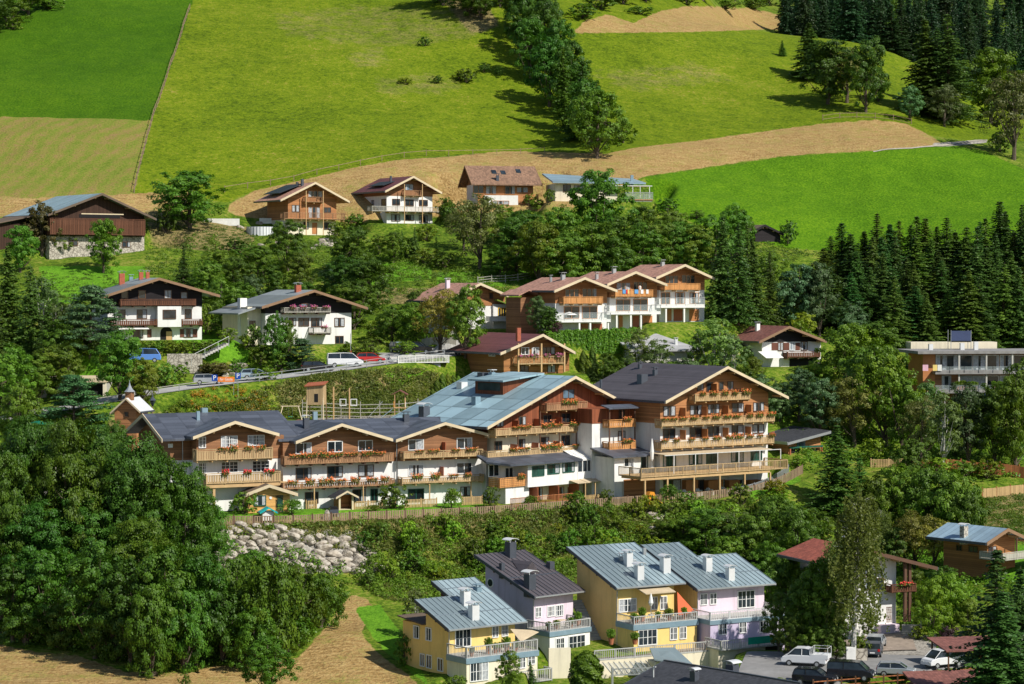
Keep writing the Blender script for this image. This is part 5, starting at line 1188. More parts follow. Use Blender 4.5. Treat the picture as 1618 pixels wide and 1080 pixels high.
qa = b.pl(795, 252, *b.plane); fz = q.z + 1.3
m_.v += [(q.x - 1.3, q.y, q.z + .03), (q.x + 1.3, q.y, q.z + .03), (q.x, q.y - .25, fz), (q.x, q.y + 1.25 / b.k * .9, q.z + 1.25)]; m_.f += [(0, 1, 2), (0, 2, 3), (1, 3, 2)]; m_.mi += [0, 0, 0]; m_.build('dormer', 'roof_umber', b.root)
q = b.sd(660, 385, b.w0 - .02); m_ = MB(); n = 16
ring = [(q[0] + .5 * math.cos(2 * math.pi * i / n), q[1] + .5 * math.sin(2 * math.pi * i / n)) for i in range(n)]; m_.vz(ring, b.w0 - .07, b.w0 - .022); wo = m_.build('round_window', 'frame_white', b.root)
m_ = MB(); m_.vz([(q[0] + .38 * math.cos(2 * math.pi * i / n), q[1] + .38 * math.sin(2 * math.pi * i / n)) for i in range(n)], b.w0 - .08, b.w0 - .071); m_.build('pane', 'glass', wo)
L4 = rowhouse('pale lilac row house on the right with pale blue stepped roof', (912, 640), 243, 30, KM, ((945, 429), (1471, 386)), (694, 231), 20, 10, ('plaster_pink', 'plaster_ochre', 'plaster_lilac'), (1030, 1542, 620, 648), 0, 3.6, 562,
    [(968, 462, 1006, 530), (1032, 458, 1070, 526), (1218, 441, 1326, 548)], [(1090, 660, 1138, 730), (1228, 650, 1270, 718), (1367, 640, 1480, 712, 3)], [], [(1013, 300, 66, 195, WC), (1165, 362, 64, 265, WC)], rail_style='bars', rail='metal_white')
b = L4; q = b.pl(940, 205, *b.plane); zq = b.z0 + b.k * (b.vb + b.of); v2 = b.pl(570, 128, *b.plane)
shed(b, b.ua, q.x, b.vb + .01, zq, v2.y, b.k, 'roof_steel')
q3 = b.pl(1130, 190, *b.plane)
if q3.y > b.vb + .3: shed(b, q.x, b.ub, b.vb + .012, zq + .002, q3.y, b.k, 'roof_steel')
MB().vz([(b.vb - .9, -4), (b.vb - .9, zq - .6), (v2.y - .8, zq + b.k * (v2.y - b.vb - .8) - .3), (v2.y - .8, -4)], b.w0, q.x - .5).build('rear_wall', 'plaster_ochre', b.root)
# lower balcony with green screen, cellar garage
v = -6.4; u0 = b.fr(1105, 800, v)[0]; u1 = b.fr(1602, 740, v)[0]; zt = b.fr(1350, 752, v)[1]; zb = b.fr(1350, 822, v)[1]
b.balm(u0, u1, zt, zb, v, -3.5, 'rail_white', 'concrete', 'bars', False)
b.box('balcony_screen', 'canvas_teal', b.fr(1285, 770, v - .1)[0], b.fr(1532, 770, v - .1)[0], v - .16, v - .12, b.fr(1408, 790, v - .1)[1], b.fr(1408, 742, v - .1)[1])
b.box('garage', 'plaster_cream', u0 + .1, b.fr(1402, 880, v + .6)[0], v + .6, -3.5, -8, zb - .01); b.box('garage_opening', 'dark_open', b.fr(1402, 880, v + .6)[0] + .02, u1 - .3, v + 1.8, -3.5, -8, zb - .01)
L3 = rowhouse('orange and yellow row house in the middle with pale blue metal roof', (385, 815), 240, 30, KM, ((400, 419), (864, 381)), (65, 143), 20, 10, ('plaster_yellow', 'plaster_ochre', 'plaster_yellow'), (515, 952, 652, 688), 0, 3.4, 596,  # ochre side: own orange plus bounced light put into the colour
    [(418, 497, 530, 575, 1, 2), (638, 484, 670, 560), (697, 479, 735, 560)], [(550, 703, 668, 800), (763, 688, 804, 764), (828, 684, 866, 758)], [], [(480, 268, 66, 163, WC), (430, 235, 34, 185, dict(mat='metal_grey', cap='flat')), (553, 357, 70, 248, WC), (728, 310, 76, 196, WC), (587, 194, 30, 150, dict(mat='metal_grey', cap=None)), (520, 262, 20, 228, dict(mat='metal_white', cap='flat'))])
b = L3; a = b.fr(598, 455, -2.2); c = b.fr(800, 440, -2.2); z = b.fr(695, 452, -2.2)[1]
b.slab('awning', 'canvas_beige', [(a[0], -2.2, z), (c[0], -2.2, z), (c[0], -.05, z + .5), (a[0], -.05, z + .5)], .08)
MB().ext([(b.w1 - .4, -1.2, b.z0 - .9), (b.w1 + 1.0, -2.5, b.T[4] - .2), (b.w1 - 1.5, -3.0, b.T[4] - .3)], (.03, .05, 0)).build('sun_sail', 'canvas_red', b.root)
# outside stair on the left wall
st = MB(); s0 = b.sd(150, 500, b.w0 - .2); s1 = b.sd(300, 800, b.w0 - .2)
for i in range(16):
    t = i / 16; vv = s0[0] + (s1[0] - s0[0]) * t; zz = s0[1] + (s1[1] - s0[1]) * t; st.box(b.w0 - 1.3, b.w0 - .03, vv - .35, vv, zz - .25, zz)
st.build('outside_stair', 'concrete', b.root)
# garden terrace of the two middle houses on its retaining wall
g = Bld('terrace_wall', 'cream retaining wall carrying the railed garden terrace of the row houses', 'wall', 250, 905, 233, 27, KM)
u1 = g.fr(1056, 830)[0]; g.box('wall', 'plaster_cream', -.2, u1, 0, .35, -9, 0); g.box('terrace_floor', 'paving', -.2, u1, .36, 6.4, -.6, -.02)
g.balm(0, u1, g.fr(650, 808)[1], -.15, -.0, .3, 'rail_white', 'concrete', 'bars', False, False)
g2 = Bld('terrace_wall', 'short cream wall in front of the lilac house terrace', 'wall', 1060, 935, 232.5, 12, KL); g2.box('wall', 'plaster_cream', -.1, g2.fr(1200, 900)[0], 0, .3, -7, 1.6)
# glass roofed carport
cpt = Bld('carport', 'carport with glass roof on a steel lattice girder below the terrace wall', 'carport', 372, 1064, 229, 14, KM)
z = cpt.fr(500, 965)[1]; u1 = cpt.fr(665, 940)[0]
cpt.slab('glass_roof', 'railglass', [(.1, .1, z - .55), (u1, .1, z - .55), (u1, 3.4, z + .1), (.1, 3.4, z + .1)], .05)
m_ = MB(); m_.box(0, u1, -.06, .06, z, z + .1); m_.box(0, u1, -.06, .06, z - .6, z - .5)
n = 10
for i in range(n): a = u1 * i / n; c = u1 * (i + 1) / n; m_.tube([(a, 0, z - .55), ((a + c) / 2, 0, z + .05), (c, 0, z - .55)], .035, 4)
for i in range(9): u = u1 * i / 8; m_.ext([(u - .04, .06, z - .5), (u + .04, .06, z - .5), (u + .04, .06, z - .42), (u - .04, .06, z - .42)], (0, 3.3, .65))
m_.box(-.1, .1, -.1, .1, -8, z + .2); m_.build('lattice_girder', 'metal_grey', cpt.root)
en = Bld('entrance_porch', 'small seamed metal roof over the terrace wall entrance', 'porch', 655, 900, 231, 20, KM)
z = en.fr(720, 872)[1]; u1 = en.fr(800, 870)[0]
MB().ext([(0, 0, z - .3), (u1 + 2, 0, z - 1.2), (u1 + 1.2, 3, z + .2), (.8, 3, z + .3)], (0, 0, -.15)).build('roof', 'roof_steel', en.root); en.box('wall', 'plaster_cream', .5, u1, .8, 2.8, -8, z - .8)
# dark roof cut by the bottom edge
def l5():
    b = Bld('house', 'house with dark slate roof cut by the bottom edge below the terrace wall', 'house', 728, 908, 222, -48, KM); k = .30
    MB().vz([(-8.5, -8.5 * k), (0, 0), (8.5, -8.5 * k), (8.5, -8.5 * k - .25), (0, -.25), (-8.5, -8.5 * k - .25)], 0, 17).build('roof', 'roof_slate', b.root)
    MB().vz([(-8.5, -8.5 * k + .04), (0, .04), (8.5, -8.5 * k + .04), (8.5, -8.5 * k - .35), (0, -.35), (-8.5, -8.5 * k - .35)], -.1, -.004).build('verge_board', 'metal_dark', b.root)
    b.box('ridge_cap', 'metal_dark', -.1, 17, -.14, .14, -.02, .08)
    MB().vz([(-7.3, -12), (-7.3, -7.3 * k - .3), (0, -.3), (7.3, -7.3 * k - .3), (7.3, -12)], .8, 16).build('wall', 'plaster_grey', b.root)
    pl = ((0, 0, 0), Vector((0, -k, 1)).normalized())
    b.chimney(925, 1040, 56, 955, pl, mat='metal_dark', capmat='metal_white'); b.chimney(1180, 1020, 80, 912, ((0, .6, -.2), (0, .3, 1)), mat='metal_dark', capmat='metal_white')
    q = b.pl(650, 1020, *pl); MB().tube([tuple(q), tuple(q + Vector((0, 0, 1.0))), tuple(q + Vector((.3, 0, 1.0)))], .06).build('vent_pipe', 'metal_white', b.root)
l5()
def right_houses():
    b = chalet('white house with red tiled roof behind the weeping birch', (470, 745), 247, 22, KR, [(405, 352), (630, 252), (1090, 368)], 835, None, 8.5, (None, 'plaster_white', 'roof_tilered'), 1.8,
        [(540, 430, 590, 500, FB), (640, 430, 700, 500, FB), (560, 580, 610, 640, FB), (700, 440, 760, 510, FB)], (), [(550, 240, 60, 178, dict(mat='plaster_white', capmat='metal_white'))], trim='beam_dark', ym=600, name='tiled_house')
    b.panel(778, 610, 812, 705, 'panel_orange', 0, 'door')
    t = b.balcony(812, 962, 470, 522, v=-1.4, vb=0, rail='rail_dark', deck='beam_dark', brackets=False); flowers(b, [895], t, 'dark balcony of the red tiled house', 'red', 1.2)
    for x in (893, 920): b.post(x, 700, 330, -1.2, .3, 'beam_dark')
    b.box('cellar_wall', 'plaster_pink', b.fr(745, 770, -1)[0], b.fr(860, 770, -1)[0], -1, -.01, -3.5, b.fr(800, 720, -1)[1])
    st = MB()
    cx, cy = b.fr(855, 760, -2)[0] - .5, -1.2; zt = b.fr(830, 715, -1)[1]; zb = b.fr(870, 835, -3)[1]
    for i in range(10):
        a0 = -.35 - i * .15; a1 = a0 - .15; z = zt + (zb - zt) * i / 9
        st.uv([(cx + 1.2 * math.cos(a0), cy + 1.2 * math.sin(a0)), (cx + 3.2 * math.cos(a0), cy + 3.2 * math.sin(a0)), (cx + 3.2 * math.cos(a1), cy + 3.2 * math.sin(a1)), (cx + 1.2 * math.cos(a1), cy + 1.2 * math.sin(a1))], z - .9, z)
    s = st.build('curved_stair', 'concrete', b.root)
    rl = MB(); pts = [(cx + 3.25 * math.cos(-.35 - i * .15), cy + 3.25 * math.sin(-.35 - i * .15), zt + (zb - zt) * i / 9 + .95) for i in range(11)]; rl.tube(pts, .04, 5)
    for p in pts[::2]: rl.tube([p, (p[0], p[1], p[2] - .95)], .03, 4)
    rl.build('stair_railing', 'metal_grey', s)
    # log cabin
    b = chalet('log cabin with blue grey metal roof and grey deck', (1393, 338), 268, 40, KR, [(1390, 220), (1520, 133), (1660, 198)], 1560, None, 7.2, (None, 'wood_log', 'roof_lightblue'), 1.6,
        [(1402, 245, 1445, 282, dict(fr='frame_brown', bars=1))], (), [(1252, 182, 40, 102, dict(mat='stone_wall', capmat='metal_white'))], trim='trim_brown', ym=280, name='log_cabin', cat='cabin')
    b.win(1210, 238, 1238, 265, side=True, **FB); b.win(1285, 245, 1335, 275, side=True, **FB)
    t = b.balm(-1.5, 9, b.fr(1480, 285, -3.4)[1], b.fr(1480, 335, -3.4)[1], -3.4, -.1, 'rail_grey', 'rail_grey', 'planks', False)
    b.post(1572, 290, 190, -1.5, .16, 'beam_dark')
right_houses()
def little():
    # timber hut in the hotel garden
    b = chalet('small orange timber hut with gable roof and green door in hotel garden', (820, 812), 279, 17, K6, [(795, 695), (945, 636), (1120, 690)], 1068, None, 5, (None, 'wood_yellow', 'roof_wood'), .7,
        [(857, 706, 922, 762, dict(fr='frame_green', sash=1))], name='garden_hut', cat='hut', ym=740)
    b.panel(983, 700, 1030, 806, 'frame_green', 0, 'door'); b.panel(995, 712, 1020, 770, 'glass_green', -.06, 'door_glass')
    m_ = MB(); u, z = b.fr(953, 717); m_.uz([(u + .17 * math.cos(i * .52), z + .17 * math.sin(i * .52)) for i in range(12)], -.12, -.06); m_.build('clock', 'frame_white', b.root)
    # open wooden shelter
    b = Bld('wooden_shelter', 'open wooden play shelter with small gable roof on the hotel lawn', 'shelter', 1368, 797, 282.5, 22, K6)
    u1 = b.fr(1458, 780)[0]; z = b.fr(1413, 706)[1]; 
    b.box('wall', 'wood_brown', -.05, 0.03, 0, 1.8, -.5, z); b.box('wall', 'wood_brown', u1 - .03, u1 + .05, 0, 1.8, -.5, z); b.box('back_wall', 'wood_orange', .03, u1 - .03, 1.7, 1.8, -.5, z)
    for u in (0, u1 - .22): b.box('post', 'trim_light', u, u + .22, -.08, .12, -.5, z)
    pr = [(-.5, z - .1), (u1 / 2, z + .65), (u1 + .5, z - .1)]; b.gable(pr, -.45, 2.2, 'roof_slate', .1, 'trim_light', .2, purlins=False); b.box('bench', 'trim_light', .2, u1 - .2, .1, 1.6, -.5, .15)
    # teal play house
    b = Bld('play_house', 'child play house with turquoise roof behind the garden fence', 'play house', 905, 826, 276, 15, K6); u1 = b.fr(975, 820)[0]
    z = b.fr(940, 815)[1] + .3; b.box('wall', 'canvas_white', 0, u1, 0, 1.0, -.6, z); pr = [(-.35, z - .1), (u1 / 2, z + .5), (u1 + .35, z - .1)]; b.gable(pr, -.3, 1.3, 'canvas_turquoise', .1, 'canvas_turquoise', .16, purlins=False)
    # chapel with bell turret
    b = Bld('chapel', 'tiny orange chapel with shingled bell turret left of the hotel', 'chapel', 392, 1045, 299, -16, K4)
    pr = gprof(b, [(362, 970), (458, 880), (545, 962)], -.5); u1 = b.fr(522, 1000)[0]
    b.gable(pr, -.5, 3.6, 'metal_white', .16, 'trim_light', .22, purlins=False); b.wallbody(pr, 0, u1, 0, 3.3, 0, -2, None, 'wood_orange', .16)
    b.win(453, 968, 470, 992, v=-.05, **FBs)
    u, z = pr[1]; t = b.box('bell_turret', 'wood_brown', u - .42, u + .42, .2, 1.04, z - .4, z + .75); MB().lathe((u, .62, z + .75), [(.75, 0), (.42, .3), (.16, .75), (.05, 1.15), (.02, 1.5)], 8).build('spire', 'metal_grey', t)
    # garage under the lawn, left
    b = Bld('garage', 'long flat roofed garage with pale fascia below the left lawn', 'garage', -60, 868, 323, 2, K4)
    u1 = b.fr(332, 850)[0]; z = b.fr(140, 785)[1]; zt = b.fr(140, 757)[1]; b.box('wall', 'concrete', 0, u1, .6, 7, -3, z); b.box('fascia', 'trim_light', -.3, u1 + .2, -.3, 8, z + .002, zt)
    for p, q in ((-20, 60), (200, 320)): b.panel(p, 795, q, 868, 'dark_open', .6, 'garage_opening')
    b.panel(75, 790, 160, 868, 'shutter_brown', .6, 'garage_door'); b.box('pier', 'plaster_cream', u1 - .3, u1 + .1, -.1, .6, -3, z)
    # white terrace garage by the log house
    b = Bld('garage', 'white boarded garage carrying a terrace with white railing', 'garage', 1000, 415, 337, 18, K5)
    u1 = b.fr(1140, 400)[0]; z = b.fr(1070, 352)[1]; b.box('wall', 'rail_white', 0, u1, 0, 4, -3, z - .2)
    b.balm(-3, u1 + 1.2, b.fr(1070, 312)[1], z - .15, -.4, 4, 'canvas_white', 'concrete', 'bars', False)
    b.box('retaining_wall', 'concrete', -3, -.05, .4, 4, -4, z - .2)
little()

# ---------------------------------------------------------------- vegetation
m_leaf('leaf_ash', (.045, .10, .008), (.10, .185, .014), (.19, .28, .028), .28)
m_leaf('leaf_light', (.075, .14, .01), (.14, .23, .02), (.23, .32, .04), .32)
m_leaf('leaf_olive', (.09, .11, .025), (.17, .19, .05), (.28, .28, .10), .3)
m_leaf('leaf_blue', (.05, .105, .035), (.09, .165, .058), (.16, .24, .11), .28)
m_leaf('leaf_spruce', (.024, .062, .012), (.052, .11, .02), (.10, .18, .035), .25)
m_leaf('leaf_pine', (.028, .075, .028), (.055, .125, .045), (.10, .19, .07), .25)
m_leaf('leaf_birch', (.07, .11, .025), (.13, .19, .05), (.22, .28, .10), .42)
m_leaf('leaf_purple', (.03, .012, .02), (.07, .03, .04), (.12, .06, .05)); m_leaf('leaf_brown', (.06, .055, .014), (.12, .10, .025), (.2, .15, .04))
m_leaf('grass_blades', (.07, .10, .015), (.14, .16, .03), (.26, .23, .07), .4); m_leaf('grass_green', (.05, .11, .01), (.10, .19, .02), (.17, .26, .035), .4)
m_leaf('leaf_yellow', (.2, .15, .01), (.5, .3, .02), (.7, .4, .05), .3)
m_plain('bark', (.11, .085, .06), .9, 0, .4, 4); m_plain('bark_white', (.55, .53, .48), .8, 0, .5, 3)
def add_obj(name, V, Q, mat, parent):
    o = bpy.data.objects.new(name, fast_mesh(name, V, Q, [mat])); return link(o, parent)
def branchy(mb, base, tips, r0):
    for t in tips:
        t = Vector(t); b = Vector(base); m = b.lerp(t, .5) + Vector((0, 0, -.06 * (t - b).length)); mb.tube([b, m, t], [r0, r0 * .6, r0 * .15], 5)
def broad(H, W, tf, nl, seed, n=9000, ls=.34, mat='leaf_ash', dens=1.0, bark='bark', flat=.85, shape=1.0):
    g = np.random.default_rng(seed); root = empty('tree_template')
    ch = H * (1 - tf); cz = H * tf + ch / 2
    # lobes
    L = []
    for i in range(nl):
        a = 2 * math.pi * (i * .382 + g.random() * .1); t = (i + .5) / nl; zz = -.85 + 1.75 * t
        rr = math.sqrt(max(.05, 1 - (abs(zz) ** 1.7) * .9)) * (.5 if zz < .65 else .25) * shape
        L.append((W * .5 * rr * math.cos(a) * 1.1, W * .5 * rr * math.sin(a) * 1.1, cz + zz * ch * .36, W * (.23 + .1 * g.random()) * (1 - .25 * max(0, zz))))
    L = np.array(L); nc = int(nl * 13)
    li = g.integers(0, nl, nc); d = nrm(g.normal(size=(nc, 3)) + np.array([0, 0, .25])); rad = L[li, 3:4] * (.72 + .35 * g.random((nc, 1)))
    CC = L[li, :3] + d * rad * np.array([1, 1, flat]); CR = W * (.045 + .04 * g.random(nc))
    # leaves: on the outer shell of each clump
    k = g.integers(0, nc, n); dd = nrm(g.normal(size=(n, 3)) + d[k] * .7 + np.array([0, 0, .35])); r = CR[k][:, None] * (g.random((n, 1)) ** .45) * 1.25
    C = CC[k] + dd * r * np.array([1.15, 1.15, .75]); Nn = nrm(dd * .9 + d[k] * .8 + g.normal(size=(n, 3)) * .42 + np.array([0, 0, .3]))
    keep = C[:, 2] > H * tf * .6
    V, Q = quads(C[keep], Nn[keep], ls * (.6 + .8 * g.random(keep.sum())))
    add_obj('crown', V, Q, mat, root)
    mb = MB(); mb.tube([(0, 0, -.6), (.05, 0, H * tf), (0, .1, cz), (0, 0, H * .9)], [W * .035 + .06, W * .028 + .04, W * .018, .02], 7)
    branchy(mb, (0, 0, H * tf * .9), [tuple(q) for q in CC[g.integers(0, nc, 9)]], W * .012 + .02); branchy(mb, (0, 0, cz), [tuple(q) for q in CC[g.integers(0, nc, 7)]], W * .009 + .015)
    mb.build('trunk', bark, root); return root
def spruce(H, W, seed, mat='leaf_spruce', n_lv=52, open_=0.0, low=.04):
    g = np.random.default_rng(seed); root = empty('tree_template'); Cs = []; Ns = []; Ss = []; Up = []
    for i in range(n_lv):
        t = i / n_lv; z = H * (low + (1 - low) * t); r = W * .5 * (1 - t) ** .85 * (.7 + .55 * g.random()) + .1
        nb = int(7 + 6 * (1 - t))
        for j in range(nb):
            a = g.random() * 6.283; rr = r * (.7 + .4 * g.random()); m = max(3, int(rr / .22))
            if g.random() < open_: continue
            s = np.linspace(.15, 1, m); x = np.cos(a) * rr * s; y = np.sin(a) * rr * s; zz = z - rr * .38 * s ** 1.4 + rr * .10 * s ** 3
            c = np.stack([x, y, zz], 1) + g.normal(size=(m, 3)) * .07
            side = np.array([-np.sin(a), np.cos(a), 0])
            for sg in (-1, 0, 1):
                cc = c + side * sg * (.10 + .16 * (1 - s))[:, None] * (1 + rr * .3); cc[:, 2] -= abs(sg) * .08
                Cs.append(cc); Ns.append(nrm(np.stack([np.cos(a) * .35 + side[0] * sg * .5 + 0 * s, np.sin(a) * .35 + side[1] * sg * .5 + 0 * s, .8 + 0 * s], 1) + g.normal(size=(m, 3)) * .3)); Ss.append(.34 + .2 * g.random(m)); Up.append(np.tile(np.array([np.cos(a), np.sin(a), -.35]), (m, 1)))
    C = np.concatenate(Cs); V, Q = quads(C, np.concatenate(Ns), np.concatenate(Ss), .42 * 1.6, np.cross(np.concatenate(Ns), np.concatenate(Up)))
    add_obj('crown', V, Q, mat, root); mb = MB(); mb.tube([(0, 0, -.6), (0, 0, H * .5), (0, 0, H)], [H * .014 + .05, H * .009 + .02, .02], 7); mb.build('trunk', 'bark', root); return root
def pine(H, W, seed, mat='leaf_pine'):
    g = np.random.default_rng(seed); root = empty('tree_template'); C = []; Nn = []; mb = MB(); mb.tube([(0, 0, -.6), (.1, 0, H * .5), (0, 0, H)], [.2, .12, .02], 7)
    for i in range(16):
        t = i / 16; z = H * (.1 + .88 * t); r = W * .5 * (1 - t ** 1.6) * (.75 + .4 * g.random()) + .3
        for j in range(6):
            a = g.random() * 6.28; tip = np.array([math.cos(a) * r, math.sin(a) * r, z + r * .12]); mb.tube([(0, 0, z - .2), tuple(tip * np.array([.5, .5, 1]) - np.array([0, 0, .05])), tuple(tip)], [.05, .035, .01], 4)
            for q in range(4):
                f = .45 + .6 * g.random(); cc = np.array([math.cos(a) * r * f, math.sin(a) * r * f, z + r * .1 * f]) + g.normal(size=3) * np.array([.3, .3, .08]); m = 42
                d = nrm(g.normal(size=(m, 3))); C.append(cc + d * np.array([.62, .62, .22]) * (W / 6) * g.random((m, 1)) ** .5); Nn.append(nrm(d + np.array([0, 0, .9])))
    C = np.concatenate(C); V, Q = quads(C, np.concatenate(Nn), .22 + .16 * g.random(len(C)), .6); add_obj('crown', V, Q, mat, root); mb.build('trunk', 'bark', root); return root
def weeping(H, W, seed, mat='leaf_birch', ns=260, bark='bark_white', tf=.25):
    g = np.random.default_rng(seed); root = empty('tree_template'); C = []; mb = MB(); mb.tube([(0, 0, -.6), (.15, 0, H * .3), (-.1, .1, H * .65), (0, 0, H * .97)], [W * .03 + .05, W * .024 + .03, W * .014, .02], 7)
    for i in range(ns):
        z = H * (.27 + .71 * g.random() ** .8); rmax = W * .5 * math.sqrt(max(.02, 1 - ((z / H - .45) / .58) ** 2)); a = g.random() * 6.28; rmax *= .8 + .28 * math.sin(2 * a + 1) + .22 * math.sin(3 * a + z * .9); r = rmax * g.random() ** .5; L = H * (.12 + .22 * g.random()) * (z / H); L = min(L, z - H * tf * .5)
        if i % 9 == 0: mb.tube([(0, 0, z * .8), (math.cos(a) * r * .5, math.sin(a) * r * .5, z * .98), (math.cos(a) * r, math.sin(a) * r, z)], [.05, .03, .008], 4)
        m = int(10 + L * 9); s = g.random(m); c = np.stack([math.cos(a) * r * (1 + .12 * s) + g.normal(size=m) * .13, math.sin(a) * r * (1 + .12 * s) + g.normal(size=m) * .13, z - L * s], 1); C.append(c)
    C = np.concatenate(C); n = len(C); V, Q = quads(C, nrm(g.normal(size=(n, 3)) + nrm(C - np.array([0, 0, H * .5])) * .6 + np.array([0, 0, .2])), .15 + .12 * g.random(n) + H * .006, .7)
    add_obj('crown', V, Q, mat, root); mb.build('trunk', bark, root); return root
def thuja(H, W, seed, mat='leaf_light'):
    g = np.random.default_rng(seed); root = empty('tree_template'); n = 3800; z = g.random(n) ** .8; a = g.random(n) * 6.28; r = W * .5 * np.minimum(1, (1 - z) * 3.2) ** .6 * (.75 + .25 * g.random(n)) * (1 + .12 * np.sin(a * 5 + z * 20))
    C = np.stack([np.cos(a) * r, np.sin(a) * r, z * H], 1); Nn = nrm(np.stack([np.cos(a), np.sin(a), .3 + 0 * a], 1) + g.normal(size=(n, 3)) * .4); V, Q = quads(C, Nn, .16 + .14 * g.random(n)); add_obj('crown', V, Q, mat, root)
    MB().tube([(0, 0, -.3), (0, 0, H * .8)], [.08, .03], 5).build('trunk', 'bark', root); return root
TPL = {}
def mk():
    TPL['ash'] = [(broad(12, 9, .07, 13, 11 + i, 17000, .27), 12, 9) for i in range(5)]
    TPL['bigash'] = [(broad(24, 14, .10, 26, 171 + i, 42000, .31), 24, 14) for i in range(3)]
    TPL['light'] = [(broad(10, 8, .08, 12, 31 + i, 12000, .27, 'leaf_light'), 10, 8) for i in range(3)]
    TPL['olive'] = [(broad(11, 9, .14, 12, 41 + i, 8000, .25, 'leaf_olive'), 11, 9) for i in range(2)]
    TPL['blue'] = [(broad(11, 8, .07, 12, 51 + i, 13000, .28, 'leaf_blue'), 11, 8) for i in range(2)]
    TPL['spruce'] = [(spruce(20, 8, 61 + i, 'leaf_spruce', (52, 40, 60, 46, 36, 50, 44)[i], (0, .15, 0, .25, .1, .3, .05)[i]), 20, 8) for i in range(7)]
    TPL['larch'] = [(spruce(18, 7.5, 71 + i, 'leaf_ash', 44, .15), 18, 7.5) for i in range(2)]
    TPL['pine'] = [(pine(10, 7.5, 81 + i), 10, 7.5) for i in range(2)]
    TPL['birch'] = [(broad(10, 5.5, .16, 11, 91 + i, 4200, .26, 'leaf_birch', bark='bark_white'), 10, 5.5) for i in range(3)]
    TPL['weep'] = [(weeping(16, 9, 101 + i, ns=520), 16, 9) for i in range(2)]
    TPL['weepbush'] = [(weeping(3.2, 3.6, 105, 'leaf_light', 130, 'bark', .1), 3.2, 3.6)]
    TPL['shrub'] = [(broad(3, 3.6, .02, 7, 111 + i, 1900, .22, 'leaf_ash'), 3, 3.6) for i in range(3)]
    TPL['lshrub'] = [(broad(3, 3.6, .02, 7, 121 + i, 1700, .21, 'leaf_light'), 3, 3.6) for i in range(3)]
    TPL['purple'] = [(broad(3, 3.6, .02, 7, 131, 1700, .21, 'leaf_purple'), 3, 3.6)]
    TPL['brown'] = [(broad(8, 7, .1, 10, 133, 7000, .3, 'leaf_brown'), 8, 7)]
    TPL['thuja'] = [(thuja(4, 1.6, 141), 4, 1.6), ]
    TPL['hazel'] = [(broad(7, 8, .04, 13, 151 + i, 14000, .25, 'leaf_ash', flat=.9), 7, 8) for i in range(2)]
mk()
USED = set()
NAMES = dict(ash='ash_tree', bigash='ash_tree', light='broadleaf_tree', olive='broadleaf_tree', blue='broadleaf_tree', spruce='spruce_tree', larch='larch_tree', pine='pine_tree', birch='birch_tree', weep='birch_tree', weepbush='garden_shrub', shrub='shrub', lshrub='shrub', purple='shrub', brown='broadleaf_tree', thuja='thuja', hazel='hazel_bush')
NT = [0]
def put_tree(kind, loc, H, W, label, group=None, col=None, cat=None):
    NT[0] += 1; opts = TPL[kind]; i = NT[0] % len(opts); tp, h0, w0 = opts[i]
    r = tp if (kind, i) not in USED else copy_tree(tp); USED.add((kind, i))
    r.name = NAMES[kind]; r.location = (loc[0], loc[1], loc[2] - .15); r.rotation_euler = (random.uniform(-.045, .045), random.uniform(-.045, .045), random.uniform(0, 6.28))
    sx = W / w0; r.scale = (sx * random.uniform(.92, 1.08), sx, H / h0)
    tag(r, label, cat or ('shrub' if kind in ('shrub', 'lshrub', 'purple', 'weepbush', 'hazel') else 'tree'), group)
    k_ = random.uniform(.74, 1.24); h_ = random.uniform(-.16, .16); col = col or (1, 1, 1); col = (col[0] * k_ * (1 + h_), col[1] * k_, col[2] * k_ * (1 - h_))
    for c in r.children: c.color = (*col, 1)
    return r
def T(kind, px, yb, yt, wp, label, group=None, col=None, cat=None, Y=None):
    q = G(px, yb) if Y is None else None
    if Y is not None:
        r = ray(px, yb); q = Vector((r.x * Y, Y, hz(r.x * Y, Y)))
    H = max(.6, (CZ + ray(px, yt).z * q.y) - q.z); return put_tree(kind, q, H, wp * q.y / F * .93, label, group, col, cat)
def many(lst, label, group, cat=None):
    for t in lst: T(*t[:5], label, group, t[5] if len(t) > 5 else None, cat)
DK = (.75, .8, .8); LT = (1.25, 1.2, .9); YE = (1.35, 1.15, .7)
many([('ash', 828, 62, -60, 68, (.6, .76, .7)), ('ash', 852, 72, -50, 68, (.6, .76, .7)), ('ash', 828, 92, -20, 65, (.6, .76, .7)), ('ash', 862, 112, -5, 73, (.6, .76, .7)), ('ash', 838, 128, 20, 68, (.6, .76, .7)), ('ash', 882, 142, 25, 68, (.6, .76, .7)), ('ash', 868, 168, 52, 81, (.6, .76, .7)), ('ash', 905, 175, 55, 64, (.6, .76, .7)), ('larch', 893, 205, 70, 60, (.6, .76, .7)), ('larch', 915, 220, 92, 64, (.6, .76, .7)), ('ash', 930, 232, 120, 68, (.6, .76, .7)), ('ash', 900, 188, 80, 77, (.6, .76, .7))], 'tall dark tree in the dense row running down the hillside pasture', 'trees in the hillside row')
T('light', 943, 250, 136, 96, 'bright green tree at the lower end of the hillside row', None, (.8, .95, .8))
T('shrub', 985, 225, 190, 50, 'olive bush beside the lower end of the hillside row', None, YE)
many([('ash', 10, 40, -50, 90, DK), ('ash', 45, 22, -60, 80, DK), ('shrub', 78, 14, -10, 60), ('ash', -20, 60, -20, 80, DK), ('shrub', 20, 46, 26, 36)], 'dark tree in the top left corner above the bright field', 'trees in the top left corner')
many([('ash', 735, 24, -50, 80), ('ash', 760, 30, -30, 60), ('ash', 700, 8, -70, 90), ('ash', 670, -8, -70, 80), ('ash', 790, 10, -60, 70)], 'dark tree at the top edge left of the hillside row', 'trees at the top edge left of the row')
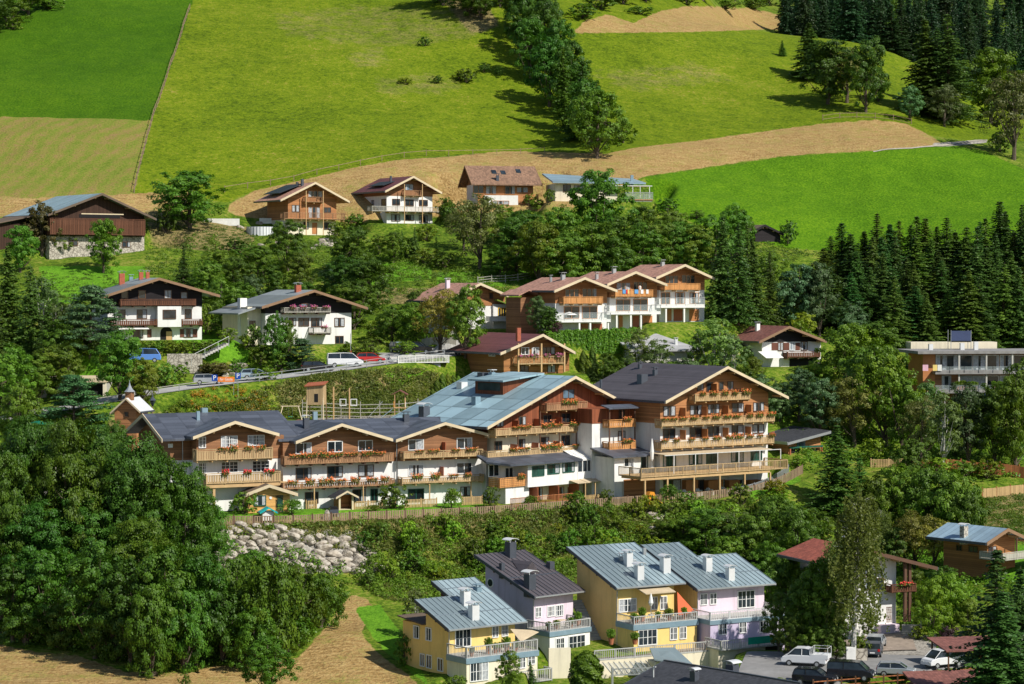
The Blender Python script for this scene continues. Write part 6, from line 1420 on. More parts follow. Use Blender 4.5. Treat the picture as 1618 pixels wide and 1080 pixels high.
many([('shrub', 672, 72, 57, 24, DK), ('shrub', 690, 131, 118, 26, DK), ('shrub', 737, 130, 106, 34), ('shrub', 765, 114, 98, 24), ('shrub', 788, 118, 104, 18), ('lshrub', 640, 132, 120, 30, YE), ('lshrub', 725, 125, 112, 30, YE)], 'low bush standing alone in the hillside pasture', 'lone bushes in the pasture')
many([('shrub', 920, 28, 5, 60), ('shrub', 950, 14, -15, 60), ('ash', 985, 6, -50, 70), ('ash', 1020, 2, -60, 70), ('shrub', 1010, 22, 8, 50), ('ash', 1060, -4, -60, 80), ('ash', 1110, 0, -60, 80), ('shrub', 1085, 8, -12, 50), ('ash', 1160, 0, -60, 70), ('lshrub', 1190, 14, -5, 50), ('ash', 1215, 8, -40, 60), ('lshrub', 1145, 14, -2, 60)], 'bushy tree at the top edge above the upper hay strip', 'trees above the upper hay strip')
# upper right pasture
T('spruce', 1281, 124, 34, 84, 'dark spruce leftmost in the clump on the right pasture', None, (1.1, 1.1, 1))
T('ash', 1308, 164, 54, 92, 'round dark tree in the middle of the right pasture clump', None, DK); T('olive', 1338, 162, 68, 84, 'olive tree with bare twigs in the right pasture clump')
T('ash', 1368, 177, 54, 74, 'tall loose tree right of the pasture clump'); T('shrub', 1388, 160, 102, 34, 'low side tree right of the tall loose tree on the pasture')
T('spruce', 1236, 88, 62, 20, 'tiny conifer alone on the right pasture', None, LT)
T('blue', 1437, 190, 130, 42, 'blue green young tree before the big spruces', None, LT)
many([('spruce', 1466, 182, 28, 108, LT), ('spruce', 1500, 190, 18, 120, LT), ('spruce', 1482, 175, 40, 90)], 'big dark spruce in the pair at the right edge of the pasture', 'big spruces right of the pasture')
T('olive', 1492, 200, 128, 62, 'grey green bushy tree in front of the big spruces', None, DK)
T('ash', 1566, 195, 66, 104, 'very round dark broadleaf tree at the upper right', None, (.9, 1, .7)); T('olive', 1602, 252, 105, 100, 'thin trunked olive tree at the right edge above the emerald field', None, DK)
T('shrub', 1580, 240, 205, 40, 'dark bush at the foot of the thin trunked tree', None, DK)
T('light', 1418, 70, -18, 56, 'tall bright broadleaf tree before the upper right forest', None, (.8, .9, .7))
many([('shrub', 1370, 56, 30, 40), ('shrub', 1392, 72, 30, 60), ('lshrub', 1430, 80, 55, 50), ('shrub', 1455, 90, 60, 60, DK), ('lshrub', 1352, 50, 35, 30), ('shrub', 1480, 110, 70, 50, DK), ('shrub', 1530, 120, 70, 60, DK), ('blue', 1385, 66, 20, 40)], 'bush on the edge of the forest above the right pasture', 'bushes along the forest edge')
g_ = np.random.default_rng(5)
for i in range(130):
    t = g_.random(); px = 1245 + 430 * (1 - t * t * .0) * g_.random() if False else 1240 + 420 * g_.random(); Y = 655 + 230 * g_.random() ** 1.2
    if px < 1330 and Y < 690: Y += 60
    x = ray(px, 100).x * Y; z = hz(x, Y); put_tree('spruce', (x, Y, z), 16 + 16 * g_.random(), 7 + 5 * g_.random(), 'dark spruce in the shaded forest on the upper right slope', 'spruces of the upper right forest', (.42, .52, .78))  # tint puts the forest's bluish shade into the needle colour
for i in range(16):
    px = 1500 + 150 * g_.random(); Y = 590 + 60 * g_.random(); x = ray(px, 100).x * Y; put_tree('spruce', (x, Y, hz(x, Y)), 14 + 10 * g_.random(), 8, 'dark spruce in the shaded forest on the upper right slope', 'spruces of the upper right forest', (.5, .6, .8))  # nearer edge, bluish shade tinted into these crowns as well
# beside and below the barn
T('ash', 300, 362, 262, 122, 'large round tree between the barn and the upper chalets', None, (1.1, 1.15, .9)); T('shrub', 262, 368, 325, 40, 'dark bush left of the large round tree by the barn')
T('ash', 163, 430, 338, 62, 'small tree with bare dark trunk before the barn stone wall', None, LT)
T('brown', 66, 402, 318, 74, 'brownish tree before the left end of the barn'); T('light', 96, 405, 352, 44, 'light green bush tree beside the brownish barn tree'); T('ash', 32, 430, 350, 60, 'dark tree at the left edge below the lean-to')
many([('spruce', 12, 560, 385, 85, LT), ('spruce', 48, 590, 415, 90, LT), ('spruce', -5, 640, 430, 100, LT), ('spruce', 75, 600, 470, 60, LT)], 'dark spruce in the group at the left edge beside the meadow', 'spruces at the left edge')
many([('birch', 70, 560, 430, 70), ('birch', 90, 580, 470, 70), ('light', 60, 640, 555, 80, DK), ('ash', 92, 630, 540, 80), ('ash', 15, 660, 540, 90, LT), ('light', 30, 700, 600, 70, DK), ('ash', 100, 600, 500, 70)], 'leafy tree in the thicket left of the pale garage', 'thicket trees left of the garage')
T('pine', 143, 560, 444, 118, 'wide blue green pine left of the arched door chalet', None, (1.3, 1.35, 1.5)); T('blue', 115, 565, 470, 80, 'dense tree behind the left side of the wide pine')
T('ash', 190, 632, 515, 92, 'dense round tree right of the garage, hiding the blue van', None, (1.1, 1.1, .9)); T('light', 222, 640, 560, 60, 'leafy tree between the garage and the stone bank')
many([('shrub', 150, 560, 535, 40), ('lshrub', 170, 575, 548, 40, YE), ('shrub', 130, 560, 530, 50, YE), ('lshrub', 100, 560, 530, 50, YE)], 'bush on the lawn edge above the garage', 'bushes above the garage')
many([('shrub', 240, 612, 575, 40), ('shrub', 262, 610, 572, 40), ('lshrub', 212, 612, 590, 36), ('shrub', 285, 600, 575, 40, LT), ('shrub', 300, 585, 560, 34), ('lshrub', 318, 588, 565, 30), ('shrub', 330, 590, 570, 28), ('shrub', 373, 588, 565, 24), ('brown', 345, 595, 570, 44), ('brown', 325, 592, 572, 30)], 'garden bush on the stone bank below the arched door chalet', 'bushes on the stone bank')
many([('shrub', x, 556 - abs(x - 280) * .03, 536, 30, LT) for x in range(222, 336, 14)], 'clipped hedge bush in front of the arched door chalet', 'hedge bushes before the arched door chalet')
T('spruce', 290, 465, 385, 48, 'small spruce behind the arched door chalet roof', None, LT)
many([('ash', 330, 480, 405, 62), ('ash', 372, 462, 402, 56), ('light', 352, 505, 430, 56, DK), ('ash', 408, 448, 385, 60), ('blue', 398, 485, 428, 44), ('ash', 380, 500, 440, 60), ('light', 430, 470, 415, 50, DK), ('ash', 330, 515, 450, 50), ('shrub', 310, 470, 440, 40), ('light', 345, 430, 390, 50), ('ash', 480, 500, 440, 60), ('shrub', 370, 400, 375, 50), ('shrub', 400, 410, 385, 50)], 'leafy tree on the slope above the two road chalets', 'slope trees above the road chalets')
T('ash', 455, 428, 343, 66, 'tree in front of the pool chalet'); T('ash', 475, 470, 392, 58, 'tree below the stone terrace of the pool chalet')
many([('ash', 560, 440, 350, 78, DK), ('ash', 545, 480, 400, 70, DK), ('ash', 585, 490, 402, 84, DK), ('ash', 560, 520, 440, 80, DK), ('blue', 530, 460, 410, 50, DK)], 'dark dense tree in the group below the white deck chalet', 'dark trees below the white deck chalet')
many([('shrub', 600, 400, 370, 40, LT), ('ash', 622, 415, 362, 40, LT), ('shrub', 648, 410, 375, 36), ('spruce', 655, 412, 356, 22, LT), ('spruce', 637, 408, 362, 20, LT), ('lshrub', 668, 420, 390, 44), ('spruce', 690, 415, 372, 24, LT), ('shrub', 700, 425, 395, 44), ('lshrub', 590, 440, 410, 50), ('lshrub', 675, 380, 352, 40, LT), ('shrub', 560, 360, 335, 40), ('shrub', 532, 380, 350, 36)], 'young tree on the green slope below the white deck chalet', 'young trees below the white deck chalet')
T('olive', 758, 425, 300, 104, 'big sparse olive tree before the brown tiled house'); T('olive', 733, 395, 318, 60, 'grey twiggy tree left of the big sparse olive tree', None, DK)
many([('shrub', 705, 350, 312, 34, DK), ('shrub', 714, 358, 322, 34, DK)], 'dark hedge bush left of the brown tiled house', 'hedge left of the brown tiled house')
many([('light', 795, 385, 320, 60, DK), ('ash', 815, 430, 335, 90), ('ash', 852, 450, 345, 100), ('ash', 880, 420, 320, 80), ('ash', 895, 455, 360, 100), ('ash', 935, 450, 345, 100), ('light', 965, 455, 370, 84, DK), ('ash', 985, 425, 335, 84), ('ash', 1015, 440, 350, 80), ('ash', 1045, 432, 340, 80), ('light', 1075, 430, 345, 70, DK), ('ash', 1100, 430, 350, 74), ('ash', 1130, 425, 335, 70), ('ash', 1160, 415, 318, 64), ('ash', 1170, 405, 325, 46), ('shrub', 1215, 440, 398, 50), ('ash', 830, 400, 325, 70, DK), ('light', 1060, 390, 325, 60, DK), ('ash', 790, 440, 385, 60), ('ash', 1020, 390, 320, 60)], 'dense broadleaf tree in the wooded belt above the stepped chalets', 'trees of the belt above the stepped chalets')
T('ash', 945, 400, 262, 108, 'tallest broadleaf tree, standing before the flat roofed upper house', None, (1, 1.1, .9))
T('shrub', 1244, 386, 345, 32, 'lone bush tree right of the black hay hut'); many([('lshrub', 1100, 345, 330, 30), ('shrub', 1055, 335, 312, 40), ('lshrub', 850, 330, 312, 30), ('shrub', 868, 320, 298, 24), ('shrub', 820, 322, 305, 26), ('lshrub', 838, 325, 303, 26)], 'garden bush beside the two uppermost right houses', 'garden bushes of the upper right houses')
many([('spruce', 1138, 505, 338, 76, LT), ('spruce', 1166, 512, 350, 74, LT), ('spruce', 1192, 520, 372, 66, LT), ('spruce', 1215, 515, 395, 56, LT), ('spruce', 1180, 480, 350, 60, LT)], 'tall green spruce right of the stepped chalets', 'spruces right of the stepped chalets')
many([('blue', 1262, 520, 410, 84), ('blue', 1295, 530, 405, 76), ('blue', 1240, 510, 430, 60), ('light', 1268, 545, 490, 44, YE), ('blue', 1345, 545, 470, 70)], 'silvery green tree above the red roofed chalet', 'silvery trees above the red roofed chalet')
tops = [(1290, 378), (1320, 358), (1345, 348), (1400, 338), (1440, 338), (1480, 345), (1510, 345), (1530, 334), (1560, 318), (1590, 310), (1640, 308)]
for row, (db, dt, nn) in enumerate(((455, 0, 22), (490, 30, 19), (522, 62, 17), (548, 95, 13))):
    for i in range(nn):
        px = 1292 + (1650 - 1292) * (i + .5) / nn + random.uniform(-6, 6); yt = np.interp(px, [t[0] for t in tops], [t[1] for t in tops]) + dt + random.uniform(-8, 24)
        if row == 3 and px < 1400: continue
        T('spruce', px, db + random.uniform(-8, 8), yt, random.uniform(66, 104), 'dark spruce in the dense plantation below the emerald field', 'spruces of the plantation', [(1.3, 1.2, 1.0), (.9, 1.0, .95), (1.5, 1.3, .9)][int(g_.integers(3))])
# around the middle houses
many([('light', 620, 548, 480, 62, DK), ('ash', 652, 552, 470, 66), ('olive', 695, 558, 450, 90, YE), ('light', 735, 565, 445, 70, DK), ('ash', 660, 520, 455, 60), ('lshrub', 600, 540, 500, 50, LT), ('lshrub', 640, 560, 535, 44), ('light', 720, 520, 460, 60, DK), ('lshrub', 590, 560, 530, 40)], 'leafy tree between the blue-black gable chalet and the log house', 'trees left of the log house')
many([('blue', 850, 525, 462, 42, LT), ('ash', 832, 525, 478, 38), ('ash', 870, 528, 480, 34, DK), ('purple', 878, 530, 505, 26), ('lshrub', 860, 530, 500, 30)], 'garden tree at the left front of the stepped chalets', 'garden trees before the stepped chalets')
T('light', 434, 580, 486, 46, 'slender light green tree before the blue-black gable chalet', None, (.85, 1, 1)); T('light', 456, 575, 498, 34, 'second slender tree, smaller, before the blue-black gable chalet', None, (.85, 1, 1))
T('pine', 478, 588, 530, 62, 'low spreading pine beside the street before the blue-black gable chalet'); many([('lshrub', 400, 548, 510, 36), ('lshrub', 388, 552, 525, 30, YE), ('shrub', 412, 575, 545, 50), ('shrub', 445, 585, 555, 60), ('lshrub', 500, 585, 562, 40), ('shrub', 548, 560, 538, 18), ('lshrub', 360, 540, 515, 36), ('shrub', 345, 530, 500, 30), ('shrub', 325, 528, 480, 26, LT), ('lshrub', 560, 560, 540, 50), ('shrub', 420, 600, 578, 44, LT)], 'garden bush around the blue-black gable chalet', 'garden bushes of the blue-black gable chalet')
many([('birch', 1008, 600, 512, 56), ('birch', 1038, 612, 528, 56), ('birch', 1130, 612, 488, 84, LT), ('birch', 1158, 620, 520, 64), ('birch', 1105, 600, 520, 44)], 'pale birch around the low grey roofed house', 'birches around the grey roofed house')
many([('ash', 985, 620, 560, 50, DK), ('ash', 960, 612, 552, 44, DK), ('spruce', 940, 600, 555, 24), ('ash', 1060, 615, 565, 60), ('blue', 1085, 620, 560, 60), ('ash', 1175, 640, 575, 60), ('blue', 1200, 650, 585, 60), ('light', 1190, 600, 560, 40)], 'dark tree behind the grey roofed hotel building', 'trees behind the grey roofed hotel building')
many([('thuja', 690, 622, 598, 11), ('thuja', 699, 618, 588, 12), ('thuja', 708, 616, 588, 12), ('thuja', 717, 614, 590, 12), ('thuja', 725, 612, 592, 10), ('thuja', 684, 632, 612, 8)], 'narrow thuja column in the row behind the blue hotel roof', 'thuja columns behind the blue roof')
many([('thuja', 920, 588, 552, 12), ('thuja', 930, 590, 566, 11), ('thuja', 937, 588, 545, 11)], 'narrow thuja column beside the log house', 'thuja columns beside the log house')
# right middle wood
many([('light', 1265, 560, 500, 40, YE), ('ash', 1340, 640, 500, 110), ('ash', 1372, 680, 540, 100), ('ash', 1400, 705, 535, 112, LT), ('olive', 1350, 705, 590, 90, LT), ('olive', 1320, 690, 605, 70, LT), ('blue', 1296, 690, 590, 76), ('blue', 1262, 665, 575, 70), ('blue', 1232, 665, 600, 60), ('light', 1290, 620, 560, 50), ('light', 1425, 715, 590, 80), ('olive', 1455, 730, 620, 76), ('birch', 1490, 745, 610, 76), ('birch', 1462, 700, 590, 60), ('blue', 1530, 735, 595, 84, DK), ('ash', 1572, 735, 600, 90, DK), ('ash', 1605, 745, 580, 90, DK), ('ash', 1625, 700, 560, 80, DK), ('ash', 1545, 700, 620, 60, DK), ('light', 1440, 760, 690, 56), ('lshrub', 1480, 750, 720, 60, LT), ('lshrub', 1520, 755, 725, 60), ('shrub', 1560, 755, 722, 60), ('lshrub', 1385, 730, 690, 50, LT), ('birch', 1440, 620, 560, 40), ('ash', 1590, 660, 600, 70)], 'tree in the mixed wood below the modern glazed building', 'trees of the mixed wood')
T('ash', 1385, 600, 500, 96, 'big dense tree right of the red roofed chalet, crown above the wood', None, (1.1, 1.15, 1))
T('spruce', 1322, 810, 668, 118, 'broad dark spruce right of the long hotel terrace', None, LT); T('spruce', 1362, 815, 720, 80, 'smaller spruce leaning on the broad dark spruce', None, LT)
many([('hazel', 1385, 835, 752, 84), ('hazel', 1420, 832, 735, 92), ('hazel', 1462, 840, 736, 100), ('hazel', 1505, 850, 745, 96), ('hazel', 1530, 858, 775, 70)], 'rounded hazel bush in the dark row above the log cabin', 'hazel bushes above the log cabin')
many([('ash', 1080, 880, 808, 84), ('ash', 1118, 885, 796, 92), ('birch', 1160, 880, 800, 80), ('ash', 1190, 905, 805, 92), ('light', 1228, 900, 775, 84, DK), ('ash', 1258, 930, 790, 90, DK), ('ash', 1215, 955, 850, 80), ('ash', 1240, 1000, 868, 80), ('ash', 1275, 1010, 890, 76), ('ash', 1292, 900, 800, 80, DK), ('ash', 1150, 920, 840, 70), ('light', 1265, 860, 800, 60), ('ash', 1050, 870, 815, 50), ('ash', 1230, 1030, 930, 60), ('ash', 1300, 1020, 935, 60), ('ash', 1302, 1036, 870, 84, LT), ('light', 1318, 1030, 930, 60, DK), ('ash', 1268, 1035, 900, 70), ('light', 1290, 1045, 985, 50, DK), ('ash', 1248, 1040, 960, 50, DK), ('ash', 1322, 1045, 975, 46, DK), ('light', 1372, 1010, 955, 34, DK)], 'leafy tree on the bank right of the row houses', 'bank trees right of the row houses')
T('weep', 1316, 1030, 842, 84, 'lower weeping birch left of the white trunked one', None, (1.1, 1.1, 1))
T('weep', 1348, 1045, 768, 138, 'weeping birch with white trunk before the red tiled house', None, (1.15, 1.15, 1))
T('weep', 1388, 900, 800, 60, 'slim weeping birch top behind the red tiled roof', None, LT)
many([('olive', 1445, 900, 800, 90, LT), ('olive', 1475, 900, 815, 76, YE), ('light', 1410, 905, 830, 70, DK), ('ash', 1388, 900, 840, 50, DK)], 'olive green tree left of the log cabin', 'trees left of the log cabin')
many([('ash', 1470, 1010, 905, 66, LT), ('ash', 1505, 1000, 895, 70, LT), ('light', 1530, 1010, 940, 56), ('ash', 1445, 970, 890, 50), ('ash', 1490, 950, 890, 60)], 'leafy tree behind the round stair of the red tiled house', 'trees behind the round stair')
T('purple', 1500, 1022, 985, 38, 'dark purple shrub beside the lawn of the red tiled house'); many([('lshrub', 1452, 1010, 985, 34, LT), ('lshrub', 1468, 1012, 988, 30, LT), ('shrub', 1362, 1040, 1002, 30, LT), ('shrub', 1330, 1035, 1000, 30), ('shrub', 1352, 1030, 995, 24)], 'garden shrub around the yard of the red tiled house', 'shrubs of the tiled house yard')
many([('spruce', 1568, 1130, 862, 190), ('spruce', 1612, 1120, 890, 150), ('spruce', 1588, 1140, 930, 170)], 'near black spruce in the lower right corner', 'spruces in the lower right corner')
# lower left mass
many([('bigash', 25, 985, 640, 120, (.5, .68, .7)), ('bigash', 65, 960, 655, 120, (.66, .84, .8)), ('bigash', 112, 985, 632, 130, (.8, .9, .8)), ('bigash', 160, 960, 655, 130, (.6, .8, .85)), ('bigash', 205, 985, 672, 130, (.78, .95, .95)), ('bigash', 245, 975, 690, 130, (.5, .68, .7)), ('bigash', 290, 985, 718, 120, (.66, .84, .8)), ('bigash', 318, 970, 770, 90, (.8, .9, .8)), ('bigash', 0, 1000, 690, 100, (.6, .8, .85)), ('bigash', 135, 990, 760, 130, (.78, .95, .95)), ('bigash', 60, 1000, 780, 120, (.5, .68, .7)), ('bigash', 225, 1010, 800, 130, (.66, .84, .8)), ('bigash', 185, 800, 655, 70, (.8, .9, .8)), ('bigash', 35, 760, 650, 80, (.6, .8, .85))], 'tall ash in the big dark group left of the stone bank', 'big ash trees at the lower left')
many([('ash', 20, 1015, 880, 100, (.62, .78, .72)), ('ash', 80, 1015, 860, 110, (.62, .78, .72)), ('ash', 150, 1040, 850, 120, DK), ('ash', 205, 1050, 870, 110, (.62, .78, .72)), ('ash', 260, 1055, 850, 120, (.62, .78, .72)), ('ash', 310, 1050, 860, 100, (.62, .78, .72)), ('hazel', 240, 1070, 930, 90, (.62, .78, .72)), ('hazel', 290, 1062, 930, 90, (.62, .78, .72)), ('hazel', 180, 1045, 940, 90, (.62, .78, .72)), ('hazel', 40, 1020, 950, 90, (.62, .78, .72)), ('hazel', 100, 1025, 950, 80, DK)], 'low dense tree under the big ash group above the hay field', 'undergrowth trees of the ash group')
many([('hazel', 370, 1035, 885, 110, (.85, .95, .8)), ('hazel', 420, 1045, 880, 120, (.85, .95, .8)), ('hazel', 470, 1020, 892, 100, (.85, .95, .8)), ('hazel', 508, 992, 905, 84, (.85, .95, .8)), ('hazel', 350, 1050, 930, 90, (.62, .78, .72)), ('hazel', 400, 1060, 960, 90, (.62, .78, .72)), ('hazel', 455, 1035, 955, 90, (.62, .78, .72)), ('ash', 395, 960, 860, 80, (.62, .78, .72))], 'rounded bushy tree right of the ash group below the stone bank', 'bushy trees below the stone bank')
T('light', 425, 1098, 1000, 90, 'light green feathery bush at the bottom edge in the hay field', None, (.7, 1, .7)); T('shrub', 292, 1085, 1060, 22, 'tiny conifer like bush on the bottom hay field')
T('pine', 118, 700, 585, 120, 'layered pine before the pale garage, above the ash group', None, (1.2, 1.25, 1.1))
T('birch', 655, 1010, 925, 46, 'thin birch touching the left yellow row house'); T('shrub', 640, 1050, 1000, 40, 'dark shrub at the foot of the left yellow row house')
T('thuja', 925, 1098, 1026, 54, 'dense egg shaped thuja at the bottom below the terrace wall', None, (.8, .9, .7)); T('light', 803, 1095, 1022, 44, 'small leafy tree before the left yellow row house', None, (.8, 1, .8)); T('spruce', 840, 1095, 1042, 34, 'small spruce before the left yellow row house', None, LT); T('lshrub', 722, 1095, 1062, 50, 'light shrub at the bottom edge before the left yellow row house')
T('lshrub', 1230, 1095, 1068, 60, 'light shrub at the bottom edge below the village street')
# hotel yard
T('shrub', 622, 803, 762, 56, 'dense dark round shrub before the middle hotel wing'); T('weepbush', 714, 806, 768, 40, 'weeping garden tree before the right gable of the middle wing'); T('shrub', 775, 806, 768, 32, 'dark shrub at the corner of the blue roofed hotel')
T('weepbush', 590, 808, 795, 30, 'small drooping shrub on the lawn left of the dense round shrub'); T('shrub', 385, 812, 774, 46, 'round shrub left of the orange garden hut'); T('weepbush', 462, 812, 786, 46, 'drooping shrub right of the orange garden hut')
T('weepbush', 838, 806, 780, 36, 'drooping shrub before the red patio railing'); T('shrub', 914, 802, 772, 26, 'shrub left of the yellow picket panel'); T('shrub', 957, 800, 772, 28, 'shrub right of the yellow picket panel'); T('weepbush', 1060, 797, 762, 40, 'weeping shrub under the long hotel terrace')
T('lshrub', 1262, 738, 716, 34, 'bamboo like bush between hotel terrace and pavilion', None, LT)

# hedges
def hedge(name, a, b, h, w, label, cat='hedge', mat='leaf_light', col=None):
    L = (b - a).length; n = int(L * h * 160); t = g_.random(n); sd_ = g_.random(n)
    z = g_.random(n); s = np.where(sd_ < .65, -1.0, g_.random(n) * 2 - 1); z = np.where(sd_ < .65, z, 1.0)
    d = (b - a).normalized(); nx, ny = d.y, -d.x
    hh = h * (1 + .05 * np.sin(t * L * 4.2)); C = np.stack([a.x + (b.x - a.x) * t - nx * -s * w / 2 * -1, a.y + (b.y - a.y) * t - ny * -s * w / 2 * -1, a.z + (b.z - a.z) * t + hh * z], 1) + g_.normal(size=(n, 3)) * .09
    C[:, :2] += (np.array([[nx, ny]]) * (np.sin(t * L * 7)[:, None] * .1))
    Nn = nrm(np.stack([nx * (s < -.9) * 1.0, ny * (s < -.9) * 1.0, (z > .98) * 1.0 + .2], 1) + g_.normal(size=(n, 3)) * .45); V, Q = quads(C - np.array([a.x, a.y, a.z]), Nn, .16 + .14 * g_.random(n))
    o = add_obj(name, V, Q, mat, None); o.location = a; tag(o, label, cat); 
    if col: o.color = (*col, 1)
hp = G(862, 562), G(1004, 556)
hedge('hedge', hp[0], hp[1], 3.4, 1.4, 'tall clipped bright green thuja hedge below the stepped chalets', col=(.75, 1.05, .7))
hedge('hedge', G(703, 345), G(716, 352), 3, 1.2, 'short dark clipped hedge left of the brown tiled house', mat='leaf_ash')

# ground cover: shrubs nobody could count and rough grass
def cover(name, polys, n, h, mats, leaves, ls, seed, grass=False, col=None, y0=150):
    g = np.random.default_rng(seed); pts = []
    for poly, frac in polys:
        xs = [p[0] for p in poly]; ys = [p[1] for p in poly]; k = 0; want = int(n * frac); tries = 0
        # sample the ground polygon evenly in world space
        W_ = [G(p[0], p[1], y0) for p in poly]; wp = [(q.x, q.y) for q in W_]; bx = (min(q[0] for q in wp), max(q[0] for q in wp), min(q[1] for q in wp), max(q[1] for q in wp))
        X = g.uniform(bx[0], bx[1], want * 8); Y_ = g.uniform(bx[2], bx[3], want * 8); ok = inpoly(X, Y_, wp); X = X[ok][:want]; Y_ = Y_[ok][:want]
        dn = vnoise(X, Y_, 4, seed) ; ok = g.random(len(X)) < (.25 + 1.1 * dn); pts.append(np.stack([X[ok], Y_[ok]], 1))
    Pq = np.concatenate(pts); Z = height(Pq[:, 0], Pq[:, 1]); m = len(Pq); hh = h * (.5 + g.random(m)); tot = m * leaves
    k = np.repeat(np.arange(m), leaves)
    if grass:
        C = np.stack([Pq[k, 0] + g.normal(size=tot) * .3, Pq[k, 1] + g.normal(size=tot) * .3, Z[k] + hh[k] * .35 * g.random(tot)], 1); Nn = nrm(g.normal(size=(tot, 3)) * np.array([1, 1, .25]) + np.array([0, -.5, .3]))
        V, Q = quads(C, Nn, ls * (.6 + .8 * g.random(tot)), .35)
    else:
        d = nrm(g.normal(size=(tot, 3)) + np.array([0, 0, .5])); d[:, 2] = np.abs(d[:, 2]); r = hh[k][:, None] * g.random((tot, 1)) ** .4
        C = np.stack([Pq[k, 0], Pq[k, 1], Z[k]], 1) + d * r * np.array([.9, .9, .85]); Nn = nrm(d + g.normal(size=(tot, 3)) * .5 + np.array([0, 0, .3])); V, Q = quads(C, Nn, ls * (.6 + .8 * g.random(tot)))
    o = add_obj(name, V, Q, mats, None); tag(o, kind='stuff'); 
    if col: o.color = (*col, 1)
    return o
bank = [(345, 840), (600, 824), (760, 812), (900, 804), (1050, 800), (1180, 790), (1240, 800), (1250, 860), (1110, 935), (1000, 915), (900, 925), (760, 940), (660, 955), (600, 945), (560, 905), (590, 870), (520, 840)]
tag(cover('undergrowth', [(bank, 1.0)], 1500, .95, 'leaf_light', 60, .22, 21, col=(.9, .95, .85)), 'green scrub covering the bank below the garden fence', 'scrub')
tag(cover('tall_grass', [(bank, 1.0)], 4200, .7, 'grass_blades', 18, .36, 31, True), 'dry grass between the bushes of the bank', 'grass')
for i in range(110):
    px = g_.uniform(560, 1230); yb = np.interp(px, [560, 900, 1230], [930, 905, 870]) - g_.random() * 85; k = ['shrub', 'lshrub', 'lshrub', 'shrub', 'lshrub'][i % 5]; s = g_.uniform(16, 44)
    T(k, px, yb, yb - s * g_.uniform(.7, 1.1), s * 1.1, 'loose shrub on the bank between garden fence and row houses', 'shrubs on the bank', [None, (1.5, 1.1, .6), (1.4, 1.3, .9), (.7, .85, .7), (1.15, 1.3, .8)][int(g_.integers(5))])
tag(cover('tall_grass', [([(345, 834), (620, 824), (900, 806), (1060, 800), (1060, 830), (900, 840), (620, 870), (345, 850)], .4), ([(330, 640), (440, 605), (640, 582), (690, 590), (690, 640), (600, 655), (440, 655)], .6)], 5200, .8, 'grass_blades', 22, .42, 22, True), 'tall dry grass on the bank below the road', 'grass')
tag(cover('undergrowth', [([(0, 790), (330, 830), (560, 900), (540, 960), (480, 1020), (330, 1050), (120, 1030), (0, 1010)], 1.0)], 900, 1.5, 'leaf_ash', 60, .28, 23), 'dark undergrowth beneath the big ash group', 'scrub')
tag(cover('undergrowth', [([(240, 380), (420, 380), (560, 390), (640, 400), (640, 520), (560, 540), (340, 510), (240, 440)], .5), ([(560, 400), (720, 420), (860, 430), (1120, 420), (1240, 400), (1270, 470), (1130, 440), (860, 470), (640, 470)], .5)], 1000, 1.0, 'leaf_light', 55, .24, 24, col=(.9, .95, .9)), 'scattered scrub on the slopes between the chalets', 'scrub')
tag(cover('undergrowth', [([(1050, 840), (1260, 830), (1320, 900), (1290, 1010), (1240, 1020), (1130, 930)], .35), ([(1230, 660), (1320, 600), (1440, 640), (1618, 650), (1618, 760), (1380, 740), (1270, 745)], .4), ([(1380, 860), (1480, 850), (1618, 930), (1618, 1010), (1450, 1000), (1380, 960)], .25)], 1000, 1.3, 'leaf_ash', 60, .27, 25, col=(1.1, 1.1, 1)), 'leafy undergrowth of the right hand woods', 'scrub')
tag(cover('tall_grass', [([(230, 340), (420, 365), (560, 400), (700, 420), (860, 430), (860, 470), (600, 470), (340, 450), (230, 430)], .45), ([(1540, 790), (1618, 780), (1618, 850), (1530, 860)], .15), ([(1230, 600), (1330, 560), (1330, 640), (1240, 660)], .1), ([(0, 430), (230, 440), (160, 560), (0, 560)], .2), ([(1020, 340), (1240, 390), (1300, 400), (1240, 420), (1040, 370)], .1)], 5200, .5, 'grass_green', 16, .34, 26, True), 'long green meadow grass between the chalets', 'grass')
tag(cover('flower_border', [([(300, 640), (300, 620), (350, 612), (420, 622), (430, 650), (360, 662)], 1.0)], 130, .7, 'leaf_yellow', 40, .16, 27), 'yellow flowering border below the parking signs', 'flowers')
tag(cover('undergrowth', [([(250, 660), (290, 635), (420, 640), (450, 660)], .5), ([(440, 640), (640, 600), (690, 600), (690, 640), (640, 655), (440, 660)], .5)], 420, .9, 'leaf_light', 55, .22, 28, col=(.9, .85, .7)), 'bushes on the grassy bank behind the playground', 'scrub')

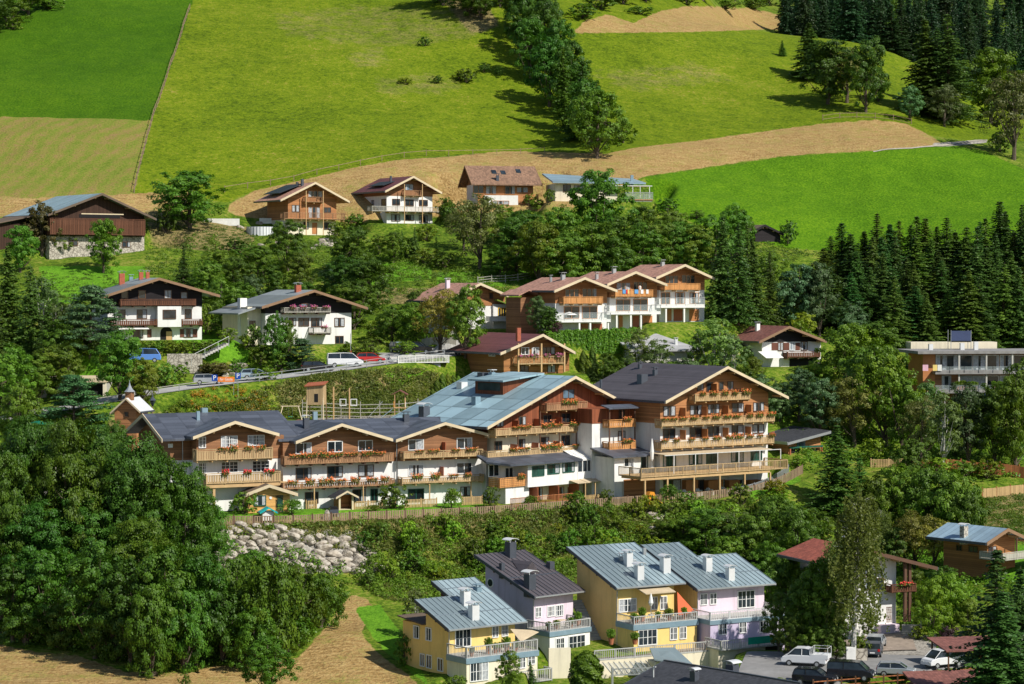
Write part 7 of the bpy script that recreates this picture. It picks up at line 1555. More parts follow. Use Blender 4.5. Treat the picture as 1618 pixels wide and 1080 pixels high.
# boulders
def rock_tpl(seed):
    g = np.random.default_rng(seed); bm = bmesh.new(); bmesh.ops.create_icosphere(bm, subdivisions=3, radius=.5)
    cuts = nrm(g.normal(size=(13, 3))); offs = .36 + .18 * g.random(13)
    for v in bm.verts:
        p = np.array(v.co); p = np.sign(p) * np.abs(p * 2) ** .62 * .5
        for c, o_ in zip(cuts, offs):
            d = p @ c
            if d > o_: p = p - c * (d - o_) * .96
        v.co = Vector(p * np.array([1.1, .8, .78]) + g.normal(size=3) * .006)
    me = bpy.data.meshes.new('boulder'); bm.to_mesh(me); bm.free(); me.materials.append(MATS['rock_pale']); return me
m_, nt, bb_ = newmat('rock_pale'); c = ramp(nt, noise(nt, 2.2, 6, .75), [(.36, (.11, .09, .065)), (.48, (.34, .295, .235)), (.62, (.55, .51, .44))]); setc(nt, bb_, mixc(nt, ramp(nt, noise(nt, 1.2, 4), [(.55, (0, 0, 0)), (.7, (.6, .6, .6))]), c, (.36, .27, .18))); bb_.inputs['Roughness'].default_value = .9; bump(nt, bb_, noise(nt, 5, 5), .6, .08); MATS['rock_pale'] = m_
RK = [rock_tpl(200 + i) for i in range(8)]
def rock(q, s, label, group):
    o = bpy.data.objects.new('boulder', random.choice(RK)); link(o); o.location = q; o.rotation_euler = (random.uniform(-.5, .5), random.uniform(-.3, .3), random.uniform(-.5, .5)); o.scale = (s * random.uniform(.9, 1.25), s, s * random.uniform(.75, 1)); tag(o, label, 'boulder', group)
for r_ in range(9):
    py = 834 + r_ * 8.6
    x0 = 342 + max(0, r_ - 6) * 6; x1 = [450, 470, 545, 565, 580, 590, 596, 598, 590, 572][r_]; x = x0
    while x < x1:
        s = random.uniform(1.0, 1.75); q = G(x, py + random.uniform(-3, 3)); 
        if random.random() > .03: rock(q + Vector((0, -.05, .1)), s, 'pale boulder in the stone bank below the garden fence', 'boulders of the stone bank')
        x += s * 14.2
for i in range(34):
    px = random.uniform(20, 330); py = random.uniform(835, 925); rock(G(px, py) + Vector((0, 0, .1)), random.uniform(.8, 1.6), 'pale boulder glimpsed through the ash trees', 'boulders behind the ash trees')
for r_ in range(4):
    x = 306 + r_ * 3
    while x < 395 - r_ * 12:
        s = random.uniform(.7, 1.3); rock(G(x, 578 + r_ * 8 + random.uniform(-2, 2)) + Vector((0, 0, .1)), s, 'pale boulder in the bank beside the parking signs', 'boulders beside the parking signs'); x += s * 11
for i in range(14): rock(G(random.uniform(1028, 1046), random.uniform(815, 865)) + Vector((0, 0, .15)), random.uniform(.7, 1.3), 'pale boulder in the gap of the scrub below the hotel terrace', 'boulders below the hotel terrace')
for i in range(22): rock(G(random.uniform(340, 530) if i % 2 else random.uniform(485, 525), random.uniform(348, 362) if i % 2 and i < 12 else random.uniform(378, 396)), random.uniform(.8, 1.5), 'pale stone on the terraces below the pool chalet', 'stones below the pool chalet')

# ---------------------------------------------------------------- cars, fences, furniture
m_plain('paint_white', (.72, .73, .74), .25, 0, .04, 1, .6); m_plain('paint_silver', (.42, .45, .48), .25, .4, .04, 1, .6); m_plain('paint_black', (.015, .016, .02), .15, 0, .1, 1, .7); m_plain('paint_red', (.42, .02, .02), .2, 0, .05, 1, .6)
m_plain('paint_blue', (.10, .24, .62), .3, 0, .05, 1, .6); m_plain('paint_lightblue', (.36, .47, .55), .25, .3, .05, 1, .6); m_plain('lamp_red', (.5, .01, .01), .3); m_plain('lamp_clear', (.7, .7, .68), .2); m_plain('plastic_orange', (.75, .3, .03), .5); m_plain('sign_blue', (.01, .06, .35), .4, 0, .03); m_plain('sign_orange', (.80, .22, .03), .4, 0, .05); m_plain('sign_white', (.85, .85, .85), .4, 0, .02)
CARS = {
 'hatch': dict(L=4.1, W=1.75, body=[(-2.05,.35),(-2.05,.85),(-1.9,1.0),(.95,.98),(1.85,.80),(2.05,.6),(2.05,.3)], cab=[(-1.95,.98),(-1.65,1.42),(-.1,1.47),(.45,1.40),(1.15,.97)], wx=(-1.25,1.28)),
 'estate': dict(L=4.6, W=1.8, body=[(-2.3,.35),(-2.3,.9),(-2.2,1.0),(1.0,.98),(2.1,.80),(2.3,.6),(2.3,.3)], cab=[(-2.2,.98),(-1.95,1.40),(-.1,1.45),(.35,1.40),(1.2,.96)], wx=(-1.4,1.4)),
 'suv': dict(L=4.6, W=1.9, body=[(-2.3,.42),(-2.3,1.0),(-2.2,1.15),(1.0,1.13),(2.15,1.0),(2.3,.7),(2.3,.4)], cab=[(-2.22,1.12),(-2.0,1.62),(-.1,1.68),(.35,1.6),(1.1,1.1)], wx=(-1.4,1.42)),
 'van': dict(L=5.0, W=1.95, body=[(-2.5,.38),(-2.5,1.15),(-2.45,1.25),(1.45,1.22),(2.3,1.0),(2.5,.7),(2.5,.35)], cab=[(-2.48,1.22),(-2.4,1.88),(-.1,1.95),(1.0,1.9),(1.85,1.15)], wx=(-1.5,1.55)),
 'bus': dict(L=4.5, W=1.8, body=[(-2.25,.38),(-2.25,1.1),(-2.2,1.2),(1.95,1.2),(2.2,1.1),(2.25,.8),(2.25,.35)], cab=[(-2.2,1.18),(-2.1,1.85),(-.1,1.95),(1.55,1.88),(2.05,1.18)], wx=(-1.3,1.35)),
}
def bev(o, w=.05, n=2):
    m = o.modifiers.new('bevel', 'BEVEL'); m.width = w; m.segments = n; m.limit_method = 'ANGLE'; m.angle_limit = R(35)
def car(kind, paint, q, yaw, label, s=1.0, group=None, name='car', cat='car', pickup=False):
    c = CARS[kind]; W = c['W'] / 2; rt = empty(name, q, R(yaw), label, cat, group); rt.scale = (s, s, s)
    body = c['body']
    b = MB(); b.ext([(x, -W, z) for x, z in body], (0, 2 * W, 0)); o = b.build('body', paint, rt); bev(o, .09, 3)
    cab = c['cab'] if not pickup else [(-.75, 1.2), (-.65, 1.85), (-.1, 1.92), (1.0, 1.88), (1.85, 1.15)]
    k = .86; b = MB(); n = len(cab); lo = [cab[0], cab[-1]]
    vs = []; 
    for sg in (-1, 1):
        for x, z in cab: vs.append((x, sg * (W - .04) * (1 if z < body[3][1] + .08 else k), z))
    b.add(vs, [tuple(range(n))[::-1], tuple(range(n, 2 * n))] + [(i, (i + 1) % n, n + (i + 1) % n, n + i) for i in range(n)]); g = b.build('windows', 'glass', rt)
    top = [p for p in cab if p[1] > body[3][1] + .15]; b = MB()
    b.ext([(top[0][0] + .02, -W * k + .0, top[0][1] + .0)] + [(x, -W * k, z + .015) for x, z in top] + [(x, -W * k, z + .06) for x, z in top[::-1]], (0, 2 * W * k, 0)); r_ = b.build('roof_panel', paint, rt)
    # pillars
    for xa, xb in ((cab[0], top[0]), (cab[-1], top[-1])):
        for sg in (-1, 1): MB().tube([(xa[0], sg * (W - .05), xa[1]), (xb[0], sg * W * k, xb[1] + .02)], .045, 5).build('pillar', paint, rt)
    xm = (top[0][0] + top[-1][0]) / 2
    for sg in (-1, 1): MB().tube([(xm, sg * (W - .03), body[3][1]), (xm, sg * (W * k + .005), 1.42 if kind in ('hatch', 'estate') else top[0][1] + .02)], .04, 4).build('pillar', paint, rt)
    for wx in c['wx']:
        for sg in (-1, 1):
            b = MB(); y = sg * (W - .08); b.ext([(wx + .33 * math.cos(i * .3927), y - .11, .33 + .33 * math.sin(i * .3927)) for i in range(16)], (0, .22, 0)); ty = b.build('wheel', 'rubber', rt)
            b = MB(); y2 = sg * (W + .035) - .005; b.ext([(wx + .2 * math.cos(i * .5236), y2, .33 + .2 * math.sin(i * .5236)) for i in range(12)], (0, .01, 0)); b.build('rim', 'metal_grey', ty)
    for sg in (-1, 1):
        MB().box(body[-2][0] - .12, body[-2][0] + .02, sg * W * .62 - .2, sg * W * .62 + .2, .62, .78).build('headlight', 'lamp_clear', rt); MB().box(body[0][0] - .02, body[0][0] + .1, sg * W * .78 - .12, sg * W * .78 + .12, .7, .95).build('tail_light', 'lamp_red', rt)
    MB().box(body[0][0] - .03, body[0][0], -.26, .26, .5, .62).build('number_plate', 'sign_white', rt)
    return rt
def Gz(px, py, dz=.08): q = G(px, py); return q + Vector((0, 0, dz))
cr = 'cars on the hillside road'
def rdp(px, py, Y): p = P(px, py, Y); return Vector((p.x, p.y, hz(p.x, p.y) + .12))
car('bus', 'paint_blue', rdp(229, 574, 331), 8, 'bright blue camper van with white roof half hidden behind the hedge', 1.0, None, 'camper_van', 'van')
car('estate', 'paint_lightblue', rdp(405, 600, 327.5), 12, 'pale blue estate car on the road right of the parking signs', 1.0, cr)
car('estate', 'paint_silver', rdp(330, 608, 324.6), 12, 'silver car half covered by the left parking sign', .95, cr)
car('estate', 'paint_black', rdp(502, 588, 332.5), 10, 'black car on the road left of the white van', 1.0, cr)
car('van', 'paint_white', rdp(545, 583, 335.5), 9, 'white passenger van on the road beside the guard rail', 1.03, cr, 'van', 'van')
car('hatch', 'paint_red', rdp(585, 577, 338), 10, 'red car right of the white van on the road', 1.05, cr)
car('suv', 'paint_lightblue', rdp(633, 558, 345.5), -62, 'dark grey off-road car at the top end of the road', .95, cr, 'suv', 'car').children[0].data.materials[0] = MATS['metal_dark']
car('suv', 'paint_black', rdp(660, 563, 343.2), -8, 'black car beside the white railed terrace garage', 1.0, cr, 'suv', 'car')
ck = 'cars on the village street'
pk = car('van', 'paint_white', Gz(1272, 1052), 160, 'white double cab pickup with open rack on the village street', .9, ck, 'pickup', 'pickup', pickup=True)
b = MB(); b.box(-2.7, -.8, -.98, .98, .9, .98); 
for sg in (-.98, .93): b.box(-2.7, -.8, sg, sg + .05, .98, 1.35)
b.box(-2.7, -2.65, -.98, .98, .98, 1.35); b.build('cargo_bed', 'paint_white', pk)
b = MB()
for x in (-2.68, -.85):
    for y in (-.93, .93): b.tube([(x, y, 1.3), (x, y, 2.1)], .03, 4)
    b.tube([(x, -.93, 2.1), (x, .93, 2.1)], .03, 4)
for y in (-.93, .93): b.tube([(-2.68, y, 2.1), (-.85, y, 2.1)], .03, 4)
b.build('ladder_rack', 'metal_white', pk)
car('suv', 'paint_black', Gz(1288, 1082), -22, 'black estate car at the bottom edge, lowest on the village street', .9, ck)
car('van', 'paint_black', Gz(1345, 1074), -18, 'long black van in front of the white pickup', .88, ck, 'van', 'van')
car('hatch', 'paint_silver', Gz(1416, 1069), -12, 'small silver hatchback behind the brown street fence', .9, ck)
car('van', 'paint_white', Gz(1490, 1054), 208, 'white van with dark bumper parked nose out before the brown carport', .85, ck, 'van', 'van')
car('estate', 'paint_silver', Gz(1384, 1024), 75, 'silver estate car seen from behind, in the yard of the tiled house', .95, ck)
car('hatch', 'metal_dark', Gz(1380, 1036), 78, 'dark grey car partly hidden behind a bush, in the yard', .95, ck)

def along(L, step):
    out = []; d = 0; tot = sum((b - a).length for a, b in zip(L[:-1], L[1:])); n = max(1, round(tot / step))
    for k in range(n + 1):
        s = tot * k / n
        for a, b in zip(L[:-1], L[1:]):
            l = (b - a).length
            if s <= l + 1e-6: out.append(a.lerp(b, min(1, s / l))); break
            s -= l
    return out
def fence(name, L, h, label, mat='fence_wood', step=2.0, pick=.16, rails=2, solid=False, cat='fence', pw=.14, flat=None, postmat=None, rmat=None):
    """posts (parts) and panels between them, following the ground"""
    pts = [Vector((q.x, q.y, hz(q.x, q.y) if flat is None else flat)) for q in along(L, step)]
    rt = empty(name, pts[0], 0, label, cat); o = pts[0]
    pan = MB()
    for a, b in zip(pts[:-1], pts[1:]):
        a = a - o; b = b - o; l = (b - a).length; d = (b - a) / l; nx = Vector((d.y, -d.x, 0)).normalized() * .03
        for k in range(rails):
            z = h * (.9 if rails == 1 else .2 + .7 * k / (rails - 1)); pan.ext([a + Vector((0, 0, z)) - nx, a + Vector((0, 0, z)) + nx, a + Vector((0, 0, z + .09)) + nx, a + Vector((0, 0, z + .09)) - nx], b - a)
        if pick:
            n = max(1, int(l / pick))
            for k in range(n):
                c = a + (b - a) * ((k + .5) / n); wv = d * (pick * (.5 if solid else .32)); y = nx * 1.2
                pan.ext([c - wv + y, c + wv + y, c + wv + y * 2, c - wv + y * 2], (0, 0, h * random.uniform(.93, 1.0)))
    pan.build('panel', mat, rt)
    pm = MB(); first = None
    for p in pts:
        if first is None: first = MB().box(-pw / 2, pw / 2, -pw / 2, pw / 2, -.5, h * 1.12).build('post', postmat or mat, rt, loc=p - o)
        else: c = first.copy(); COL.objects.link(c); c.location = p - o; c.parent = rt
    return rt
fence('garden_fence', FENCE, 1.15, 'long weathered wooden picket fence along the top of the bank before the hotel', 'fence_wood', 2.35, .26, postmat='beam_dark')
fence('picket_fence', [G(484, 804), G(500, 803)], 1.0, 'short bright picket fence left of the play shelter', 'fence_yellow', 1.5, .18); fence('picket_fence', [P(560, 800, 283.4), P(625, 797, 285)], 1.0, 'bright picket fence right of the play shelter', 'fence_yellow', 1.8, .18); fence('picket_fence', [P(640, 800, 285.6), P(690, 797, 287.2)], 1.0, 'bright picket fence left of the weeping tree', 'fence_yellow', 1.8, .18); fence('picket_fence', [P(730, 797, 289), P(762, 795, 290.5)], 1.0, 'bright picket fence right of the weeping tree', 'fence_yellow', 1.8, .18)
# guard rail
L = [q for q in offset_line(ROAD, -3.3)]; gr = [q for q in L if 0 < 1][6:12]
def rail(name, L, label, h=.75, beam=.3, mat='metal_white', step=3.5, cat='guard rail', second=False):
    pts = [Vector((q.x, q.y, hz(q.x, q.y))) for q in along(L, step)]; rt = empty(name, pts[0], 0, label, cat); o = pts[0]; b = MB()
    for p, q in zip(pts[:-1], pts[1:]):
        p = p - o; q = q - o; d = (q - p).normalized(); n = Vector((d.y, -d.x, 0)) * .04
        b.ext([p + Vector((0, 0, h - beam)) - n, p + Vector((0, 0, h - beam)) + n, p + Vector((0, 0, h)) + n, p + Vector((0, 0, h)) - n], q - p)
        if second: b.ext([p + Vector((0, 0, h + .35)) - n * .6, p + Vector((0, 0, h + .35)) + n * .6, p + Vector((0, 0, h + .41)) + n * .6, p + Vector((0, 0, h + .41)) - n * .6], q - p)
    b.build('beam', mat, rt)
    for p in pts: MB().box(-.05, .05, -.05, .05, -.4, h + (.42 if second else 0)).build('post', 'metal_grey', rt, loc=p - o)
    return rt
rail('guard_rail', gr, 'pale steel guard rail along the upper road', .7, .2, 'metal_grey', second=True)
rail('road_railing', L[1:6], 'low wooden rail with posts along the lower part of the road', .95, .08, 'rail_grey', 3.2, 'railing')
fence('wooden_fence', [G(755, 449), G(800, 446), G(838, 441)], 1.2, 'grey post and rail fence left of the stepped chalets', 'rail_grey', 2.5, 0, 3)
fence('board_fence', [G(655, 552), G(700, 548), G(720, 545)], 1.2, 'grey board fence behind the black car', 'rail_grey', 2.5, .2, 2, True)
fence('garden_fence', [G(322, 520), G(345, 523), G(372, 533), G(392, 548)], 1.1, 'curved wooden fence between the arched door chalet and its neighbour', 'fence_wood', 2.0, .2)
fence('board_fence', [G(1488, 742), G(1540, 748), G(1600, 752), G(1640, 760)], 1.6, 'long reddish board fence below the modern building', 'fence_red', 2.4, .2, 2, True); fence('board_fence', [G(1552, 786), G(1640, 778)], 1.2, 'orange board fence above the dry slope at the right edge', 'fence_yellow', 2.3, .2, 2, True, postmat='fence_red')
fence('wooden_fence', [G(1376, 738), G(1432, 736)], 1.1, 'short bright wooden fence above the hazel bushes', 'fence_yellow', 2.2, .2); fence('board_fence', [G(1434, 738), G(1488, 742)], 1.2, 'red brown board fence between short bright fence and long fence', 'fence_red', 2.2, .2, 2, True)
fence('pasture_fence', [G(300, 14), G(288, 50), G(275, 90), G(258, 140), G(240, 192), G(226, 245), G(212, 304)], 1.2, 'thin pasture fence running down between the two left fields', 'fence_wood', 3.4, 0, 2, pw=.16)
fence('pasture_fence', [G(1275, 47), G(1300, 45), G(1330, 46), G(1345, 52)], 1.4, 'short pasture fence on the crest before the forest', 'fence_wood', 4, 0, 2, pw=.2); fence('pasture_fence', [G(1300, 190), G(1350, 186), G(1400, 188), G(1440, 196)], 1.2, 'pasture fence along the upper edge of the hay strip at right', 'fence_wood', 4, 0, 2, pw=.14); fence('pasture_fence', [G(355, 303), G(420, 294), G(500, 276), G(600, 255), G(700, 245), G(860, 241)], 1.1, 'thin wire fence along the upper edge of the hay strip', 'fence_wood', 5, 0, 1, pw=.12)
fence('street_fence', [P(1285, 1088, 218.3), P(1345, 1082, 220), P(1430, 1072, 222.3), P(1540, 1056, 226.3)], 1.35, 'brown steel and board fence along the bottom of the village street', 'fence_red', 1.6, 0, 3, postmat='frame_brown', flat=1.3)
tag(patch('field_path', [G(1380, 240.5), G(1440, 235), G(1500, 229.6), G(1560, 222.5)], [G(1380, 239), G(1440, 233.3), G(1500, 227.8), G(1560, 220.8)], 60, 2, 'footpath', .1), kind='structure')
tag(patch('forecourt', [P(1290, 1036, 236), P(1360, 1036, 236.5), P(1450, 1030, 238)], [P(1300, 1010, 246), P(1380, 1005, 248), P(1440, 1012, 246)], 24, 14, 'paving', .11), kind='structure')
# stairs and wall below the arched door chalet
st = Bld('garden_stair', 'outdoor stair with white railing climbing right of the hedge', 'stair', 302, 572, 336, 32, (0, 0, 1)); m_ = MB()
for i in range(14): m_.box(.42 * i, .42 * (i + 1), -.1, 1.3, .19 * (i + 1) - .35, .19 * (i + 1))
m_.build('steps', 'concrete', st.root); m_ = MB()
for i in (0, 5, 10, 14): m_.tube([(.42 * i, -.15, .19 * i - .5), (.42 * i, -.15, .19 * i + 1.0)], .03, 4)
m_.tube([(0, -.15, 1.0), (5.9, -.15, 3.65)], .035, 4); m_.build('railing', 'metal_white', st.root)
gw = Bld('garden_wall', 'low grey stone wall beside the garden stair', 'wall', 264, 572, 335.5, 6, (0, 0, 1)); gw.box('wall', 'stone_wall', 0, 5.0, 0, .5, -1.6, 1.2)
# signs
def text(txt, size, mat, parent, loc, rot=(math.pi / 2, 0, 0), name='lettering', sx=1):
    cu = bpy.data.curves.new('t', 'FONT'); cu.body = txt; cu.size = size; cu.align_x = 'CENTER'; cu.align_y = 'CENTER'; cu.extrude = .01; t = bpy.data.objects.new('t', cu); COL.objects.link(t)
    me = bpy.data.meshes.new_from_object(t.evaluated_get(bpy.context.evaluated_depsgraph_get())); bpy.data.objects.remove(t); o = bpy.data.objects.new(name, me); me.materials.clear(); me.materials.append(MATS[mat]); link(o, parent); o.location = loc; o.rotation_euler = rot; o.scale = (sx, 1, 1); return o
for px, nm in ((339, 'left'), (376, 'right')):
    q = P(px, 605 - (px - 339) * .1, 320.6 + (px - 339) * .02); gz = hz(q.x, q.y); top = P(px, 598 if nm == 'left' else 595, q.y).z; rt = empty('parking_sign', (q.x, q.y, gz), R(6), 'square blue P parking sign at the %s end of the orange banner' % nm, 'sign', 'parking signs beside the banner'); h = top - gz + .3
    MB().tube([(0, .05, -.3), (0, .05, h)], .03, 5).build('post', 'metal_grey', rt); MB().box(-.38, .38, -.02, .02, h - .62, h + .25).build('board', 'sign_blue', rt); text('P', .85, 'sign_white', rt, (0, -.03, h - .18))
q = P(357.5, 602, 320.9); gz = hz(q.x, q.y); rt = empty('banner_sign', (q.x, q.y, gz), R(6), 'long orange banner with white lettering between two parking signs', 'sign'); h = P(357, 599, 320.9).z - gz
m_ = MB(); m_.box(-1.12, 1.12, -.02, .02, h - .35, h + .35); m_.build('board', 'sign_orange', rt); text('für Gäste', .5, 'sign_white', rt, (0, -.03, h), sx=.92)
MB().tube([(-1.0, .04, -.3), (-1.0, .04, h + .3)], .03, 5).build('post', 'metal_grey', rt); MB().tube([(1.0, .04, -.3), (1.0, .04, h + .3)], .03, 5).build('post', 'metal_grey', rt)
# lamps
q = P(241, 655, 306); rt = empty('street_lamp', (q.x, q.y, hz(q.x, q.y)), 0, 'ornate lantern on a post behind the left hotel roof', 'lamp'); zt = P(241, 622, 306).z - hz(q.x, q.y)
MB().tube([(0, 0, -.3), (0, 0, zt - 1.6)], .07, 6).build('post', 'trim_brown', rt); l_ = MB().lathe((0, 0, zt - 1.6), [(.12, 0), (.34, .5), (.38, .75)], 6).build('lantern', 'glass', rt); MB().lathe((0, 0, zt - .85), [(.5, 0), (.22, .3), (.1, .5), (.12, .62), (.03, .75), (.02, 1.1)], 6).build('lantern_roof', 'metal_dark', l_)
q = P(202, 618, 319.8); rt = empty('street_lamp', (q.x, q.y, hz(q.x, q.y)), 0, 'plain street lamp with flat head before the dense round tree', 'lamp'); zt = P(202, 579, 319.8).z - hz(q.x, q.y)
MB().tube([(0, 0, -.3), (0, 0, zt)], .06, 6).build('post', 'metal_dark', rt); MB().box(-.35, .45, -.15, .15, zt, zt + .12).build('lamp_head', 'metal_white', rt)
q = P(554, 560, 343); rt = empty('flag_pole', (q.x, q.y, hz(q.x, q.y)), 0, 'thin pole with red base right of the blue-black gable chalet', 'pole'); MB().tube([(0, 0, -.3), (0, 0, 4.2)], .05, 6).build('pole', 'metal_grey', rt); MB().box(-.15, .15, -.15, .15, -.3, 1.7).build('pole_base', 'paint_red', rt)
q = G(1284, 40); rt = empty('utility_pole', q, 0, 'tall brown utility pole on the crest at the upper right', 'pole'); MB().tube([(0, 0, -1), (0, 0, 9)], [.16, .1], 6).build('pole', 'bark', rt); MB().box(-.8, .8, -.06, .06, 8.2, 8.35).build('crossbar', 'bark', rt)
# playground
pg = 'playground equipment'
def pgz(px, Y): r = ray(px, 660); return Vector((r.x * Y, Y, hz(r.x * Y, Y)))
q = pgz(500, 317); rt = empty('play_tower', q, R(-8), 'tall wooden play tower on stilts with red roof', 'play tower', pg); H_ = P(500, 605, 317).z - q.z; s_ = 1.15
for x, y in ((-s_, -.9), (s_, -.9), (-s_, .9), (s_, .9)): MB().tube([(x * 1.05, y * 1.1, -.3), (x * .9, y * .9, H_ - .3)], .09, 5).build('leg', 'trim_light' if y < 0 else 'beam_wood', rt)
MB().box(-s_, s_, -.95, .95, H_ - 2.9, H_ - .25).build('cabin', 'rail_light', rt); MB().ext([(-s_ - .25, -1.2, H_ - .45), (s_ + .25, -1.2, H_ - .2), (s_ + .25, -1.2, H_ - .1), (-s_ - .25, -1.2, H_ - .33)], (0, 2.4, .35)).build('roof', 'panel_red', rt)
MB().box(-.05, .45, -.99, -.955, H_ - 2.5, H_ - 1.4).build('opening', 'dark_open', rt)
q = pgz(540, 317); rt = empty('climbing_net', q, 0, 'rope climbing course between two tall wooden masts', 'climbing frame', pg)
for px, yt in ((527, 611), (552, 613)): u = P(px, 640, 317).x - q.x; MB().tube([(u, 0, -.3), (u, 0, P(px, yt, 317).z - q.z)], .1, 6).build('mast', 'beam_wood', rt)
u0, u1 = P(527, 640, 317).x - q.x, P(552, 640, 317).x - q.x; m_ = MB()
for k in range(5): z = .5 + .5 * k; m_.tube([(u0, 0, z), ((u0 + u1) / 2, 0, z - .35), (u1, 0, z)], .02, 3)
for k in range(1, 8): u = u0 + (u1 - u0) * k / 8; m_.tube([(u, 0, .3), (u, 0, 2.3)], .015, 3)
m_.build('rope_net', 'bark', rt)
for px in (542, 559): u = P(px, 640, 317).x - q.x; m_ = MB(); m_.box(u - .45, u + .45, -.05, .03, 1.9, 2.0); m_.box(u - .45, u + .45, -.05, .03, 2.75, 2.85); m_.box(u - .45, u - .36, -.05, .03, 2, 2.75); m_.box(u + .36, u + .45, -.05, .03, 2, 2.75); m_.build('window_frame', 'frame_white', rt)
q = pgz(459, 316); rt = empty('swing', q, R(5), 'wooden swing frame left of the play tower', 'swing', pg)
for x in (-1.3, 1.3):
    for y in (-.9, .9): MB().tube([(x + (.5 if x > 0 else -.5) * .6, y, -.2), (x * .8, 0, 1.9)], .06, 5).build('leg', 'trim_light', rt)
MB().tube([(-1.3, 0, 1.9), (1.3, 0, 1.9)], .07, 5).build('top_beam', 'trim_light', rt); m_ = MB()
for x in (-.25, .25): m_.tube([(x, 0, 1.9), (x, 0, .5)], .015, 3)
m_.build('chain', 'metal_dark', rt); MB().box(-.3, .3, -.12, .12, .46, .5).build('seat', 'canvas_teal', rt)
q = pgz(632, 319); rt = empty('slide_tower', q, 0, 'small slide tower with dark red roof and pale green slide', 'slide', pg)
for x in (-.7, .7):
    for y in (-.6, .6): MB().tube([(x, y, -.2), (x, y, 3.5)], .06, 5).build('leg', 'beam_wood', rt)
MB().box(-.8, .8, -.7, .7, 1.5, 1.62).build('platform', 'beam_wood', rt); MB().uz([(-1.1, 3.4), (0, 4.0), (1.1, 3.4), (1.1, 3.3), (0, 3.9), (-1.1, 3.3)], -.9, .9).build('roof', 'roof_red', rt); MB().box(.75, .8, -.6, .6, 1.62, 2.3).build('side_panel', 'frame_white', rt)
MB().ext([(-.8, -.3, 1.6), (-.8, .25, 1.6), (-.8, .25, 1.5), (-.8, -.3, 1.5)], (-1.7, -.9, -1.3)).build('slide', 'roof_lightblue', rt); MB().box(-.85, -.7, -.25, .25, 1.62, 2.4).build('entrance_ring', 'plastic_orange', rt)
m_ = MB(); m_.ext([(-2.4, .2, 2.4), (-2.4, .8, 2.4), (-2.4, .8, 2.3), (-2.4, .2, 2.3)], (-1.9, -.6, -2.1)); m_.build('wide_slide', 'metal_grey', rt)
fence('playground_fence', [pgz(478, 322), pgz(560, 322.5), pgz(640, 323), pgz(690, 324)], 2.3, 'tall open rail fence behind the playground', 'rail_grey', 2.6, 0, 4, pw=.1)
# parasols, furniture
def parasol(q, h, label, mat, closed=True, name='parasol'):
    rt = empty(name, q, 0, label, 'parasol'); MB().tube([(0, 0, -.05), (0, 0, h)], .03, 6).build('pole', 'metal_grey', rt)
    if closed: MB().lathe((0, 0, 0), [(.10, .9), (.2, 1.1), (.26, h * .55), (.16, h * .8), (.05, h)], 8).build('canopy', mat, rt)
    else: MB().lathe((0, 0, 0), [(1.25, h - .45), (.7, h - .18), (.02, h)], 8).build('canopy', mat, rt)
    MB().lathe((0, 0, 0), [(.3, -.02), (.3, .06), (.05, .1)], 10).build('base', 'concrete', rt)
zt = 0
def HW(b, x, y, v, z=None):
    u, zz = b.fr(x, y, v); return b.W(u, v, zz if z is None else z)
q = HW(HA, 578, 765, -2.0); parasol(q, 3.7, 'tall closed white parasol at the left end of the long terrace', 'canvas_white')
parasol(HW(T1, 460, 478, -1.8), 1.1, 'white round parasol lying low on the deck of the leftmost stepped chalet', 'canvas_white', False)
q = P(60, 705, 303); parasol(Vector((q.x, q.y, hz(q.x, q.y))), P(60, 664, 303).z - hz(q.x, q.y), 'open dark green parasol at the left edge below the road', 'canvas_green', False)
parasol(HW(L3, 632, 600, -2.2), 2.2, 'closed pale parasol on the balcony of the orange row house', 'canvas_white')
def chair(q, yaw, label, mat='frame_white', group=None):
    rt = empty('garden_chair', q, yaw, label, 'chair', group); MB().box(-.26, .26, -.25, .25, .42, .47).build('seat', mat, rt); MB().ext([(-.26, .23, .47), (.26, .23, .47), (.26, .27, .47), (-.26, .27, .47)], (0, .1, .5)).build('backrest', mat, rt)
    for x in (-.23, .23):
        for y in (-.22, .22): MB().box(x - .025, x + .025, y - .025, y + .025, 0, .42).build('leg', mat, rt)
def table(q, yaw, label, mat='frame_white', w=.6):
    rt = empty('garden_table', q, yaw, label, 'table'); MB().box(-w, w, -.4, .4, .7, .75).build('table_top', mat, rt)
    for x in (-w + .07, w - .07):
        for y in (-.33, .33): MB().box(x - .03, x + .03, y - .03, y + .03, 0, .7).build('leg', mat, rt)
for i, (x, g) in enumerate(((780, 1), (860, 0), (925, 0), (1015, 0))):
    for k in (-1, 1): q = HW(HA, x + k * 14, 925 - (x - 780) * .05, -1.9); q.z = hz(q.x, q.y); chair(q, HA.yaw + k * 1.3, 'white garden chair under the long terrace, %s of its pair, pair %s from left' % ('left' if k < 0 else 'right', ORD[i]), 'frame_white', 'garden chairs under the terrace')
    q = HW(HA, x, 925 - (x - 780) * .05, -1.9); q.z = hz(q.x, q.y); table(q, HA.yaw, 'white garden table under the long terrace, %s from left' % ORD[i], w=.4)
q = HW(HA, 568, 945, -3.6); q.z = hz(q.x, q.y); rt = empty('toy_house', q, HA.yaw, 'orange toy play house with yellow slide under the terrace corner', 'toy'); MB().uz([(-.5, 0), (-.5, 1.2), (-.3, 1.55), (.3, 1.55), (.5, 1.2), (.5, 0)], -.4, .4).build('body', 'plastic_orange', rt); MB().uz([(-.18, .5), (-.18, 1.0), (0, 1.25), (.18, 1.0), (.18, .5)], -.42, -.402).build('opening', 'dark_open', rt); MB().ext([(.5, -.25, .8), (.5, .25, .8), (.5, .25, .72), (.5, -.25, .72)], (1.3, 0, -.7)).build('slide', 'frame_yellow', rt)
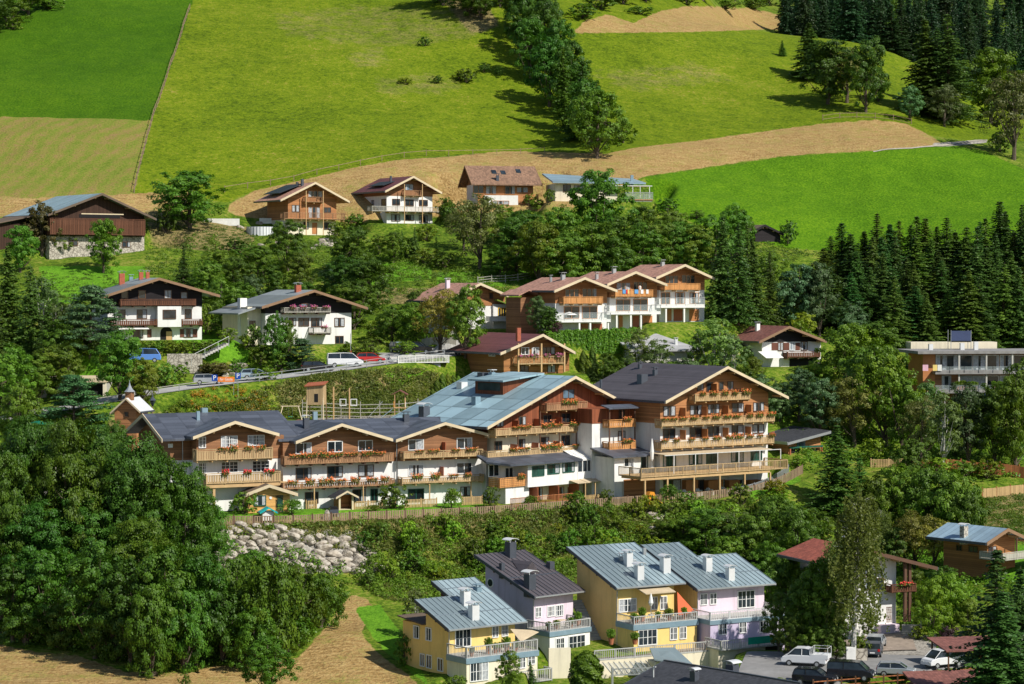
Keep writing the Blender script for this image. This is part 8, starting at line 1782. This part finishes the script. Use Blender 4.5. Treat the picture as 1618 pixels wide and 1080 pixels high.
q = P(517, 806, 278.5); q.z = hz(q.x, q.y); rt = empty('boulder', q, 0, 'upright white boulder on the hotel lawn beside the barbecue', 'boulder'); o = bpy.data.objects.new('stone', RK[2]); link(o, rt); o.scale = (.7, .7, 2.2); o.location = (0, 0, .6)
q = P(527, 806, 279.5); q.z = hz(q.x, q.y); rt = empty('barbecue', q, R(20), 'black barbecue grill between white boulder and play shelter', 'barbecue'); MB().box(-.55, .55, -.3, .3, .35, .9).build('cabinet', 'metal_dark', rt); MB().uz([(-.5, .9), (-.5, 1.1), (-.3, 1.3), (.3, 1.3), (.5, 1.1), (.5, .9)], -.28, .28).build('lid', 'paint_black', rt)
for x in (-.5, .5): MB().box(x - .04, x + .04, -.25, .25, 0, .35).build('leg', 'metal_grey', rt)
# railing of the curved ramp right of the terrace
pr_ = [P(1157, 778, 301), P(1190, 770, 303), P(1215, 762, 306), P(1238, 750, 310), P(1246, 741, 313)]
fence('ramp_railing', pr_, 1.1, 'curved grey metal railing climbing under the right end of the terrace', 'metal_grey', 2.0, .25, 2, cat='railing', pw=.07)
# pool
q = G(412, 367); rt = empty('pool', q, R(4), 'round white above ground pool left of the pool chalet', 'pool'); MB().lathe((0, 0, 0), [(2.5, -.6), (2.5, 1.0)], 28).build('pool_wall', 'paint_white', rt); MB().lathe((0, 0, 0), [(2.35, 1.003), (2.35, 1.02)], 28).build('pool_water', 'glass_blue', rt); m_ = MB(); n = 28
for i in range(n): a = 2 * math.pi * i / n; m_.tube([(2.53 * math.cos(a), 2.53 * math.sin(a), -.5), (2.53 * math.cos(a), 2.53 * math.sin(a), 1.0)], .05, 4)
m_.build('ribs', 'metal_grey', rt)
q = G(422, 352); tag(MB().box(-1.4, 1.4, -.2, .2, -.3, .9).build('low_wall', 'canvas_white', None, q, .1), 'low white wall behind the pool', 'wall'); q = G(347, 352); tag(MB().box(-3.6, 3.6, -.3, .3, -.5, .8).build('low_wall', 'canvas_white', None, q, .05), 'long low white wall left of the pool', 'wall')
# trampoline net
q = P(1516, 545, 352); rt = empty('trampoline', (q.x, q.y, MOD.W(0, 0, 0).z + 11.0), 0, 'blue netted trampoline standing above the flat roofed building', 'trampoline'); zt = P(1516, 518, 352).z - rt.location.z
rt.location.z = hz(q.x, q.y); zt = P(1516, 521, 352).z - rt.location.z; w_ = 1.5
for x in (-w_, w_):
    for y in (-1.2, 1.2): MB().tube([(x, y, -.3), (x, y, zt)], .05, 5).build('pole', 'metal_grey', rt)
MB().box(-w_ + .02, w_ - .02, -1.22, -1.2, zt - 1.6, zt - .1).build('net', 'canvas_blue', rt); MB().box(-w_, w_, -1.2, 1.2, zt - 1.8, zt - 1.65).build('mat', 'paint_black', rt)
# towels and washing
def towel(b, x0, x1, yt, yb, v, mat, label, group=None, name='towel'):
    o = MB().box(b.fr(x0, yt, v)[0], b.fr(x1, yt, v)[0], v - .03, v, b.fr(x0, yb, v)[1], b.fr(x0, yt, v)[1]).build(name, mat, None, None); o.matrix_world = b.Mw.copy(); tag(o, label, 'towel', group)
tw = 'towels on the balcony of the middle stepped chalet'
m_plain('towel_blue', (.12, .32, .6), .9); m_plain('towel_red', (.65, .04, .05), .9); m_plain('towel_pink', (.75, .45, .55), .9); m_plain('towel_yellow', (.8, .6, .2), .9)
for x0, x1, m_n, lb in ((785, 803, 'towel_blue', 'blue towel, leftmost on the towel balcony'), (806, 815, 'towel_red', 'red towel left part of the pair beside the blue towel'), (816, 823, 'towel_yellow', 'yellow towel next to the red towel'), (858, 880, 'towel_blue', 'wide blue towel in the middle of the towel balcony'), (895, 911, 'canvas_white', 'white towel left of the last one on the towel balcony'), (928, 942, 'canvas_white', 'white towel, rightmost on the towel balcony')): towel(T2, x0, x1, 297, 322, -1.38, m_n, lb, tw)
for x0, x1, m_n, lb in ((1118, 1145, 'towel_pink', 'pink cloth hanging left on the modern building'), (1168, 1190, 'towel_yellow', 'yellow cloth beside the tree on the modern building'), (1192, 1212, 'canvas_white', 'white cloth right of the yellow cloth')): towel(MOD, x0, x1, 862, 892, -1.72, m_n, lb, 'cloths on the modern building railing')
# planters on the terraces
PT = {}
def pot(q, s, label, group, kind='leaf_light'):
    if kind not in PT:
        r = MB().lathe((0, 0, 0), [(.16, 0), (.24, .38), (.27, .4)], 10).build('potted_plant', 'terracotta'); n = 300; g = np.random.default_rng(9); d = nrm(g.normal(size=(n, 3))); C = d * .38 * g.random((n, 1)) ** .5 + np.array([0, 0, .72]); V, Q = quads(C, nrm(d + g.normal(size=(n, 3)) * .5), .12 + .08 * g.random(n)); add_obj('foliage', V, Q, kind, r); PT[kind] = r; o = r
    else: o = copy_tree(PT[kind])
    o.location = q; o.scale = (s, s, s * random.uniform(.9, 1.3)); tag(o, label, 'potted plant', group)
def pots(b, us, lab, v=None, z=None, s=1.0):
    u0, u1, zt_, vT, zr = b.T
    for i, t in enumerate(us): pot(b.W(u0 + (u1 - u0) * t, vT + random.uniform(.5, 1.2), zt_ + .07), s * random.uniform(.8, 1.3), 'potted plant %s from left on the balcony of the %s' % (ORD[i], lab), 'potted plants on the row house balconies')
pots(L1, (.12, .38, .46, .54, .62, .72), 'leftmost yellow row house'); pots(L2, (.1, .3, .62, .85), 'lilac row house', s=.9); pots(L3, (.06, .14, .22, .42, .6, .84), 'orange row house')
for i, (x, y) in enumerate(((365, 800), (525, 800))): pot(HW(L3, x, y, -3.9), 1.25, 'potted bush %s the orange row house terrace door' % ('left of' if i == 0 else 'beside'), 'large potted bushes on the garden terrace')
for b, t, yw in ((L1, .85, .3), (L2, .5, .2), (L3, .5, .1)): u0, u1, zt_, vT, zr = b.T; table(b.W(u0 + (u1 - u0) * t, vT + 1.6, zt_ + .07), b.yaw + yw, 'small terrace table on the balcony of the %s' % {L1: 'leftmost yellow row house', L2: 'lilac row house', L3: 'orange row house'}[b], 'trim_light')
for i in range(7): pot(MOD.W(MOD.fr(1290 + i * 15, 960, -1.3)[0], -1.2, MF0 + .02), 1.2, 'terrace pot plant %s from left on the lower floor of the modern building' % ORD[i], 'terrace pots on the modern building')
for i in range(4): pot(MOD.W(MOD.fr(1470 + i * 15, 960, -1.3)[0], -1.2, MF0 + .02), 1.0, 'right hand terrace pot plant %s from left, modern building' % ORD[i], 'right terrace pots on the modern building')
# carport with brown roof and low wall at the lower right
b = Bld('carport', 'open carport with red brown roof beside the white van', 'carport', 1497, 1062, 226, 10, (0, 0, 1)); z = b.fr(1515, 1026)[1]
b.slab('roof', 'roof_red', [(-.3, -.5, z), (7, -.5, z), (7, 5, z + .5), (-.3, 5, z + .5)], .15)
for u in (0, 3.3, 6.5): b.box('post', 'frame_brown', u, u + .15, -.1, .05, -1, z - .15); b.box('post', 'frame_brown', u, u + .15, 4.4, 4.55, -1, z + .25)
b = Bld('shed', 'low red brown roof at the bottom edge below the street fence', 'shed', 1455, 1100, 217, 10, (0, 0, 1)); z = b.fr(1500, 1070)[1]; b.slab('roof', 'roof_red', [(-.4, -.5, z - .9), (8, -.5, z - .9), (8, 4, z), (-.4, 4, z)], .15); b.box('wall', 'wood_brown', 0, 7.6, 0, 3.8, -4, z - 1.0)
q = G(1344, 1046); tag(MB().box(-.45, .45, -.3, .3, -.5, 1.5).build('gate_pillar', 'canvas_white', None, q), 'white gate pillar at the foot of the weeping birch', 'pillar'); q = G(1356, 1044); tag(MB().box(-.5, .9, -.2, .2, -.5, 1.2).build('garden_wall', 'stone_wall', None, q), 'short stone wall right of the white gate pillar', 'wall')
# person on the towel balcony
def person(q, yaw, label, h=1.72, shirt='canvas_white', trousers='towel_blue'):
    rt = empty('person', q, yaw, label, 'person'); k = h / 1.75
    V = [(0, 0, .95), (0, 0, 1.2), (0, 0, 1.42), (0, 0, 1.52), (0, -.02, 1.62), (-.2, 0, 1.4), (-.27, -.05, 1.12), (-.22, -.25, .98), (.2, 0, 1.4), (.27, -.05, 1.12), (.22, -.25, .98), (-.1, 0, .9), (-.11, -.02, .48), (-.11, .02, .06), (-.11, -.12, .03), (.1, 0, .9), (.11, -.02, .48), (.11, .02, .06), (.11, -.12, .03)]
    E = [(0, 1), (1, 2), (2, 3), (3, 4), (2, 5), (5, 6), (6, 7), (2, 8), (8, 9), (9, 10), (0, 11), (11, 12), (12, 13), (13, 14), (0, 15), (15, 16), (16, 17), (17, 18)]
    r = [.15, .14, .16, .06, .11, .07, .045, .035, .07, .045, .035, .1, .065, .045, .04, .1, .065, .045, .04]
    me = bpy.data.meshes.new('body'); me.from_pydata([tuple(c * k for c in v) for v in V], E, []); o = bpy.data.objects.new('body', me); link(o, rt); o.modifiers.new('skin', 'SKIN'); ss = o.modifiers.new('sub', 'SUBSURF'); ss.levels = ss.render_levels = 1
    if me.skin_vertices: 
        for d, x in zip(me.skin_vertices[0].data, r): d.radius = (x * k, x * k)
    else:
        bm = bmesh.new(); bm.from_mesh(me); L_ = bm.verts.layers.skin.verify(); bm.verts.ensure_lookup_table()
        for v_, x in zip(bm.verts, r): v_[L_].radius = (x * k, x * k)
        bm.verts[0][L_].use_root = True; bm.to_mesh(me); bm.free()
    me.materials.append(MATS['skin'])
    MB().lathe((0, 0, 0), [(.17 * k, .93 * k), (.175 * k, 1.2 * k), (.2 * k, 1.4 * k), (.08 * k, 1.5 * k)], 10).build('shirt', shirt, rt); MB().lathe((0, .03 * k, 0), [(.125 * k, 1.6 * k), (.13 * k, 1.7 * k), (.07 * k, 1.77 * k)], 8).build('hair', 'wood_dark', rt)
person(T2.W(T2.fr(890, 300, -.8)[0], -.8, T2.B[0][3] + .16), T2.yaw, 'person in white shirt leaning at the rail of the towel balcony')

for o in SC.objects:
    if o.parent is None and o.name.split('.')[0].endswith('wall') and o.get('label'): o['kind'] = 'thing'
# ---------------------------------------------------------------- labels: place in the row where the look does not single one out
def nth(n): return ORD[n] if n < len(ORD) else '%dth' % (n + 1) if (n + 1) % 10 not in (1, 2, 3) or 10 < (n + 1) % 100 < 14 else '%d%s' % (n + 1, {1: 'st', 2: 'nd', 3: 'rd'}[(n + 1) % 10])
bylab = {}
for o in list(SC.objects):
    if o.parent is None and o.get('label') and o.get('kind') in (None, 'thing'): bylab.setdefault(o['label'], []).append(o)
for lab, os_ in bylab.items():
    if 2 <= len(os_) <= 75 and 'forest' not in lab and 'boulder' not in lab and 'pale stone' not in lab:
        os_.sort(key=lambda o: proj(*o.location)[0])
        for i, o in enumerate(os_): o['label'] = ' '.join(lab.split()[:12]) + ', %s from left' % nth(i)
